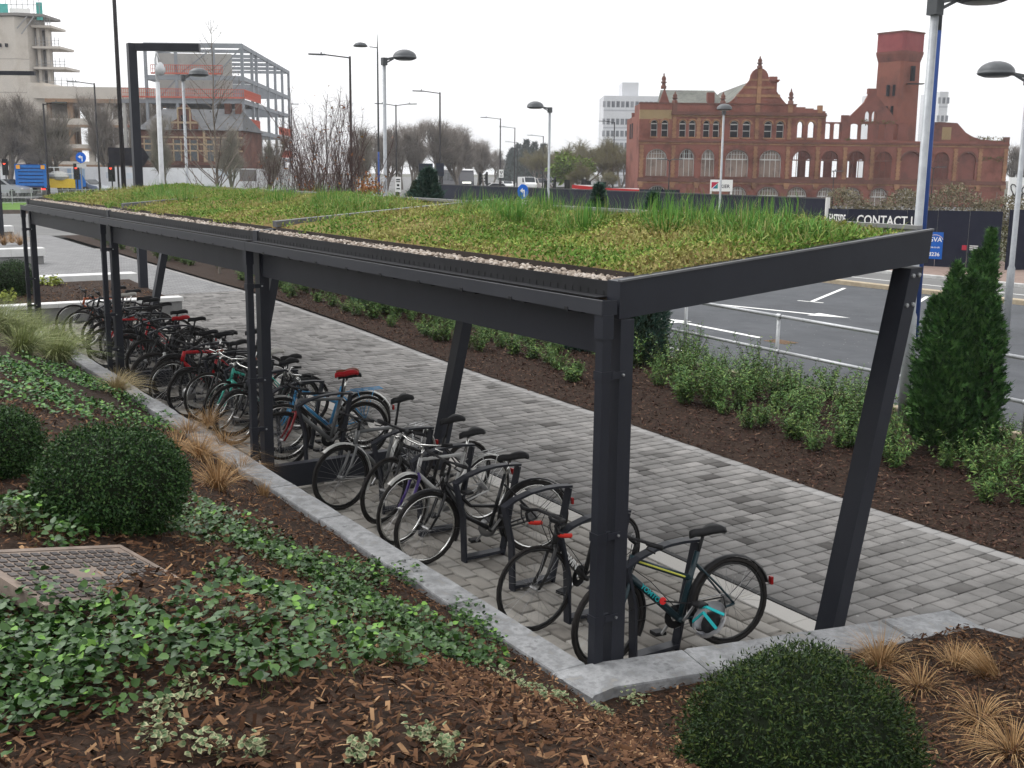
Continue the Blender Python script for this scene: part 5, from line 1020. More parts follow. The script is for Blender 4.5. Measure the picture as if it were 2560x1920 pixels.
h1, O1 = hoarding('site_hoarding', [hR, hF, hE], 2.2, 'navy site hoarding with large white lettering and a blue agent board', z0=.08, hs=[z_r, z_f, z_e])
h1b, _ = hoarding('site_hoarding', [(hR[0] + 4.0, hR[1] + 12), (hR[0] + .12, hR[1] + .2)], 2.2, 'navy hoarding returning away from the lettered one behind a shrub', z0=.08)
def on_wall(parent, O, a, c, s, z, text=None, size=.4, m=None, off=.035, sx=1.0, bold=True, name='lettering'):
    a = np.array([*a, 0.0]); c = np.array([*c, 0.0]); u = unit(c - a); q = a + u * s - O; nn = np.array([u[1], -u[0], 0])
    if nn @ (CAM - a) < 0: nn = -nn
    o = text_mesh(name, text, size, m or WTXT, parent, .004, bold, sx=sx); x = u
    if np.cross(x, (0, 0, 1)) @ nn < 0: x = -x
    orient(o, tuple(q + nn * off + [0, 0, z]), tuple(x), (0, 0, 1)); return o
WT2 = mat('hoarding_white', [(.78, .78, .76)], .6)
LF = float(np.hypot(hF[0] - hR[0], hF[1] - hR[1])); on_wall(h1, O1, hR, hF, LF * .715, z_f * .80, 'CONTACT US', .52, WT2, sx=.76)
LE = float(np.hypot(hE[0] - hF[0], hE[1] - hF[1])); on_wall(h1, O1, hF, hE, LE * .5, z_f * .80, 'EASTSIDE', .50, WT2, sx=LE * .92 / 2.3)
b = MB(); u = unit(np.array([*hF, 0]) - np.array([*hR, 0])); nn = np.array([u[1], -u[0], 0]); nn = nn if nn @ (CAM - np.array([*hR, 0])) > 0 else -nn
BLU2 = mat('sign_blue', [(.012, .10, .42)], .45)
b.fbox((0, 0, 0), u, nn, LF * .355, LF * .455, .022, .034, .30, 1.30); sg = b.build('agent_board', BLU2, h1)
for tx, z, sz in (('GVA', 1.02, .24), ('gva.co.uk', .74, .10), ('8236', .47, .20)):
    o = text_mesh('board_lettering', tx, sz, WT2, sg, .002); x = -u if np.cross(u, (0, 0, 1)) @ nn < 0 else u; orient(o, tuple(u * LF * .405 + nn * .04 + [0, 0, z]), tuple(x), (0, 0, 1))
b = MB(); Q = [u * (LF * .405 + .28 * math.cos(t)) + nn * .036 + np.array([0, 0, .98 + .22 * math.sin(t)]) for t in np.linspace(.3, 2.9, 12)]; b.tube(Q, .012, 4); b.build('board_arc', mat('arc_tan', [(.6, .5, .4)], .5), sg)
for i, (s, z) in enumerate(((1.05, .83), (1.05, .76), (1.05, .69))):
    b = MB(); b.fbox((0, 0, 0), u, nn, s - .3, s, .022, .03, z, z + .03); b.build('small_print', WT2, h1)
b = MB(); b.fbox((0, 0, 0), u, nn, 1.15, 1.32, .022, .03, .68, .86); b.build('small_emblem', mat('emblem_red', [(.35, .03, .05)], .5), h1)
b = MB(); b.fbox((0, 0, 0), u, nn, 2.05, 2.45, .022, .03, .78, .84); b.build('small_print', WT2, h1)
b = MB(); b.tube([(hE[0] - .25, hE[1] + .2, 0), (hE[0] - .25, hE[1] + .2, 2.55)], .09, 8); o = b.build('hoarding_post', mat('post_white', [(.6, .6, .58)], .6)); tag(o, 'white post between the lettered hoarding and the long navy one', 'post')
h2, O2 = hoarding('site_hoarding', [(-31.2, 37.6), (-50, 38.2), (-70.5, 38.9)], 2.3, 'long plain navy site hoarding running behind the conifers', board=2.44, cap=mat('cap_grey', [(.07, .07, .075)], .6))
# far hoardings in front of the works
D3 = 78
def W3(x, y, D=D3): q = at_p(x, y, D); return q
pts3 = [W3(x, 470)[:2] for x in (1599, 1700, 1850, 2060)]
h3, O3 = hoarding('site_hoarding', pts3, 2.3, 'navy hoarding with white lettering below the boarded brick arches', board=2.44, hs=[float(W3(1599, 473)[2]), float(W3(1700, 484)[2]), float(W3(1850, 492)[2]), float(W3(2060, 497)[2])])
zt = float(W3(1680, 491)[2]); on_wall(h3, O3, pts3[0], pts3[1], 2.2, zt - .02, 'EASTSIDE', .62, WT2)
b = MB(); c = W3(1616, 489) - O3; b.fbox((c[0], c[1], 0), RH, -FH, -.28, .28, .03, .05, c[2] - .16, c[2] + .16); b.build('emblem_board', WT2, h3)
pts4 = [W3(x, 470, 84)[:2] for x in (1430, 1510, 1598)]
h4, O4 = hoarding('white_hoarding', pts4, 2.4, 'white hoarding with a red top band beside the brick works', WT2, board=2.44, hs=[float(W3(1430, 462, 84)[2]), float(W3(1510, 470, 84)[2]), float(W3(1598, 474, 84)[2])])
for k in range(2):
    a = np.array([*pts4[k], 0]) - O4; c = np.array([*pts4[k + 1], 0]) - O4; z0 = [float(W3(1430, 462, 84)[2]), float(W3(1510, 470, 84)[2]), float(W3(1598, 474, 84)[2])]
    b = MB(); b.bar(tuple(a - FH * .03 + [0, 0, z0[k] - .12]), tuple(c - FH * .03 + [0, 0, z0[k + 1] - .12]), .03, .26); b.build('red_band', mat('band_red', [(.45, .03, .03)], .5), h4)
# contractor board
q0 = W3(1776, 449, 73); q1 = W3(1832, 449, 73); e = empty('contractor_board', (q0[0], q0[1], 0), label='white contractor board on two posts in front of the brick works', cat='sign'); O = np.array([q0[0], q0[1], 0]); wd = float((q1 - q0) @ RH); zt, zb = float(W3(1776, 449, 73)[2]), float(W3(1776, 478, 73)[2])
b = MB(); b.fbox((0, 0, 0), RH, -FH, 0, wd, 0, .04, zb, zt); b.build('board', WT2, e)
for s in (.06, wd - .06): b = MB(); b.fbox((0, 0, 0), RH, -FH, s - .05, s + .05, -.06, -.002, 0, zt - .1); b.build('post', WT2, e)
hh = zt - zb; cx = .08; s = hh * .55; zc = zb + hh * .24
for pts, c in (([(cx, zc), (cx, zc + s), (cx + s * 1.15, zc + s)], (.45, .03, .07)), ([(cx + s * .25, zc), (cx + s * 1.0, zc + s * .8), (cx + s * 1.0, zc)], (.02, .25, .24)), ([(cx + s * .2, zc), (cx + s * .62, zc + s * .42), (cx + s * .62, zc)], (.03, .08, .3))):
    b = MB(); b.prism([RH * a - FH * (.043 + .002 * len(pts) * c[2]) + np.array([0, 0, z]) for a, z in pts], -FH * .004); b.build('logo_piece', mat('logo_%d' % int(c[0] * 1000), [c], .5), e)
o = text_mesh('board_lettering', 'KIER', hh * .42, mat('print_navy', [(.03, .035, .05)], .5), e, .003); orient(o, tuple(RH * (wd * .66) - FH * .045 + np.array([0, 0, zb + hh * .42])), tuple(RH), (0, 0, 1))
# ------------------------------------------------------------------ derelict red brick works
BD = 126.0; BO = at_p(1597.5, 454.4, BD); BO[2] = 0.0
BR = mat('red_brick', [(.20, .074, .057), (.25, .098, .074), (.15, .06, .05)], .9, scale=.35, coord='world', detail=10, bump=.25, bscale=6, bdist=.05)
BR2 = mat('sooty_brick', [(.13, .055, .045), (.19, .075, .06), (.085, .045, .04)], .95, scale=.4, coord='world', detail=10)
TER = mat('terracotta', [(.26, .138, .076), (.33, .18, .10), (.20, .105, .062)], .85, scale=1.2, coord='world')
TERD = mat('dark_moulding', [(.10, .05, .042), (.17, .075, .055)], .9, scale=1.0, coord='world'); SLATE = mat('slate', [(.105, .11, .098), (.17, .175, .155), (.08, .082, .078)], .85, scale=.8, coord='world', detail=8)
BOARD = mat('weathered_board', [(.19, .14, .115), (.27, .205, .17), (.22, .165, .135)], .9, scale=1.4, coord='world'); DARK = mat('dark_interior', [(.012, .012, .015)], .9); WFR = mat('window_white', [(.50, .49, .47)], .7); YBR = mat('buff_brick', [(.24, .17, .09), (.30, .22, .12)], .9, scale=1, coord='world')
for _m, _a in ((BR, .5), (TER, .45), (BOARD, .4), (SLATE, .4)): stain(_m, _a, .35, False)
wk = empty('brick_works', tuple(BO), label='derelict red brick factory with round arches, ornate gable and ruined wing', cat='building')
U, NV = RH, -FH
def fb(b, u0, u1, n0, n1, z0, z1): return b.fbox((0, 0, 0), U, NV, u0, u1, n0, n1, z0, z1)
def BP(u, z, n=0.0): return U * u + NV * n + np.array([0, 0, z])
def arc(a, c, sp, top, n=10): m = (a + c) / 2; r = (c - a) / 2; return [(m - r * math.cos(t), sp + (top - sp) * math.sin(t)) for t in np.linspace(0, math.pi, n + 1)]
def arch_wall(b, u0, u1, z0, z1, ops, n0, n1):
    u = u0
    for a, c, sill, sp, top in sorted(ops):
        if a > u + 1e-3: fb(b, u, a, n0, n1, z0, z1)
        if sill > z0 + 1e-3: fb(b, a, c, n0, n1, z0, sill)
        A = arc(a, c, sp, top); m = len(A) // 2
        for i in range(len(A) - 1):                            # head of the wall, strip by strip above the curve
            (x0, y0), (x1, y1) = A[i], A[i + 1]; x0 = max(x0, a); x1 = min(x1, c)
            b.add([BP(x0, y0, n0), BP(x1, y1, n0), BP(x1, z1, n0), BP(x0, z1, n0), BP(x0, y0, n1), BP(x1, y1, n1), BP(x1, z1, n1), BP(x0, z1, n1)], [(3, 2, 1, 0), (4, 5, 6, 7), (0, 1, 5, 4), (2, 3, 7, 6)])
        u = c
    if u1 > u + 1e-3: fb(b, u, u1, n0, n1, z0, z1)
def arch_ring(name, a, c, sp, top, w, m, n1=.10, legs=0.0, par=None):
    A = arc(a, c, sp, top); Bo = arc(a - w, c + w, sp, top + w); b = MB()
    for i in range(len(A) - 1): b.prism([BP(*A[i], .0), BP(*A[i + 1], .0), BP(*Bo[i + 1], .0), BP(*Bo[i], .0)], NV * n1)
    b.build(name, m, par or wk)
ul = lambda x: 3.66 + (x - 720) * .01113
ur = lambda x: 19.53 + (x - 150) * .01272
UP = [(ul(a), ul(c)) for a, c in ((490, 555), (595, 660), (770, 835), (865, 930), (1005, 1068), (1100, 1162), (1270, 1350), (1393, 1470), (1605, 1680), (1725, 1798), (1930, 1985), (2035, 2098))]
MID = [(ul(a), ul(c)) for a, c in ((455, 660), (780, 930), (1000, 1130), (1240, 1465), (1575, 1790), (1900, 2080))] + [(ur(a), ur(c)) for a, c in ((182, 330), (412, 560), (648, 795), (880, 1045), (1152, 1290), (1376, 1520))]
GRD = [(ul(475), ul(665))] + [(ul(a), ul(c)) for a, c in ((1290, 1460), (1570, 1780), (1870, 2060))] + [(ur(a), ur(c)) for a, c in ((165, 310), (400, 545), (625, 775), (855, 1020))]
Z1, Z2, ZC, ZP = 2.6, 6.85, 9.6, 10.75
b = MB(); arch_wall(b, -.15, 40.4, -.4, Z1 - .2, [(a, c, -.4, 1.0, 1.95) for a, c in GRD], -.5, 0); b.build('ground_floor_wall', BR, wk)
b = MB(); arch_wall(b, -.15, 40.4, Z1 + .2, Z2 - .2, [(a, c, 3.0, 4.9, 5.92) for a, c in MID], -.5, 0); b.build('middle_wall', BR, wk)
b = MB(); arch_wall(b, 3.35, 20.2, Z2 + .2, ZC, [(a, c, 7.25, 8.65, 9.02) for a, c in UP[2:]], -.5, 0); b.build('upper_wall', BR, wk)
b = MB(); arch_wall(b, -.15, 3.348, Z2 + .2, 9.1, [(a, c, 7.25, 8.65, 9.0) for a, c in UP[:2]], -.5, 0); b.build('upper_wall', BR, wk)
b = MB(); fb(b, -.15, 3.35, -.5, 0, 9.102, 10.1); b.build('buff_panel', YBR, wk)
b = MB(); fb(b, -.15, 3.35, -.5, .02, 10.102, ZP); fb(b, 3.352, 16.9, -.5, -.02, ZC + .34, ZP); b.build('parapet', BR, wk)
b = MB(); 
for i, (a, c, z) in enumerate(((16.9, 17.9, 10.55), (17.9, 18.8, 10.42), (18.8, 19.5, 10.3), (19.5, 20.1, 10.15))): fb(b, a + .002, c, -.5, -.02, ZC + .34, z)
b.build('broken_parapet', BR, wk)
for z, h, pr, nm in ((Z1, .2, .16, 'string_course'), (Z2, .2, .16, 'string_course')):
    b = MB(); fb(b, -.2, 40.45, -.5, pr, z - h, z + .02); b.build(nm, TERD, wk); b = MB(); fb(b, -.18, 40.43, -.5, pr * .6, z + .021, z + h); b.build('string_band', BR if z > 5 else TERD, wk); b = MB(); fb(b, -.17, 40.4, 0.001, .05, z - h - .2, z - h - .002); b.build('terracotta_band', TER, wk)
b = MB(); fb(b, 3.3, 20.25, -.5, .25, ZC, ZC + .17); fb(b, 3.32, 20.2, -.5, .15, ZC + .171, ZC + .34); b.build('cornice', TERD, wk)
b = MB(); fb(b, 3.33, 20.2, .001, .06, ZC - .22, ZC - .002); b.build('terracotta_band', TER, wk)
b = MB(); fb(b, -.25, 16.95, -.52, .08, ZP + .001, ZP + .12); b.build('parapet_coping', TERD, wk)
# pilasters in rusticated blocks
PIL = [.18, 3.66, 8.89, 12.68, 16.24, 19.5, 22.52, 25.5, 28.43, 31.61, 34.66, 37.39, 40.15]
blk = MB(); blk.fbox((0, 0, 0), U, NV, -.22, .22, .001, .13, 0, .30); me_w = blk.build('pilaster_block', TER); me_w.parent = wk; mw = me_w.data
blk = MB(); blk.fbox((0, 0, 0), U, NV, -.15, .15, .001, .10, 0, .145); o_ = blk.build('pilaster_block', TER); o_.parent = wk; mn = o_.data; first = {id(mw): me_w, id(mn): o_}
def put_block(me, u, z):
    o = first.pop(id(me), None) or link('pilaster_block', me, wk); o.location = tuple(BP(u, z))
for u in PIL:
    z = 2.86; k = 0
    while z < 6.3:
        put_block(mw if k % 2 == 0 else mn, u, z); z += .302 if k % 2 == 0 else .147; k += 1
for u in PIL[1:6] + [6.33]:
    z = 7.08; k = 0
    while z < 9.3:
        put_block(mw if k % 2 == 0 else mn, u, z); z += .302 if k % 2 == 0 else .147; k += 1
for u in PIL + [6.33]: b = MB(); fb(b, u - .3, u + .3, .001, .17, 2.0, 2.36); fb(b, u - .2, u + .2, .001, .12, 1.75, 1.998); b.build('corbel', TER, wk)
for u in PIL[1:6]: b = MB(); fb(b, u - .25, u + .25, -.4, .10, ZC + .341, ZP - .002); b.build('parapet_pier', TER if u != 3.66 else TERD, wk)
for i, (a, c) in enumerate(MID): arch_ring('arch_moulding', a, c, 4.9, 5.92, .18, TERD if i % 2 else BR, .08)
for a, c in GRD: arch_ring('arch_moulding', a, c, 1.0, 1.95, .15, TERD, .08)
for i, (a, c) in enumerate(UP): arch_ring('window_hood', a, c, 8.65, 9.02, .2, TER, .09)
for i in range(12): a = MID[i][0]; b = MB(); fb(b, PIL[min(i, 12)] + .23 if False else a - .42, a - .02, .001, .05, 4.82, 4.94); b.build('impost_band', TER, wk)
# windows: boarded arches, sashes and empty openings
def window(a, c, sill, sp, top, kind, i):
    A = arc(a, c, sp, top, 8); face = [(a, sill)] + A + [(c, sill)]
    m = {'board': BOARD, 'dark': DARK, 'half': BOARD, 'open': None, 'brick': BR2}[kind]
    if m is None: pane = MB(); fb(pane, a, c, -.4, -.2, sill, sill + .07); o = pane.build('window', TERD, wk)
    else:
        pane = MB()
        if kind == 'half': fb(pane, a, c, -.3, -.26, sill, sill + (sp - sill) * .93)
        else: pane.prism([BP(x, z, -.3) for x, z in face], NV * .04)
        o = pane.build('window', m, wk)
    W = c - a
    if kind in ('board', 'half', 'dark', 'open'):
        b = MB(); w = .055 if W > 1.2 else .05; n1, n0 = -.18, -.26
        if kind != 'open' or W > 1.2:
            for i_ in range(len(A) - 1): b.prism([BP(*A[i_], n0), BP(*A[i_ + 1], n0), BP(A[i_ + 1][0] * .93 + (a + c) / 2 * .07, A[i_ + 1][1] - .07, n0), BP(A[i_][0] * .93 + (a + c) / 2 * .07, A[i_][1] - .07, n0)], NV * .08)
            fb(b, a, a + w, n0, n1, sill, sp); fb(b, c - w, c, n0, n1, sill, sp); fb(b, a + w, c - w, n0, n1, sp - .08, sp + .04)
            ms = [.33, .67] if W < 2 else [.25, .5, .75]
            if W < 1.2: ms = []; fb(b, a + w, c - w, n0, n1, (sill + sp) / 2 - .04, (sill + sp) / 2 + .03)
            for t in ms: u_ = a + W * t; zt = sp + (top - sp) * math.sin(math.acos(abs(1 - 2 * t))) - .05; fb(b, u_ - w / 2, u_ + w / 2, n0 + .002, n1 + .002, sill, zt)
            if W > 1.2:
                for t in np.linspace(.12, .88, 7): u_ = a + W * t; zt = sp + (top - sp) * math.sin(math.acos(abs(1 - 2 * t))) - .06; fb(b, u_ - .02, u_ + .02, n0 + .004, n1 - .02, sp + .041, zt)
                fb(b, a + W * .1, c - W * .1, n0 + .006, n1 - .024, sp + (top - sp) * .5, sp + (top - sp) * .5 + .04)
            b.build('window_frame', WFR if not (kind == 'open') else TERD, o)
        if m is not None and kind == 'board' and W > 1.2:
            for t in (.18, .5, .82): b = MB(); u_ = a + W * t; fb(b, u_ - W * .14, u_ + W * .14, -.258, -.235, sill + .02, sp - .1 - .1 * random.random()); b.build('loose_board', BOARD, o)
    b = MB(); fb(b, a - .1, c + .1, .001, .12, sill - .16, sill - .002); b.build('sill', TERD if W > 1.2 else TER, o)
for i, (a, c) in enumerate(UP): window(a, c, 7.25, 8.65, 9.02, 'dark' if i < 10 else 'open', i)
for i, (a, c) in enumerate(MID): window(a, c, 3.0, 4.9, 5.92, ['board', 'half', 'board', 'board', 'board', 'open', 'open', 'open', 'open', 'brick', 'open', 'brick'][i], i)
for i, (a, c) in enumerate(GRD): window(a, c, -.3, 1.0, 1.95, 'dark' if i == 0 else 'board', i)
# body behind the front wall: side wall, floors, rear walls seen through the holes
b = MB(); fb(b, -.15, .35, -14, -.501, -.4, 9.6); fb(b, -.15, .35, -5.5, -.501, 9.602, ZP); b.build('side_wall', BR, wk)
for n in (-8.0, -10.2): b = MB(); fb(b, -.2, -.14, n, n + 1.1, 7.2, 8.9); b.build('side_window', DARK, wk)
b = MB(); fb(b, .36, 19, -13.9, -13.5, -.4, 10.4); b.build('rear_wall', BR2, wk); b = MB(); fb(b, .36, 18.6, -13.4, -.6, 6.7, 6.85); fb(b, .36, 18.6, -13.4, -.6, 2.5, 2.65); b.build('floors', DARK, wk)['kind'] = 'stuff'
b = MB(); arch_wall(b, 19.2, 36.5, -.4, 6.6, [(u, u + .9, 3.0, 4.8, 5.1) for u in (20.0, 21.3, 23.1, 24.3, 26.0, 27.0, 32.3, 33.3)], -7.4, -7.0); b.build('rear_ruin_wall', BR2, wk)
b = MB(); fb(b, 28.6, 31.2, -3.2, -2.8, 2.9, 6.4); b.build('inner_wall', BR2, wk)
# ruined wing above the second string course
RU = [(ur(a), ur(c)) for a, c in ((198, 250), (277, 330))]; RU2 = [(ur(a), ur(c)) for a, c in ((420, 488), (512, 576), (662, 722), (790, 830))]
b = MB(); arch_wall(b, 20.202, 21.95, Z2 + .2, 9.0, [(a, c, 7.2, 8.75, 8.85) for a, c in RU], -.45, -.05); b.build('ruined_wall', BR2, wk)
b = MB(); fb(b, 21.96, 22.75, -.5, .02, Z2 + .2, 9.75); b.build('ruined_pier', BR2, wk)
b = MB(); arch_wall(b, 22.76, 29.2, Z2 + .2, 9.0, [(a, c, 7.2, 8.7, 8.85) for a, c in RU2], -.45, -.05); b.build('ruined_wall', BR2, wk)
ap = 25.06; b = MB(); arch_wall(b, 24.3, 25.9, 9.002, 10.35, [(24.45, 24.98, 9.1, 9.75, 10.2), (25.2, 25.75, 9.1, 9.75, 10.2)], -.45, -.05)
b.prism([BP(22.76, 9.002, -.45), BP(24.298, 9.002, -.45), BP(24.298, 10.35, -.45), BP(24.298, 11.15, -.45), BP(22.9, 9.7, -.45)], NV * .4); b.prism([BP(25.902, 9.002, -.45), BP(28.0, 9.002, -.45), BP(27.4, 9.9, -.45), BP(25.902, 11.5, -.45), BP(25.902, 10.35, -.45)], NV * .4)
b.prism([BP(24.3, 10.352, -.45), BP(25.9, 10.352, -.45), BP(25.9, 11.5, -.45), BP(25.5, 12.0, -.45), BP(24.7, 12.0, -.45), BP(24.3, 11.16, -.45)], NV * .4); b.build('ruined_gable', BR2, wk)
b = MB(); fb(b, 24.6, 25.55, -.5, .02, 12.001, 12.6); b.build('gable_stack', BR2, wk)
b = MB(); b.prism([BP(u, z, -.45) for u, z in ((31.9, Z2 + .2), (40.3, Z2 + .2), (40.3, 7.2), (38.5, 7.25), (37.3, 7.35), (36.4, 7.6), (35.6, 8.05), (35.1, 8.55), (34.6, 9.05), (32.6, 9.15), (31.9, 9.1))], NV * .4); b.build('ruined_wall', BR2, wk)
b = MB(); fb(b, 33.0, 34.0, -.049, -.02, 7.25, 8.6); b.build('bricked_window', YBR, wk)
b = MB(); fb(b, 39.9, 40.4, -.5, .15, Z2 + .2, 7.6); b.build('end_pier', TERD, wk)
# water tower
tw = MB(); T0 = BP(29.05, 0, -4.0); n8 = [math.radians(k) for q_ in range(4) for k in (-35.8 + 90 * q_ + 40.5, -35.8 + 90 * q_ + 49.5)]
def octo(b, r0, r1, z0, z1, sx=1.0): b.add([T0 + r0 * (U * math.cos(a) + NV * math.sin(a)) + [0, 0, z0] for a in n8] + [T0 + r1 * (U * math.cos(a) + NV * math.sin(a)) + [0, 0, z1] for a in n8], [(i, (i + 1) % 8, 8 + (i + 1) % 8, 8 + i) for i in range(8)] + [tuple(range(8, 16)), tuple(range(8))[::-1]])
TB = mat('tower_brick', [(.165, .062, .048), (.21, .082, .06), (.085, .045, .04)], .95, scale=.22, coord='world', detail=10)
octo(tw, 2.42, 2.24, -.4, 15.7); two = tw.build('water_tower', TB, wk)
b = MB(); octo(b, 2.24, 2.5, 15.702, 16.5); octo(b, 2.5, 2.55, 16.502, 16.8); b.build('tower_corbel', BR2, two)
b = MB(); octo(b, 2.46, 2.46, 16.802, 18.75); b.build('tank', mat('tank_red', [(.19, .045, .05), (.25, .07, .07)], .7, scale=.9, coord='world'), two)
b = MB(); octo(b, 2.56, 2.56, 18.752, 18.9); b.build('tank_rim', TERD, two)
def tower_hole(u, z0, z1, w): b = MB(); p = BP(u, 0, -4.0 + 2.13); b.fbox(tuple(p), U, NV, -w / 2, w / 2, -.35, -.01, z0, z1); b.build('tower_window', DARK, two)
for u, z0, z1, w in ((30.0, 13.6, 15.2, .42),): tower_hole(u, z0, z1, w)
for u, z0, z1 in ((27.6, 12.0, 13.2), (28.15, 12.0, 13.2), (27.55, 9.8, 10.9), (28.1, 9.7, 10.9)):
    b = MB(); p = BP(u, 0, -4.0) + (U * -.7071 + NV * .7071) * 0 + NV * (2.42 - (29.05 - u) * .72); b.fbox(tuple(p), U, NV, -.13, .13, -.3, .06, z0, z1); b.build('tower_window', DARK, two)
b = MB(); p = BP(30.1, 0, -1.9); b.fbox(tuple(p), U, NV, -.8, .9, 0, .9, 13.2, 13.3); b.build('iron_balcony', BLACK, two)
# roofs, gable and ornaments
b = MB(); b.add([BP(2.6, 10.8, -1.2), BP(9.4, 10.8, -1.2), BP(8.6, 12.5, -4.6), BP(2.6, 12.5, -4.6), BP(2.6, 10.8, -8.0), BP(9.4, 10.8, -8.0)], [(0, 1, 2, 3), (3, 2, 5, 4), (0, 3, 4)]); b.build('roof', SLATE, wk)
b = MB(); b.prism([BP(1.95, 10.7, -1.3), BP(3.25, 10.7, -1.3), BP(2.6, 12.5, -1.3)], NV * .3); b.build('small_gable', BR2, wk)
b = MB(); b.add([BP(9.6, 11.0, -.5), BP(12.7, 13.55, -.5), BP(15.7, 11.0, -.5), BP(9.6, 11.0, -24), BP(12.7, 13.55, -24), BP(15.7, 11.0, -24)], [(0, 1, 4, 3), (1, 2, 5, 4), (3, 4, 5)]); b.build('roof', SLATE, wk)
b = MB(); g = [(9.55, ZP + .13), (15.75, ZP + .13), (15.3, 11.35), (13.75, 13.35), (13.72, 13.45)] + [(12.72 + 1.0 * math.cos(t), 13.5 + 1.12 * math.sin(t)) for t in np.linspace(0, math.pi, 9)] + [(11.7, 13.42), (11.65, 13.3), (10.0, 11.3)]
b.prism([BP(u_, z_, -.45) for u_, z_ in g], NV * .45); gb = b.build('gable', BR, wk)
for z0, z1, a, c in ((11.55, 11.85, 10.3, 15.05), (12.45, 12.68, 11.0, 14.4), (13.28, 13.46, 11.68, 13.76)): b = MB(); fb(b, a, c, .001, .05, z0, z1); b.build('gable_band', TER, gb)
b = MB(); fb(b, 12.5, 12.95, .001, .14, ZP + .13, 14.5); b.build('gable_pilaster', TER, gb)
def finial(u, z, h, n=-.2):
    b = MB(); b.lathe([(.30, 0), (.30, h * .18), (.20, h * .2), (.20, h * .34), (.32, h * .36), (.32, h * .42), (.17, h * .46), (.26, h * .58), (.20, h * .7), (.07, h * .8), (.09, h * .86), (.0, h)], tuple(BP(u, z, n)), 10); b.build('finial', TERD, wk, True)
finial(12.72, 14.6, 1.35); finial(2.5, 12.4, 1.75, -1.2); finial(16.3, ZP + .12, 1.7); finial(3.66, ZP + .12, 1.25); finial(8.9, ZP + .12, 1.25)
b = MB(); fb(b, 14.4, 15.25, -3.5, -2.6, 10.8, 13.35); fb(b, 14.25, 15.4, -3.65, -2.45, 13.352, 13.5); fb(b, 14.15, 15.5, -3.75, -2.35, 13.502, 13.62); fb(b, 14.4, 15.25, -3.5, -2.6, 13.622, 13.95); b.build('chimney', BR, wk)
b = MB(); fb(b, 7.4, 8.2, -2.2, -1.5, 10.8, 12.1); b.build('chimney', BR2, wk)
# ivy on the broken tops
def weeds(u0, u1, z, n, name='ivy'):
    P_ = np.stack([BP(rng.uniform(u0, u1), z + rng.uniform(-.15, .25), rng.uniform(-.4, .1)) for _ in range(n)]); s = rng.uniform(.12, .28, n)
    o = scatter(name, *LEAF, P_, rdir(n), rdir(n), np.stack([s, s * .6, s], 1), mat('weed_leaf', [(.10, .085, .03), (.15, .13, .05), (.08, .10, .03)], .9, src='island'), wk); o['kind'] = 'stuff'
weeds(22.3, 23.0, 7.1, 120, 'wall_weeds'); weeds(24, 28, 9.0, 200, 'wall_weeds'); weeds(36, 40, 7.35, 160, 'wall_weeds'); weeds(37.5, 40, 5.2, 250, 'wall_weeds')
# ------------------------------------------------------------------ white tower blocks behind
BLKM = mat('block_render', [(.52, .53, .55), (.58, .59, .61)], .85, scale=.2, coord='world'); BWIN = mat('block_window', [(.10, .11, .13), (.30, .31, .33), (.18, .19, .21)], .4, src='island')
def block(x0, x1, ytop, D, depth, rows, cols, label, roofbox=True):
    q0 = at_p(x0, ytop, D); q1 = at_p(x1, ytop, D); W = float((q1 - q0) @ RH); H = float(q0[2]); e = empty('tower_block', (q0[0], q0[1], 0), label=label, cat='building')
    b = MB(); b.fbox((0, 0, 0), RH, -FH, 0, W, -depth, 0, -1, H); b.build('wall', BLKM, e)
    if roofbox: b = MB(); b.fbox((0, 0, 0), RH, -FH, W * .33, W * .62, -depth * .7, -2, H + .003, H + 3.2); b.build('roof_house', BLKM, e)
    for r in range(rows):
        b = MB(); z = H - 2.6 - r * 2.75 - (1.2 if r else 0)
        if z < 0: break
        for c in range(cols):
            for k in (0, .42): u = W * (c + .5) / cols; b.fbox((0, 0, 0), RH, -FH, u - .75 + k * 2.2, u - .75 + k * 2.2 + .62, 0.005, .03, z, z + 1.35)
        b.build('window_row', BWIN, e)['kind'] = 'stuff'
        b = MB(); b.fbox((0, 0, 0), RH, -FH, 0, W, .004, .02, z - .9, z - .55); b.build('floor_band', mat('block_band', [(.40, .41, .44)], .85), e)
    return e
block(1510, 1652, 239, 270, 14, 14, 12, 'white tower block with rows of paired windows behind the red works')
block(2350, 2372, 229, 260, 12, 12, 2, 'slim pale tower block half hidden behind the water tower', False); block(2196, 2222, 233, 262, 12, 8, 2, 'pale tower block showing in the gap beside the ruined gable', False)
# ------------------------------------------------------------------ planters at the far end of the shelter
def at_x(x, y, X): q = ray(x, y); return CAM + q * ((X - CAM[0]) / q[0])
WCON = mat('white_concrete', [(.50, .50, .49), (.60, .60, .59)], .8, scale=3, coord='world')
def low_wall(name, label, x0, x1, y0, y1, z0, z1, cop=.09, m=None, mc=None, ov=.03):
    e = empty(name, ((x0 + x1) / 2, (y0 + y1) / 2, z0), label=label, cat='planter wall'); O = np.array(e.location)
    b = MB(); b.box(x0 - O[0] + ov, x1 - O[0] - ov, y0 - O[1] + ov, y1 - O[1] - ov, -.1, z1 - cop - z0); b.build('wall', m or WALLC, e); n = max(1, round(max(x1 - x0, y1 - y0) / 1.2))
    for i in range(n):
        b = MB()
        if y1 - y0 > x1 - x0: b.bbox(x0 - O[0], x1 - O[0], y0 - O[1] + (y1 - y0) * i / n + .003, y0 - O[1] + (y1 - y0) * (i + 1) / n - .003, z1 - cop - z0 + .001, z1 - z0, .008)
        else: b.bbox(x0 - O[0] + (x1 - x0) * i / n + .003, x0 - O[0] + (x1 - x0) * (i + 1) / n - .003, y0 - O[1], y1 - O[1], z1 - cop - z0 + .001, z1 - z0, .008)
        b.build('coping_stone', mc or WCON, e)
    return e
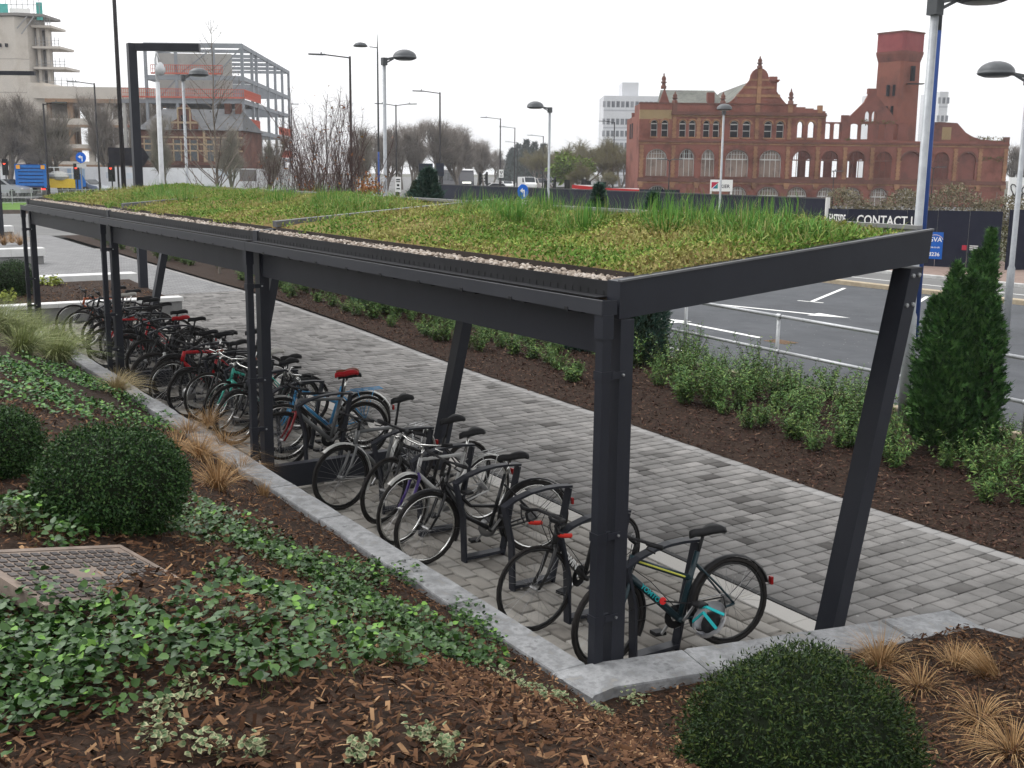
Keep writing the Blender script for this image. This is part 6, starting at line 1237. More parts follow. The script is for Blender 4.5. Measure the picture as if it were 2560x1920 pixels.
ya = float(at_x(455, 775, -19.6)[1]); low_wall('planter_wall', 'low wall with pale coping closing the far end of the stands', -19.8, -19.45, -3.2, ya, .25, .66)
b = MB(); vs = [(-19.8, -3.2, .56), (-19.8, ya - .1, .56), (-24.6, ya + .2, .60), (-24.6, -3.2, .60)]; b.add(vs, [(0, 1, 2, 3)]); struct(b.build('planting_bed', SOIL))
N = 5000; xy = np.stack([rng.uniform(-24.5, -19.85, N), rng.uniform(-2.5, ya - .1, N)], 1); o = chips('bark_mulch', xy, lambda x, y: np.full(len(x), .575), .03, .07, CHIPM); o['label'] = 'bark mulch in the small bed beyond the far end wall'
c = at_x(40, 738, -22.3); clipped_ball('box_ball', (-22.3, c[1], .55), .46, 'clipped box ball in the small bed beyond the far end of the shelter', BOXC, 9000, .03, sd=4)
for px, py in ((42, 735), (140, 712), (103, 712), (18, 752)):
    c = at_z(px, py, .6); n = 130; e = empty('golden_plant', tuple(c), label='small golden leafed plant in the mulch beyond the far end wall', cat='plant', group='golden plants in the far bed'); P_ = rdir(n) * rng.uniform(.05, .24, (n, 1)); P_[:, 2] = np.abs(P_[:, 2]) + .02; s = rng.uniform(.05, .09, n)
    scatter('leaves', *LEAF6, P_, rdir(n), rdir(n) + [0, 0, 1.2], np.stack([s, s * .7, s], 1), mat('golden_leaf', [(.22, .26, .05), (.32, .36, .08), (.12, .18, .04)], .5, src='island'), e)
qb = at_z(345, 718, .33); XB = float(qb[0]); zb = float(at_x(345, 683, XB)[2]); yl = float(at_x(20, 690, XB)[1])
low_wall('bench_wall', 'long white concrete seat wall beyond the shelter end', XB - .55, XB, yl, float(qb[1]), .33, zb, .22, WALLC, WCON, .06)
qc = at_z(116, 660, .33); XC = float(qc[0]); zc = float(at_x(121, 620, XC)[2]); low_wall('bench_wall', 'white concrete seat wall beside the far path lamp', XC - .6, XC, float(at_x(-60, 650, XC)[1]), float(qc[1]), .33, zc, .25, WALLC, WCON, .06)
qd = at_z(36, 590, .33); XD = float(qd[0]); low_wall('bench_wall', 'white concrete block seat furthest along the walkway', XD - .8, XD, float(at_x(-80, 590, XD)[1]), float(qd[1]), .33, float(at_x(40, 565, XD)[2]), .25, WALLC, WCON, .06)
for px, py in ((10, 612), (30, 606), (50, 612)):
    c = at_z(px, py, .45); tuft('dry_grass_tuft', c, 'rusty dry grass clump behind the white seat wall', 160, .55, 1.0, .012, STRAW, 'rusty grass clumps by the far seat walls')
# ------------------------------------------------------------------ guard rail on the verge
g0 = at_z(-20, 512, .4); g1 = at_z(112, 508, .4); gd = unit(np.array([g1[0] - g0[0], g1[1] - g0[1], 0])); Lg = float(np.linalg.norm((g1 - g0)[:2])) + 14
gr = empty('guard_rail', (g0[0], g0[1], .4), label='grey pedestrian guard rail on the grass verge', cat='railing')
for i in range(int(Lg / 2) + 1): b = MB(); b.bar(tuple(gd * i * 2 + [0, 0, -.1]), tuple(gd * i * 2 + [0, 0, 1.15]), .06); b.build('post', GALV, gr)
for z in (.12, 1.05): b = MB(); b.bar(tuple(gd * 0 + [0, 0, z]), tuple(gd * Lg + [0, 0, z]), .04); b.build('rail', GALV, gr)
b = MB()
for i in range(int(Lg / .14)): b.bar(tuple(gd * i * .14 + [0, 0, .13]), tuple(gd * i * .14 + [0, 0, 1.04]), .016)
b.build('bars', GALV, gr)['kind'] = 'stuff'
# ------------------------------------------------------------------ steel frame under construction
STL = mat('primed_steel', [(.20, .215, .235), (.27, .285, .305)], .6, scale=1, coord='world'); CORE = mat('core_concrete', [(.27, .265, .25), (.37, .36, .34), (.31, .30, .29)], .9, scale=.5, coord='world', detail=8); REDN = mat('barrier_red', [(.42, .11, .08), (.50, .15, .11)], .7)
SCAF0 = mat('prop_steel', [(.16, .165, .17)], .6); SD = 130.0; S0 = at_p(614, 430, SD); S0[2] = 0
sf = empty('steel_frame_building', tuple(S0), label='four storey grey steel frame under construction with red edge barriers', cat='building')
wd = unit(FH * 35 - RH * 1.7); LV = [4.4, 7.5, 10.65, 13.2, 16.7]
def SP_(u, s, z): return RH * u + wd * s + np.array([0, 0, z])
for s in (0, 6, 9, 17, 23, 29, 35):
    for u in (0, -10.8):
        b = MB(); b.bar(SP_(u, s, -.3), SP_(u, s, 16.9), .32, .30, up=tuple(RH)); b.build('column', STL, sf)
for u in (-7.4, -3.2): b = MB(); b.bar(SP_(u, 0, -.3), SP_(u, 0, 16.9), .30, .30, up=tuple(RH)); b.build('column', STL, sf)
for z in LV:
    b = MB(); b.bar(SP_(-10.9, 0, z), SP_(.1, 0, z), .25, .5); b.build('beam', STL, sf)
    for u in (0, -10.8): b = MB(); b.bar(SP_(u, 0.2, z - .01), SP_(u, 35, z - .01), .22, .45); b.build('beam', STL, sf)
    for s in (6, 12, 17, 23, 29, 35): b = MB(); b.bar(SP_(-10.7, s, z - .02), SP_(-.15, s, z - .02), .2, .38); b.build('cross_beam', STL, sf)
for z, s1 in ((4.4, 30), (7.5, 22), (10.65, 14)): b = MB(); b.prism([SP_(-10.6, .3, z + .26), SP_(-.3, .3, z + .26), SP_(-.3, s1, z + .26), SP_(-10.6, s1, z + .26)], (0, 0, .12)); b.build('floor_deck', CORE, sf)
b = MB(); b.prism([SP_(-10.2, 3, 10.8), SP_(-1.8, 3, 10.8), SP_(-1.8, 3.4, 10.8), SP_(-10.2, 3.4, 10.8)], (0, 0, 5.3)); b.build('core_wall', CORE, sf)
b = MB(); b.prism([SP_(-10.2, 9, 4.8), SP_(-5, 9, 4.8), SP_(-5, 9.4, 4.8), SP_(-10.2, 9.4, 4.8)], (0, 0, 5.6)); b.build('core_wall', CORE, sf)
for a, c in ((-9.5, -7.5), (-7.3, -3.3), (-3.1, -.2)): b = MB(); b.bar(SP_(a, .05, 10.9 if a < -8 else 13.4), SP_(c, .05, 13.0 if a < -8 else 16.4), .12, .12); b.build('brace', STL, sf)
def barrier(p, q, h=1.05):
    b = MB(); p = V3(p); q = V3(q); L = np.linalg.norm(q - p); n = max(2, int(L / .22))
    b.bar(p + [0, 0, .15], q + [0, 0, .15], .05, .17); b.bar(p + [0, 0, h], q + [0, 0, h], .05, .07); b.bar(p + [0, 0, .6], q + [0, 0, .6], .04, .05)
    for i in range(n + 1): t = p + (q - p) * i / n; b.bar(t + [0, 0, .1], t + [0, 0, h], .05, .05)
    b.build('edge_barrier', REDN, sf)
for p, q in ((SP_(-13.5, -.4, 10.9), SP_(.2, -.4, 10.9)), (SP_(.25, -.3, 10.9), SP_(.25, 10, 10.9)), (SP_(-10.2, -.2, 13.5), SP_(-2.2, -.2, 13.5)), (SP_(-2, -.2, 7.8), SP_(.2, -.2, 7.8)), (SP_(.25, 0, 7.8), SP_(.25, 9, 7.8)), (SP_(.2, 24, 7.7), SP_(.2, 35, 7.7)), (SP_(.2, 2, 4.7), SP_(.2, 8, 4.7)), (SP_(.2, 25, 4.7), SP_(.2, 35, 4.7)), (SP_(-14.5, 4, 7.8), SP_(-11, 4, 7.8))): barrier(p, q)
for k in range(9):
    for z0, z1 in ((-.3, 4.15), (4.8, 7.25)): b = MB(); b.bar(SP_(.3, 1 + k * 1.1, z0), SP_(.3, 1 + k * 1.1, z1), .09, .09); b.build('prop', SCAF0, sf)
b = MB(); b.bar(SP_(-13.8, .2, 10.6), SP_(-10.9, .2, 10.6), .3, .4); b.build('beam', STL, sf)
for u in (-13.5, -11.9): b = MB(); b.bar(SP_(u, .3, -.3), SP_(u, .3, 10.5), .35, .35, up=tuple(RH)); b.build('column', CORE, sf)
# ------------------------------------------------------------------ brick public house in front of it
PD = 118.0; P0 = at_p(352, 430, PD); P0[2] = 0; pb = empty('brick_pub', tuple(P0), label='old brick corner building with cream bands and steep gable below the steel frame', cat='building')
PBR = mat('pub_brick', [(.115, .055, .043), (.155, .075, .058)], .9, scale=.8, coord='world'); CREAM = mat('cream_stone', [(.30, .225, .145), (.37, .28, .185)], .85, scale=1, coord='world')
fp = lambda b, u0, u1, n0, n1, z0, z1: b.fbox((0, 0, 0), RH, -FH, u0, u1, n0, n1, z0, z1)
b = MB(); fp(b, 0, 10.6, -9, 0, -.3, 7.1); b.build('wall', PBR, pb)
b = MB(); Q = lambda u, z, n: RH * u - FH * n + np.array([0, 0, z]); b.add([Q(-.2, 7.1, .3), Q(10.8, 7.1, .3), Q(9.6, 9.4, -4.5), Q(1.2, 9.4, -4.5), Q(10.8, 7.1, -9.2), Q(-.2, 7.1, -9.2)], [(0, 1, 2, 3), (1, 4, 2), (3, 2, 4, 5), (0, 3, 5)]); b.build('roof', mat('pub_slate', [(.07, .072, .076), (.12, .122, .126)], .9, scale=1.2, coord='world'), pb)
b = MB(); g = [(3.4, 7.1), (6.1, 7.1), (6.1, 7.9), (5.5, 8.2), (5.35, 9.3), (5.1, 9.5), (4.75, 9.85), (4.4, 9.5), (4.15, 9.3), (4.0, 8.2), (3.4, 7.9)]; b.prism([Q(u, z, -.2) for u, z in g], -FH * .35); gb = b.build('gable', PBR, pb); stain(PBR, .5, .5, False)
for u0, u1, z0, z1 in ((3.35, 6.15, 7.75, 7.95), (4.1, 5.4, 9.2, 9.35), (4.05, 4.2, 7.1, 9.2), (5.3, 5.45, 7.1, 9.2)): b = MB(); fp(b, u0, u1, .16, .22, z0, z1); b.build('stone_trim', CREAM, gb)
b = MB(); fp(b, 4.45, 5.05, .155, .17, 7.2, 8.6); b.build('window', DARK, gb)
for z in (6.3, 5.6, 4.95): b = MB(); fp(b, -.02, 10.62, .002, .05, z, z + .16); b.build('stone_band', CREAM, pb)
for u in (.9, 2.2, 3.9, 5.6, 7.3, 8.9):
    b = MB(); fp(b, u - .32, u + .32, .002, .02, 4.0, 6.1); w_ = b.build('window', mat('pub_glass', [(.05, .06, .07), (.11, .12, .13)], .2), pb); b = MB(); fp(b, u - .45, u - .33, .021, .06, 3.95, 6.2); fp(b, u + .33, u + .45, .021, .06, 3.95, 6.2); b.build('stone_jambs', CREAM, w_)['kind'] = 'stuff'
for u in (1.55, 6.7, 10.1): b = MB(); fp(b, u - .12, u + .12, .002, .08, 3.9, 7.05); b.build('stone_pier', CREAM, pb)
for u in (8.3, 9.4): b = MB(); fp(b, u - .3, u + .3, -4.3, -3.5, 8.8, 10.0); b.build('chimney', PBR, pb)
b = MB(); fp(b, -.05, 10.65, .003, .07, 3.35, 3.6); b.build('fascia', mat('fascia_dark', [(.06, .035, .03)], .8), pb)
# ------------------------------------------------------------------ concrete frame and stair tower under construction
CD = 150.0; C0 = at_p(95, 430, CD); C0[2] = 0; cf = empty('concrete_frame_building', tuple(C0), label='pale concrete deck on columns under construction beside the stair tower', cat='building')
PCON = mat('fresh_concrete', [(.40, .36, .31), (.50, .46, .41), (.44, .41, .37)], .9, scale=.35, coord='world', detail=8); TIM = mat('formwork', [(.22, .14, .09), (.30, .20, .13)], .9)
fc = lambda b, u0, u1, n0, n1, z0, z1: b.fbox((0, 0, 0), RH, -FH, u0, u1, n0, n1, z0, z1)
b = MB(); fc(b, 0, 15, -12, 0, 11.9, 13.4); b.build('deck', PCON, cf); b = MB(); fc(b, 1.5, 15, -12, .05, 11.4, 11.898); b.build('formwork_edge', TIM, cf)
for z0, z1 in ((8.6, 9.4), (5.6, 6.1), (3.5, 3.9)): b = MB(); fc(b, 1.0, 15, -12, 0, z0, z1); b.build('deck', PCON, cf); b = MB(); fc(b, 1.0, 15, .001, .05, z0 - .3, z0 - .002); b.build('formwork_edge', TIM, cf)
for u in (1.4, 4.4, 6.9, 9.3, 12.2, 14.6):
    for n in (-.8, -10.5): b = MB(); fc(b, u - .35, u + .35, n - .7, n, -.3, 11.4); b.build('column', PCON if u > 5 else TIM, cf)
b = MB(); fc(b, -1.0, 1.4, -12, -.6, -.3, 13.9); b.build('end_wall', PCON, cf)
TD = 172.0; T0_ = at_p(-40, 430, TD); T0_[2] = 0; ct = empty('stair_tower', tuple(T0_), label='tall unfinished concrete stair tower with scaffolding and teal netting on top', cat='building')
ft = lambda b, u0, u1, n0, n1, z0, z1: b.fbox((0, 0, 0), RH, -FH, u0, u1, n0, n1, z0, z1)
b = MB(); b.prism([RH * u - FH * n for u, n in ((-2, .6), (3.6, .6), (6.6, 1.2), (8.0, .2), (8.6, -5), (-2, -7))], (0, 0, 25.8)); b.build('core', PCON, ct)
for z in (4.5, 9.5, 14.5, 19.5): b = MB(); b.prism([RH * u - FH * n for u, n in ((-2.02, .62), (3.6, .63), (6.62, 1.23), (8.03, .21), (8.0, .1), (-2.02, .5))], (0, 0, .10)); o = b.build('pour_joint', mat('joint_grey', [(.33, .30, .27)], .9), ct); o.location = (0, 0, z)
for u in (4.2, 5.2): b = MB(); ft(b, u - .15, u + .15, .6, 1.0 + (u - 3.6) * .2, 21.3, 21.8); b.build('putlog_hole', DARK, ct)
SCAF = mat('scaffold', [(.30, .30, .30)], .6, .3); TEALN = mat('teal_net', [(.06, .34, .30), (.10, .44, .40)], .8, scale=2)
for z, e_ in ((24.4, 11.3), (21.3, 12.4), (18.2, 13.1), (15.3, 14.2)):
    b = MB(); ft(b, 8.3, e_, -6, -.5, z, z + .35); b.build('floor_slab', PCON, ct)
    b = MB()
    for i in range(7):
        u = 8.8 + (e_ - 9) * i / 6; b.bar(tuple(RH * u + FH * .6 + [0, 0, z + .3]), tuple(RH * u + FH * .6 + [0, 0, z + 1.7]), .07)
    for k in (.7, 1.2): b.bar(tuple(RH * 8.7 + FH * .6 + [0, 0, z + k]), tuple(RH * e_ + FH * .6 + [0, 0, z + k]), .06)
    b.build('edge_scaffold', SCAF, ct)['kind'] = 'stuff'
    for u in (8.9, 10.2): b = MB(); ft(b, u - .22, u + .22, -2.4, -1.4, z - 2.75, z - .002); b.build('column', PCON, ct)
    b = MB(); ft(b, 8.6, 9.9, -4, -3.5, z - 2.75, z - .002); b.build('back_wall', mat('grey_wall', [(.2, .19, .18)], .9), ct)
b = MB(); b.prism([RH * u - FH * n for u, n in ((-2.4, 1.1), (3.7, 1.1), (7.4, 1.6), (10.6, .4), (10.6, -6), (-2.4, -7))], (0, 0, .4)); o = b.build('top_platform', mat('platform', [(.22, .21, .2)], .9), ct); o.location = (0, 0, 25.9)
for u0, u1, n in ((-2.2, 3.4, 1.05), (3.6, 5.9, 1.3)): b = MB(); ft(b, u0, u1, n, n + .04, 26.3, 27.6); b.build('netting', TEALN, ct)
b = MB(); ft(b, 9.6, 10.5, .3, .34, 25.4, 28); b.build('netting', TEALN, ct); b = MB(); ft(b, 6.0, 9.0, 1.0, 1.06, 26.3, 27.0); b.build('white_sheet', WT2, ct)
b = MB()
for i in range(16): u = -2 + i * .82; b.bar(tuple(RH * u - FH * .9 + [0, 0, 26.2]), tuple(RH * u - FH * .9 + [0, 0, 29.3 + .6 * math.sin(i * 2.1)]), .08)
for z in (27.6, 28.4): b.bar(tuple(RH * -2.2 - FH * .9 + [0, 0, z]), tuple(RH * 10.4 - FH * .5 + [0, 0, z]), .07)
b.build('top_scaffold', SCAF, ct)['kind'] = 'stuff'
ct.scale = (1, 1, .955)
for a, c in (((7.0, 24.0), (8.6, 25.8)), ((7.6, 23.2), (9.6, 25.8))): b = MB(); b.bar(tuple(RH * a[0] - FH * 1.3 + [0, 0, a[1]]), tuple(RH * c[0] - FH * 1.3 + [0, 0, c[1]]), .14); b.build('strut', SCAF, ct)
# ------------------------------------------------------------------ white site hoarding with prints
a0 = at_p(-60, 430, 116)[:2]; a1 = at_p(330, 430, 113)[:2]; a2 = at_p(790, 430, 112)[:2]
WHH = mat('hoarding_sheet', [(.60, .61, .63), (.72, .73, .75)], .6, scale=.7, coord='world')
hw, OW = hoarding('white_hoarding', [a0, a1, a2], 3.3, 'long white printed site hoarding below the construction sites', WHH, board=2.44)
for x0, x1, y0, y1, c in ((203, 243, 422, 450, (.33, .42, .52)), (112, 126, 430, 446, (.25, .33, .48)), (345, 372, 432, 446, (.5, .54, .58)), (560, 590, 425, 440, (.5, .55, .62)), (296, 310, 430, 445, (.42, .45, .5)), (620, 660, 424, 452, (.16, .15, .15))):
    p, q = at_p(x0, y1, 113), at_p(x1, y0, 113); b = MB(); p = p - np.array([*a0, 0]); q = q - np.array([*a0, 0]); p -= FH * 3.4; q -= FH * 3.4
    b.add([p, (q[0], q[1], p[2]), q, (p[0], p[1], q[2])], [(0, 1, 2, 3)]); b.prism([p + FH * .05, np.array([q[0], q[1], p[2]]) + FH * .05, q + FH * .05, np.array([p[0], p[1], q[2]]) + FH * .05], FH * .04); o = b.build('print_panel', mat('print_%d' % x0, [c, tuple(min(1, k * 1.3) for k in c)], .5, scale=.6, coord='world'), hw)
# ------------------------------------------------------------------ signs and signals
SBLUE = mat('sign_disc_blue', [(.01, .12, .55)], .4); POLEG = mat('sign_pole', [(.22, .23, .24)], .5, .3)
def disc_sign(x, y, D, r, label, face, plate=True):
    q = at_p(x, y, D); z = float(q[2]); e = empty('keep_left_sign', (q[0], q[1], 0), label=label, cat='road sign'); nn = unit(-FH * math.cos(face) + RH * math.sin(face)); uu = np.array([-nn[1], nn[0], 0]); uu = uu if uu @ RH > 0 else -uu
    b = MB(); b.tube([tuple(-nn * .06 + [0, 0, -.1]), tuple(-nn * .06 + [0, 0, z + r])], .04, 8); b.build('pole', POLEG, e)
    b = MB(); b.lathe([(0, .0), (r, 0), (r, .02), (0, .021)], (0, 0, z), 24, nn); d = b.build('disc', SBLUE, e)
    A = [(-.1, -.75), (.16, -.75), (.16, .2), (-.05, .2), (-.05, .42), (-.62, .08), (-.05, -.26), (-.05, -.04), (-.1, -.04)]; A = [(.08, -.7), (.28, -.7), (.28, .25), (-.1, .25), (-.1, .5), (-.62, .14), (-.1, -.22), (-.1, .03), (.08, .03)]
    b = MB(); b.prism([uu * a * r + np.array([0, 0, z + c * r]) + nn * .024 for a, c in A], nn * .004); b.build('arrow', WT2, d)
    if plate: b = MB(); c = np.array([0, 0, z - r * 1.55]); b.prism([uu * s * r * .95 + [0, 0, z - r * 1.5 + t * r * .34] + nn * .01 for s, t in ((-1, -1), (1, -1), (1, 1), (-1, 1))], nn * .02); b.build('plate', mat('plate_grey', [(.5, .5, .48)], .6), e)
disc_sign(1307, 479, 47, .30, 'round blue keep left sign in front of the navy hoarding', .75)
disc_sign(202, 394, 65, .30, 'round blue arrow sign standing by the red traffic lights on the left road', .8)
LR = mat('signal_red', [(.8, .05, .03)], .3, emit=(1, .06, .03, 3.0)); LG = mat('signal_green', [(.05, .6, .4)], .3, emit=(.05, 1, .55, 3.0)); LOFF = mat('signal_off', [(.03, .03, .03)], .4)
def traffic_light(x, y, D, lit, label, face=0.0):
    q = at_p(x, y, D); z = float(q[2]); e = empty('traffic_light', (q[0], q[1], 0), label=label, cat='traffic light', group='traffic lights at the junction'); nn = unit(-FH * math.cos(face) + RH * math.sin(face)); uu = np.cross(nn, (0, 0, 1))
    b = MB(); b.tube([tuple(-nn * .2 + [0, 0, -.1]), tuple(-nn * .2 + [0, 0, z + .5])], .055, 8); b.build('pole', LBLK, e); b = MB(); b.fbox((0, 0, 0), uu, nn, -.16, .16, -.14, .0, z - .55, z + .55); b.build('housing', BLACK, e)
    b = MB(); b.fbox((0, 0, 0), uu, nn, -.27, .27, -.155, -.141, z - .7, z + .7); b.build('backing_board', BLACK, e)
    for k, dz in enumerate((.34, 0, -.34)):
        b = MB(); b.lathe([(.0, .03), (.10, .02), (.105, .002)], (0, 0, z + dz), 12, nn); b.build('lens', LR if (lit == 'r' and k == 0) else LG if (lit == 'g' and k == 2) else LOFF, e); b = MB(); b.prism([tuple(uu * .12 * math.cos(t) + np.array([0, 0, z + dz + .12 * math.sin(t)])) for t in np.linspace(0, math.pi, 7)], nn * .16); b.build('hood', BLACK, e)
traffic_light(11, 418, 100, 'r', 'traffic light showing red above the hedge and silver car'); traffic_light(190, 429, 100, 'r', 'traffic light showing red below the round blue arrow sign'); traffic_light(277, 431, 88, 'r', 'traffic light showing red beside the back of the big black sign')
traffic_light(1203, 447, 120, '', 'unlit traffic light beside the coach', 1.2); traffic_light(1214, 447, 118, '', 'traffic light turned side on beside the coach', -1.2); traffic_light(1367, 470, 110, 'g', 'traffic light showing green beside the domed lamp pole'); traffic_light(1384, 462, 108, '', 'traffic light turned side on by the green signal', -1.3)
traffic_light(1470, 472, 105, 'r', 'traffic light showing red before the white hoarding with the red band'); traffic_light(1418, 468, 110, '', 'dark signal head seen from behind among the olive trees', 3.0); traffic_light(1460, 466, 112, '', 'dark signal head seen from behind next to the red signal', 3.0); traffic_light(1508, 474, 104, '', 'dark signal head seen from behind against the white hoarding', 3.0)
def sign_back(x0, x1, y0, y1, D, label, pointed=False, m=None):
    q0, q1 = at_p(x0, y1, D), at_p(x1, y0, D); W = float((q1 - q0) @ RH); z0, z1 = float(q0[2]), float(q1[2]); e = empty('road_sign', (q0[0], q0[1], 0), label=label, cat='road sign')
    pl = [(0, z0), (W, z0), (W, z1), (0, z1)] if not pointed else [(0, z0), (W * .86, z0), (W, (z0 + z1) / 2), (W * .86, z1), (0, z1)]
    b = MB(); b.prism([RH * u + np.array([0, 0, z]) for u, z in pl], -FH * .05); b.build('panel', m or mat('sign_back_black', [(.012, .012, .016), (.02, .02, .026)], .5), e)
    for u in (W * .2, W * .75): b = MB(); b.tube([tuple(RH * u + FH * .08 + [0, 0, -.1]), tuple(RH * u + FH * .08 + [0, 0, z1 - .1])], .06, 8); b.build('pole', LBLK, e)
    for z in (z0 + (z1 - z0) * .25, z0 + (z1 - z0) * .75): b = MB(); b.fbox((0, 0, 0), RH, -FH, .05, W * .84, .052, .085, z - .03, z + .03); b.build('stiffener', LBLK, e)
sign_back(273, 372, 370, 414, 70, 'big black back of a pointed direction sign behind the path lamp', True); NB = mat('sign_back_navy', [(.02, .025, .04)], .6)
sign_back(1047, 1082, 409, 430, 90, 'dark rectangular back of a road sign behind the broad conifer', m=NB); sign_back(1090, 1110, 408, 440, 88, 'dark upright back of a road sign by the black street lamp', m=NB)
def info_sign(x, y, D, w, h, label, lines):
    q = at_p(x, y, D); z = float(q[2]); e = empty('information_sign', (q[0], q[1], 0), label=label, cat='sign'); b = MB(); b.tube([(0, 0, -.1), (0, 0, z)], .04, 6); b.build('pole', LBLK, e); b = MB(); b.fbox((0, 0, 0), RH, -FH, -w / 2, w / 2, .06, .09, z - h / 2, z + h / 2); p = b.build('panel', WT2, e)
    for u0, u1, z0, z1 in lines: b = MB(); b.fbox((0, 0, 0), RH, -FH, u0 * w, u1 * w, .092, .098, z + z0 * h, z + z1 * h); b.build('marking', BLACK, p)
info_sign(996, 461, 40, .2, .52, 'small white car park notice with black arrow beside the lamp post', [(-.35, .35, .28, .36), (-.35, .35, .16, .22), (-.2, .2, -.12, .02), (-.3, .3, -.32, -.24)])
info_sign(1253, 434, 137, .55, .95, 'white sign with black symbols on the far street lamp', [(-.3, -.1, .1, .3), (.1, .3, .1, .3), (-.1, .1, -.1, .1), (-.3, .3, -.35, -.25)])
# ------------------------------------------------------------------ vehicles
GLASS = mat('vehicle_glass', [(.03, .035, .04)], .1); TAIL = mat('tail_red', [(.6, .03, .03)], .3, emit=(1, .05, .04, 1.2)); TYRE = RUBBER
def frame_at(x, y, D, face):
    q = at_p(x, y, D); f = unit(-FH * math.cos(face) + RH * math.sin(face)); s = np.cross((0, 0, 1), f); return np.array([q[0], q[1], 0.0]), f, s   # f: nose direction
def car(name, x, y, D, face, col, label, L=4.2, W=1.75, H=1.45, z0=0.02, van=False):
    q, f, s = frame_at(x, y, D, face); e = empty(name, (q[0], q[1], z0), label=label, cat='van' if van else 'car')
    pr = [(-.5, .28), (-.5, .62), (-.46, .95 / 1.45), (-.36, .98), (.08, 1.0), (.24, .68), (.46, .56), (.5, .42), (.5, .2), (-.5, .2)] if not van else [(-.5, .2), (-.5, .97), (-.46, 1), (.26, 1), (.38, .62), (.48, .52), (.5, .4), (.5, .2)]
    b = MB(); b.prism([f * a * L - s * W / 2 + np.array([0, 0, c * H]) for a, c in pr], s * W); b.build('body', col, e)
    wp = [(-.43, .66), (-.34, .93), (.06, .94), (.2, .68)] if not van else [(.1, .62), (.1, .93), (.24, .93), (.34, .62)]
    for k in (-1, 1): b = MB(); b.prism([f * a * L + s * k * (W / 2 + .004) + np.array([0, 0, c * H]) for a, c in wp], s * k * .01); b.build('side_window', GLASS, e)
    ws = [(.085, .985), (.235, .70)] if not van else [(.275, .98), (.375, .64)]
    b = MB(); P_ = [f * (a * L + .012) + s * k * W * .43 + np.array([0, 0, c * H + .012]) for (a, c), k in ((ws[0], -1), (ws[0], 1), (ws[1], 1), (ws[1], -1))]; b.prism(P_, f * .012); b.build('windscreen', GLASS, e)
    for a in (-.31, .31):
        for k in (-1, 1): b = MB(); c = f * a * L + s * k * (W / 2 - .12) + np.array([0, 0, .31]); b.lathe([(0, -.1), (.31, -.1), (.31, .13), (.2, .135), (0, .135)], tuple(c), 14, s * k); b.build('wheel', TYRE, e)
    for k in (-1, 1):
        b = MB(); c = f * (L * .5 + .004) + s * k * W * .36 + np.array([0, 0, .46 * H]); b.fbox(tuple(c), s, f, -.16, .16, 0, .02, -.07, .07); b.build('headlight', mat('headlight', [(.7, .7, .68)], .2), e)
        b = MB(); c = -f * (L * .5 + .024) + s * k * W * .4 + np.array([0, 0, .5 * H]); b.fbox(tuple(c), s, f, -.12, .12, 0, .02, -.1, .1); b.build('tail_light', TAIL, e)
    return e
SILC = mat('car_silver', [(.38, .40, .42)], .3, .4); WHC = mat('car_white', [(.66, .66, .66)], .3)
car('parked_car', 14, 478, 100, 1.35, SILC, 'silver hatchback driving past the grass verge on the left road', z0=.73)
car('white_car', 1268, 456, 205, .15, WHC, 'white car approaching on the far road'); car('white_van', 1318, 459, 190, .25, WHC, 'white van with a coloured side beside the far traffic lights', 5.2, 1.95, 2.3, van=True); car('grey_van', 1345, 462, 195, .5, mat('car_grey', [(.3, .28, .27)], .4), 'grey van partly hidden behind the navy hoarding', 5.0, 1.95, 2.1, van=True); car('white_car', 1232, 459, 175, -1.3, WHC, 'white car crossing in front of the coach')
car('silver_car', 218, 471, 106, 1.2, SILC, 'silver car waiting behind the yellow works lorry', z0=.73)
# coach
q, f, s = frame_at(1166, 440, 185, .35); e = empty('coach', (q[0], q[1], .0), label='dark coach with pale roof approaching past the bare trees', cat='coach'); DKB = mat('coach_dark', [(.06, .06, .07), (.10, .10, .11)], .35)
b = MB(); b.prism([f * a - s * 1.27 + np.array([0, 0, c]) for a, c in ((0, .35), (.12, 1.2), (-.15, 3.3), (-11.5, 3.3), (-11.5, .35))], s * 2.54); b.build('body', DKB, e)
b = MB(); b.prism([f * a - s * 1.2 + np.array([0, 0, c]) for a, c in ((-.2, 3.302), (-.5, 3.5), (-11.3, 3.5), (-11.4, 3.302))], s * 2.4); b.build('roof', WHC, e)
b = MB(); b.prism([f * (.13 if c < 2 else -.07) + s * k * 1.15 + np.array([0, 0, c]) for c, k in ((1.55, -1), (1.55, 1), (3.0, 1), (3.0, -1))], f * .02); b.build('windscreen', mat('coach_glass', [(.16, .16, .17)], .1), e)
b = MB(); b.prism([f * .145 + s * k * .75 + np.array([0, 0, c]) for c, k in ((1.22, -1), (1.22, 1), (1.48, 1), (1.48, -1))], f * .02); b.build('display', mat('display', [(.7, .7, .65)], .4, emit=(1, 1, .92, 1.2)), e)
for k in (-1, 1):
    for i in range(5): b = MB(); b.prism([f * (-1.2 - i * 2.0 - a) + s * k * 1.275 + np.array([0, 0, c]) for a, c in ((0, 1.6), (1.85, 1.6), (1.85, 2.9), (0, 2.9))], s * k * .01); b.build('side_window', GLASS, e)
    for a in (-2.6, -9): b = MB(); b.lathe([(0, -.15), (.48, -.15), (.48, .1), (0, .12)], tuple(f * a + s * k * 1.15 + np.array([0, 0, .48])), 14, s * k); b.build('wheel', TYRE, e)
    b = MB(); c = f * .14 + s * k * .95 + np.array([0, 0, .85]); b.fbox(tuple(c), s, f, -.15, .15, 0, .03, -.1, .1); b.build('headlight', MATS['headlight'], e)
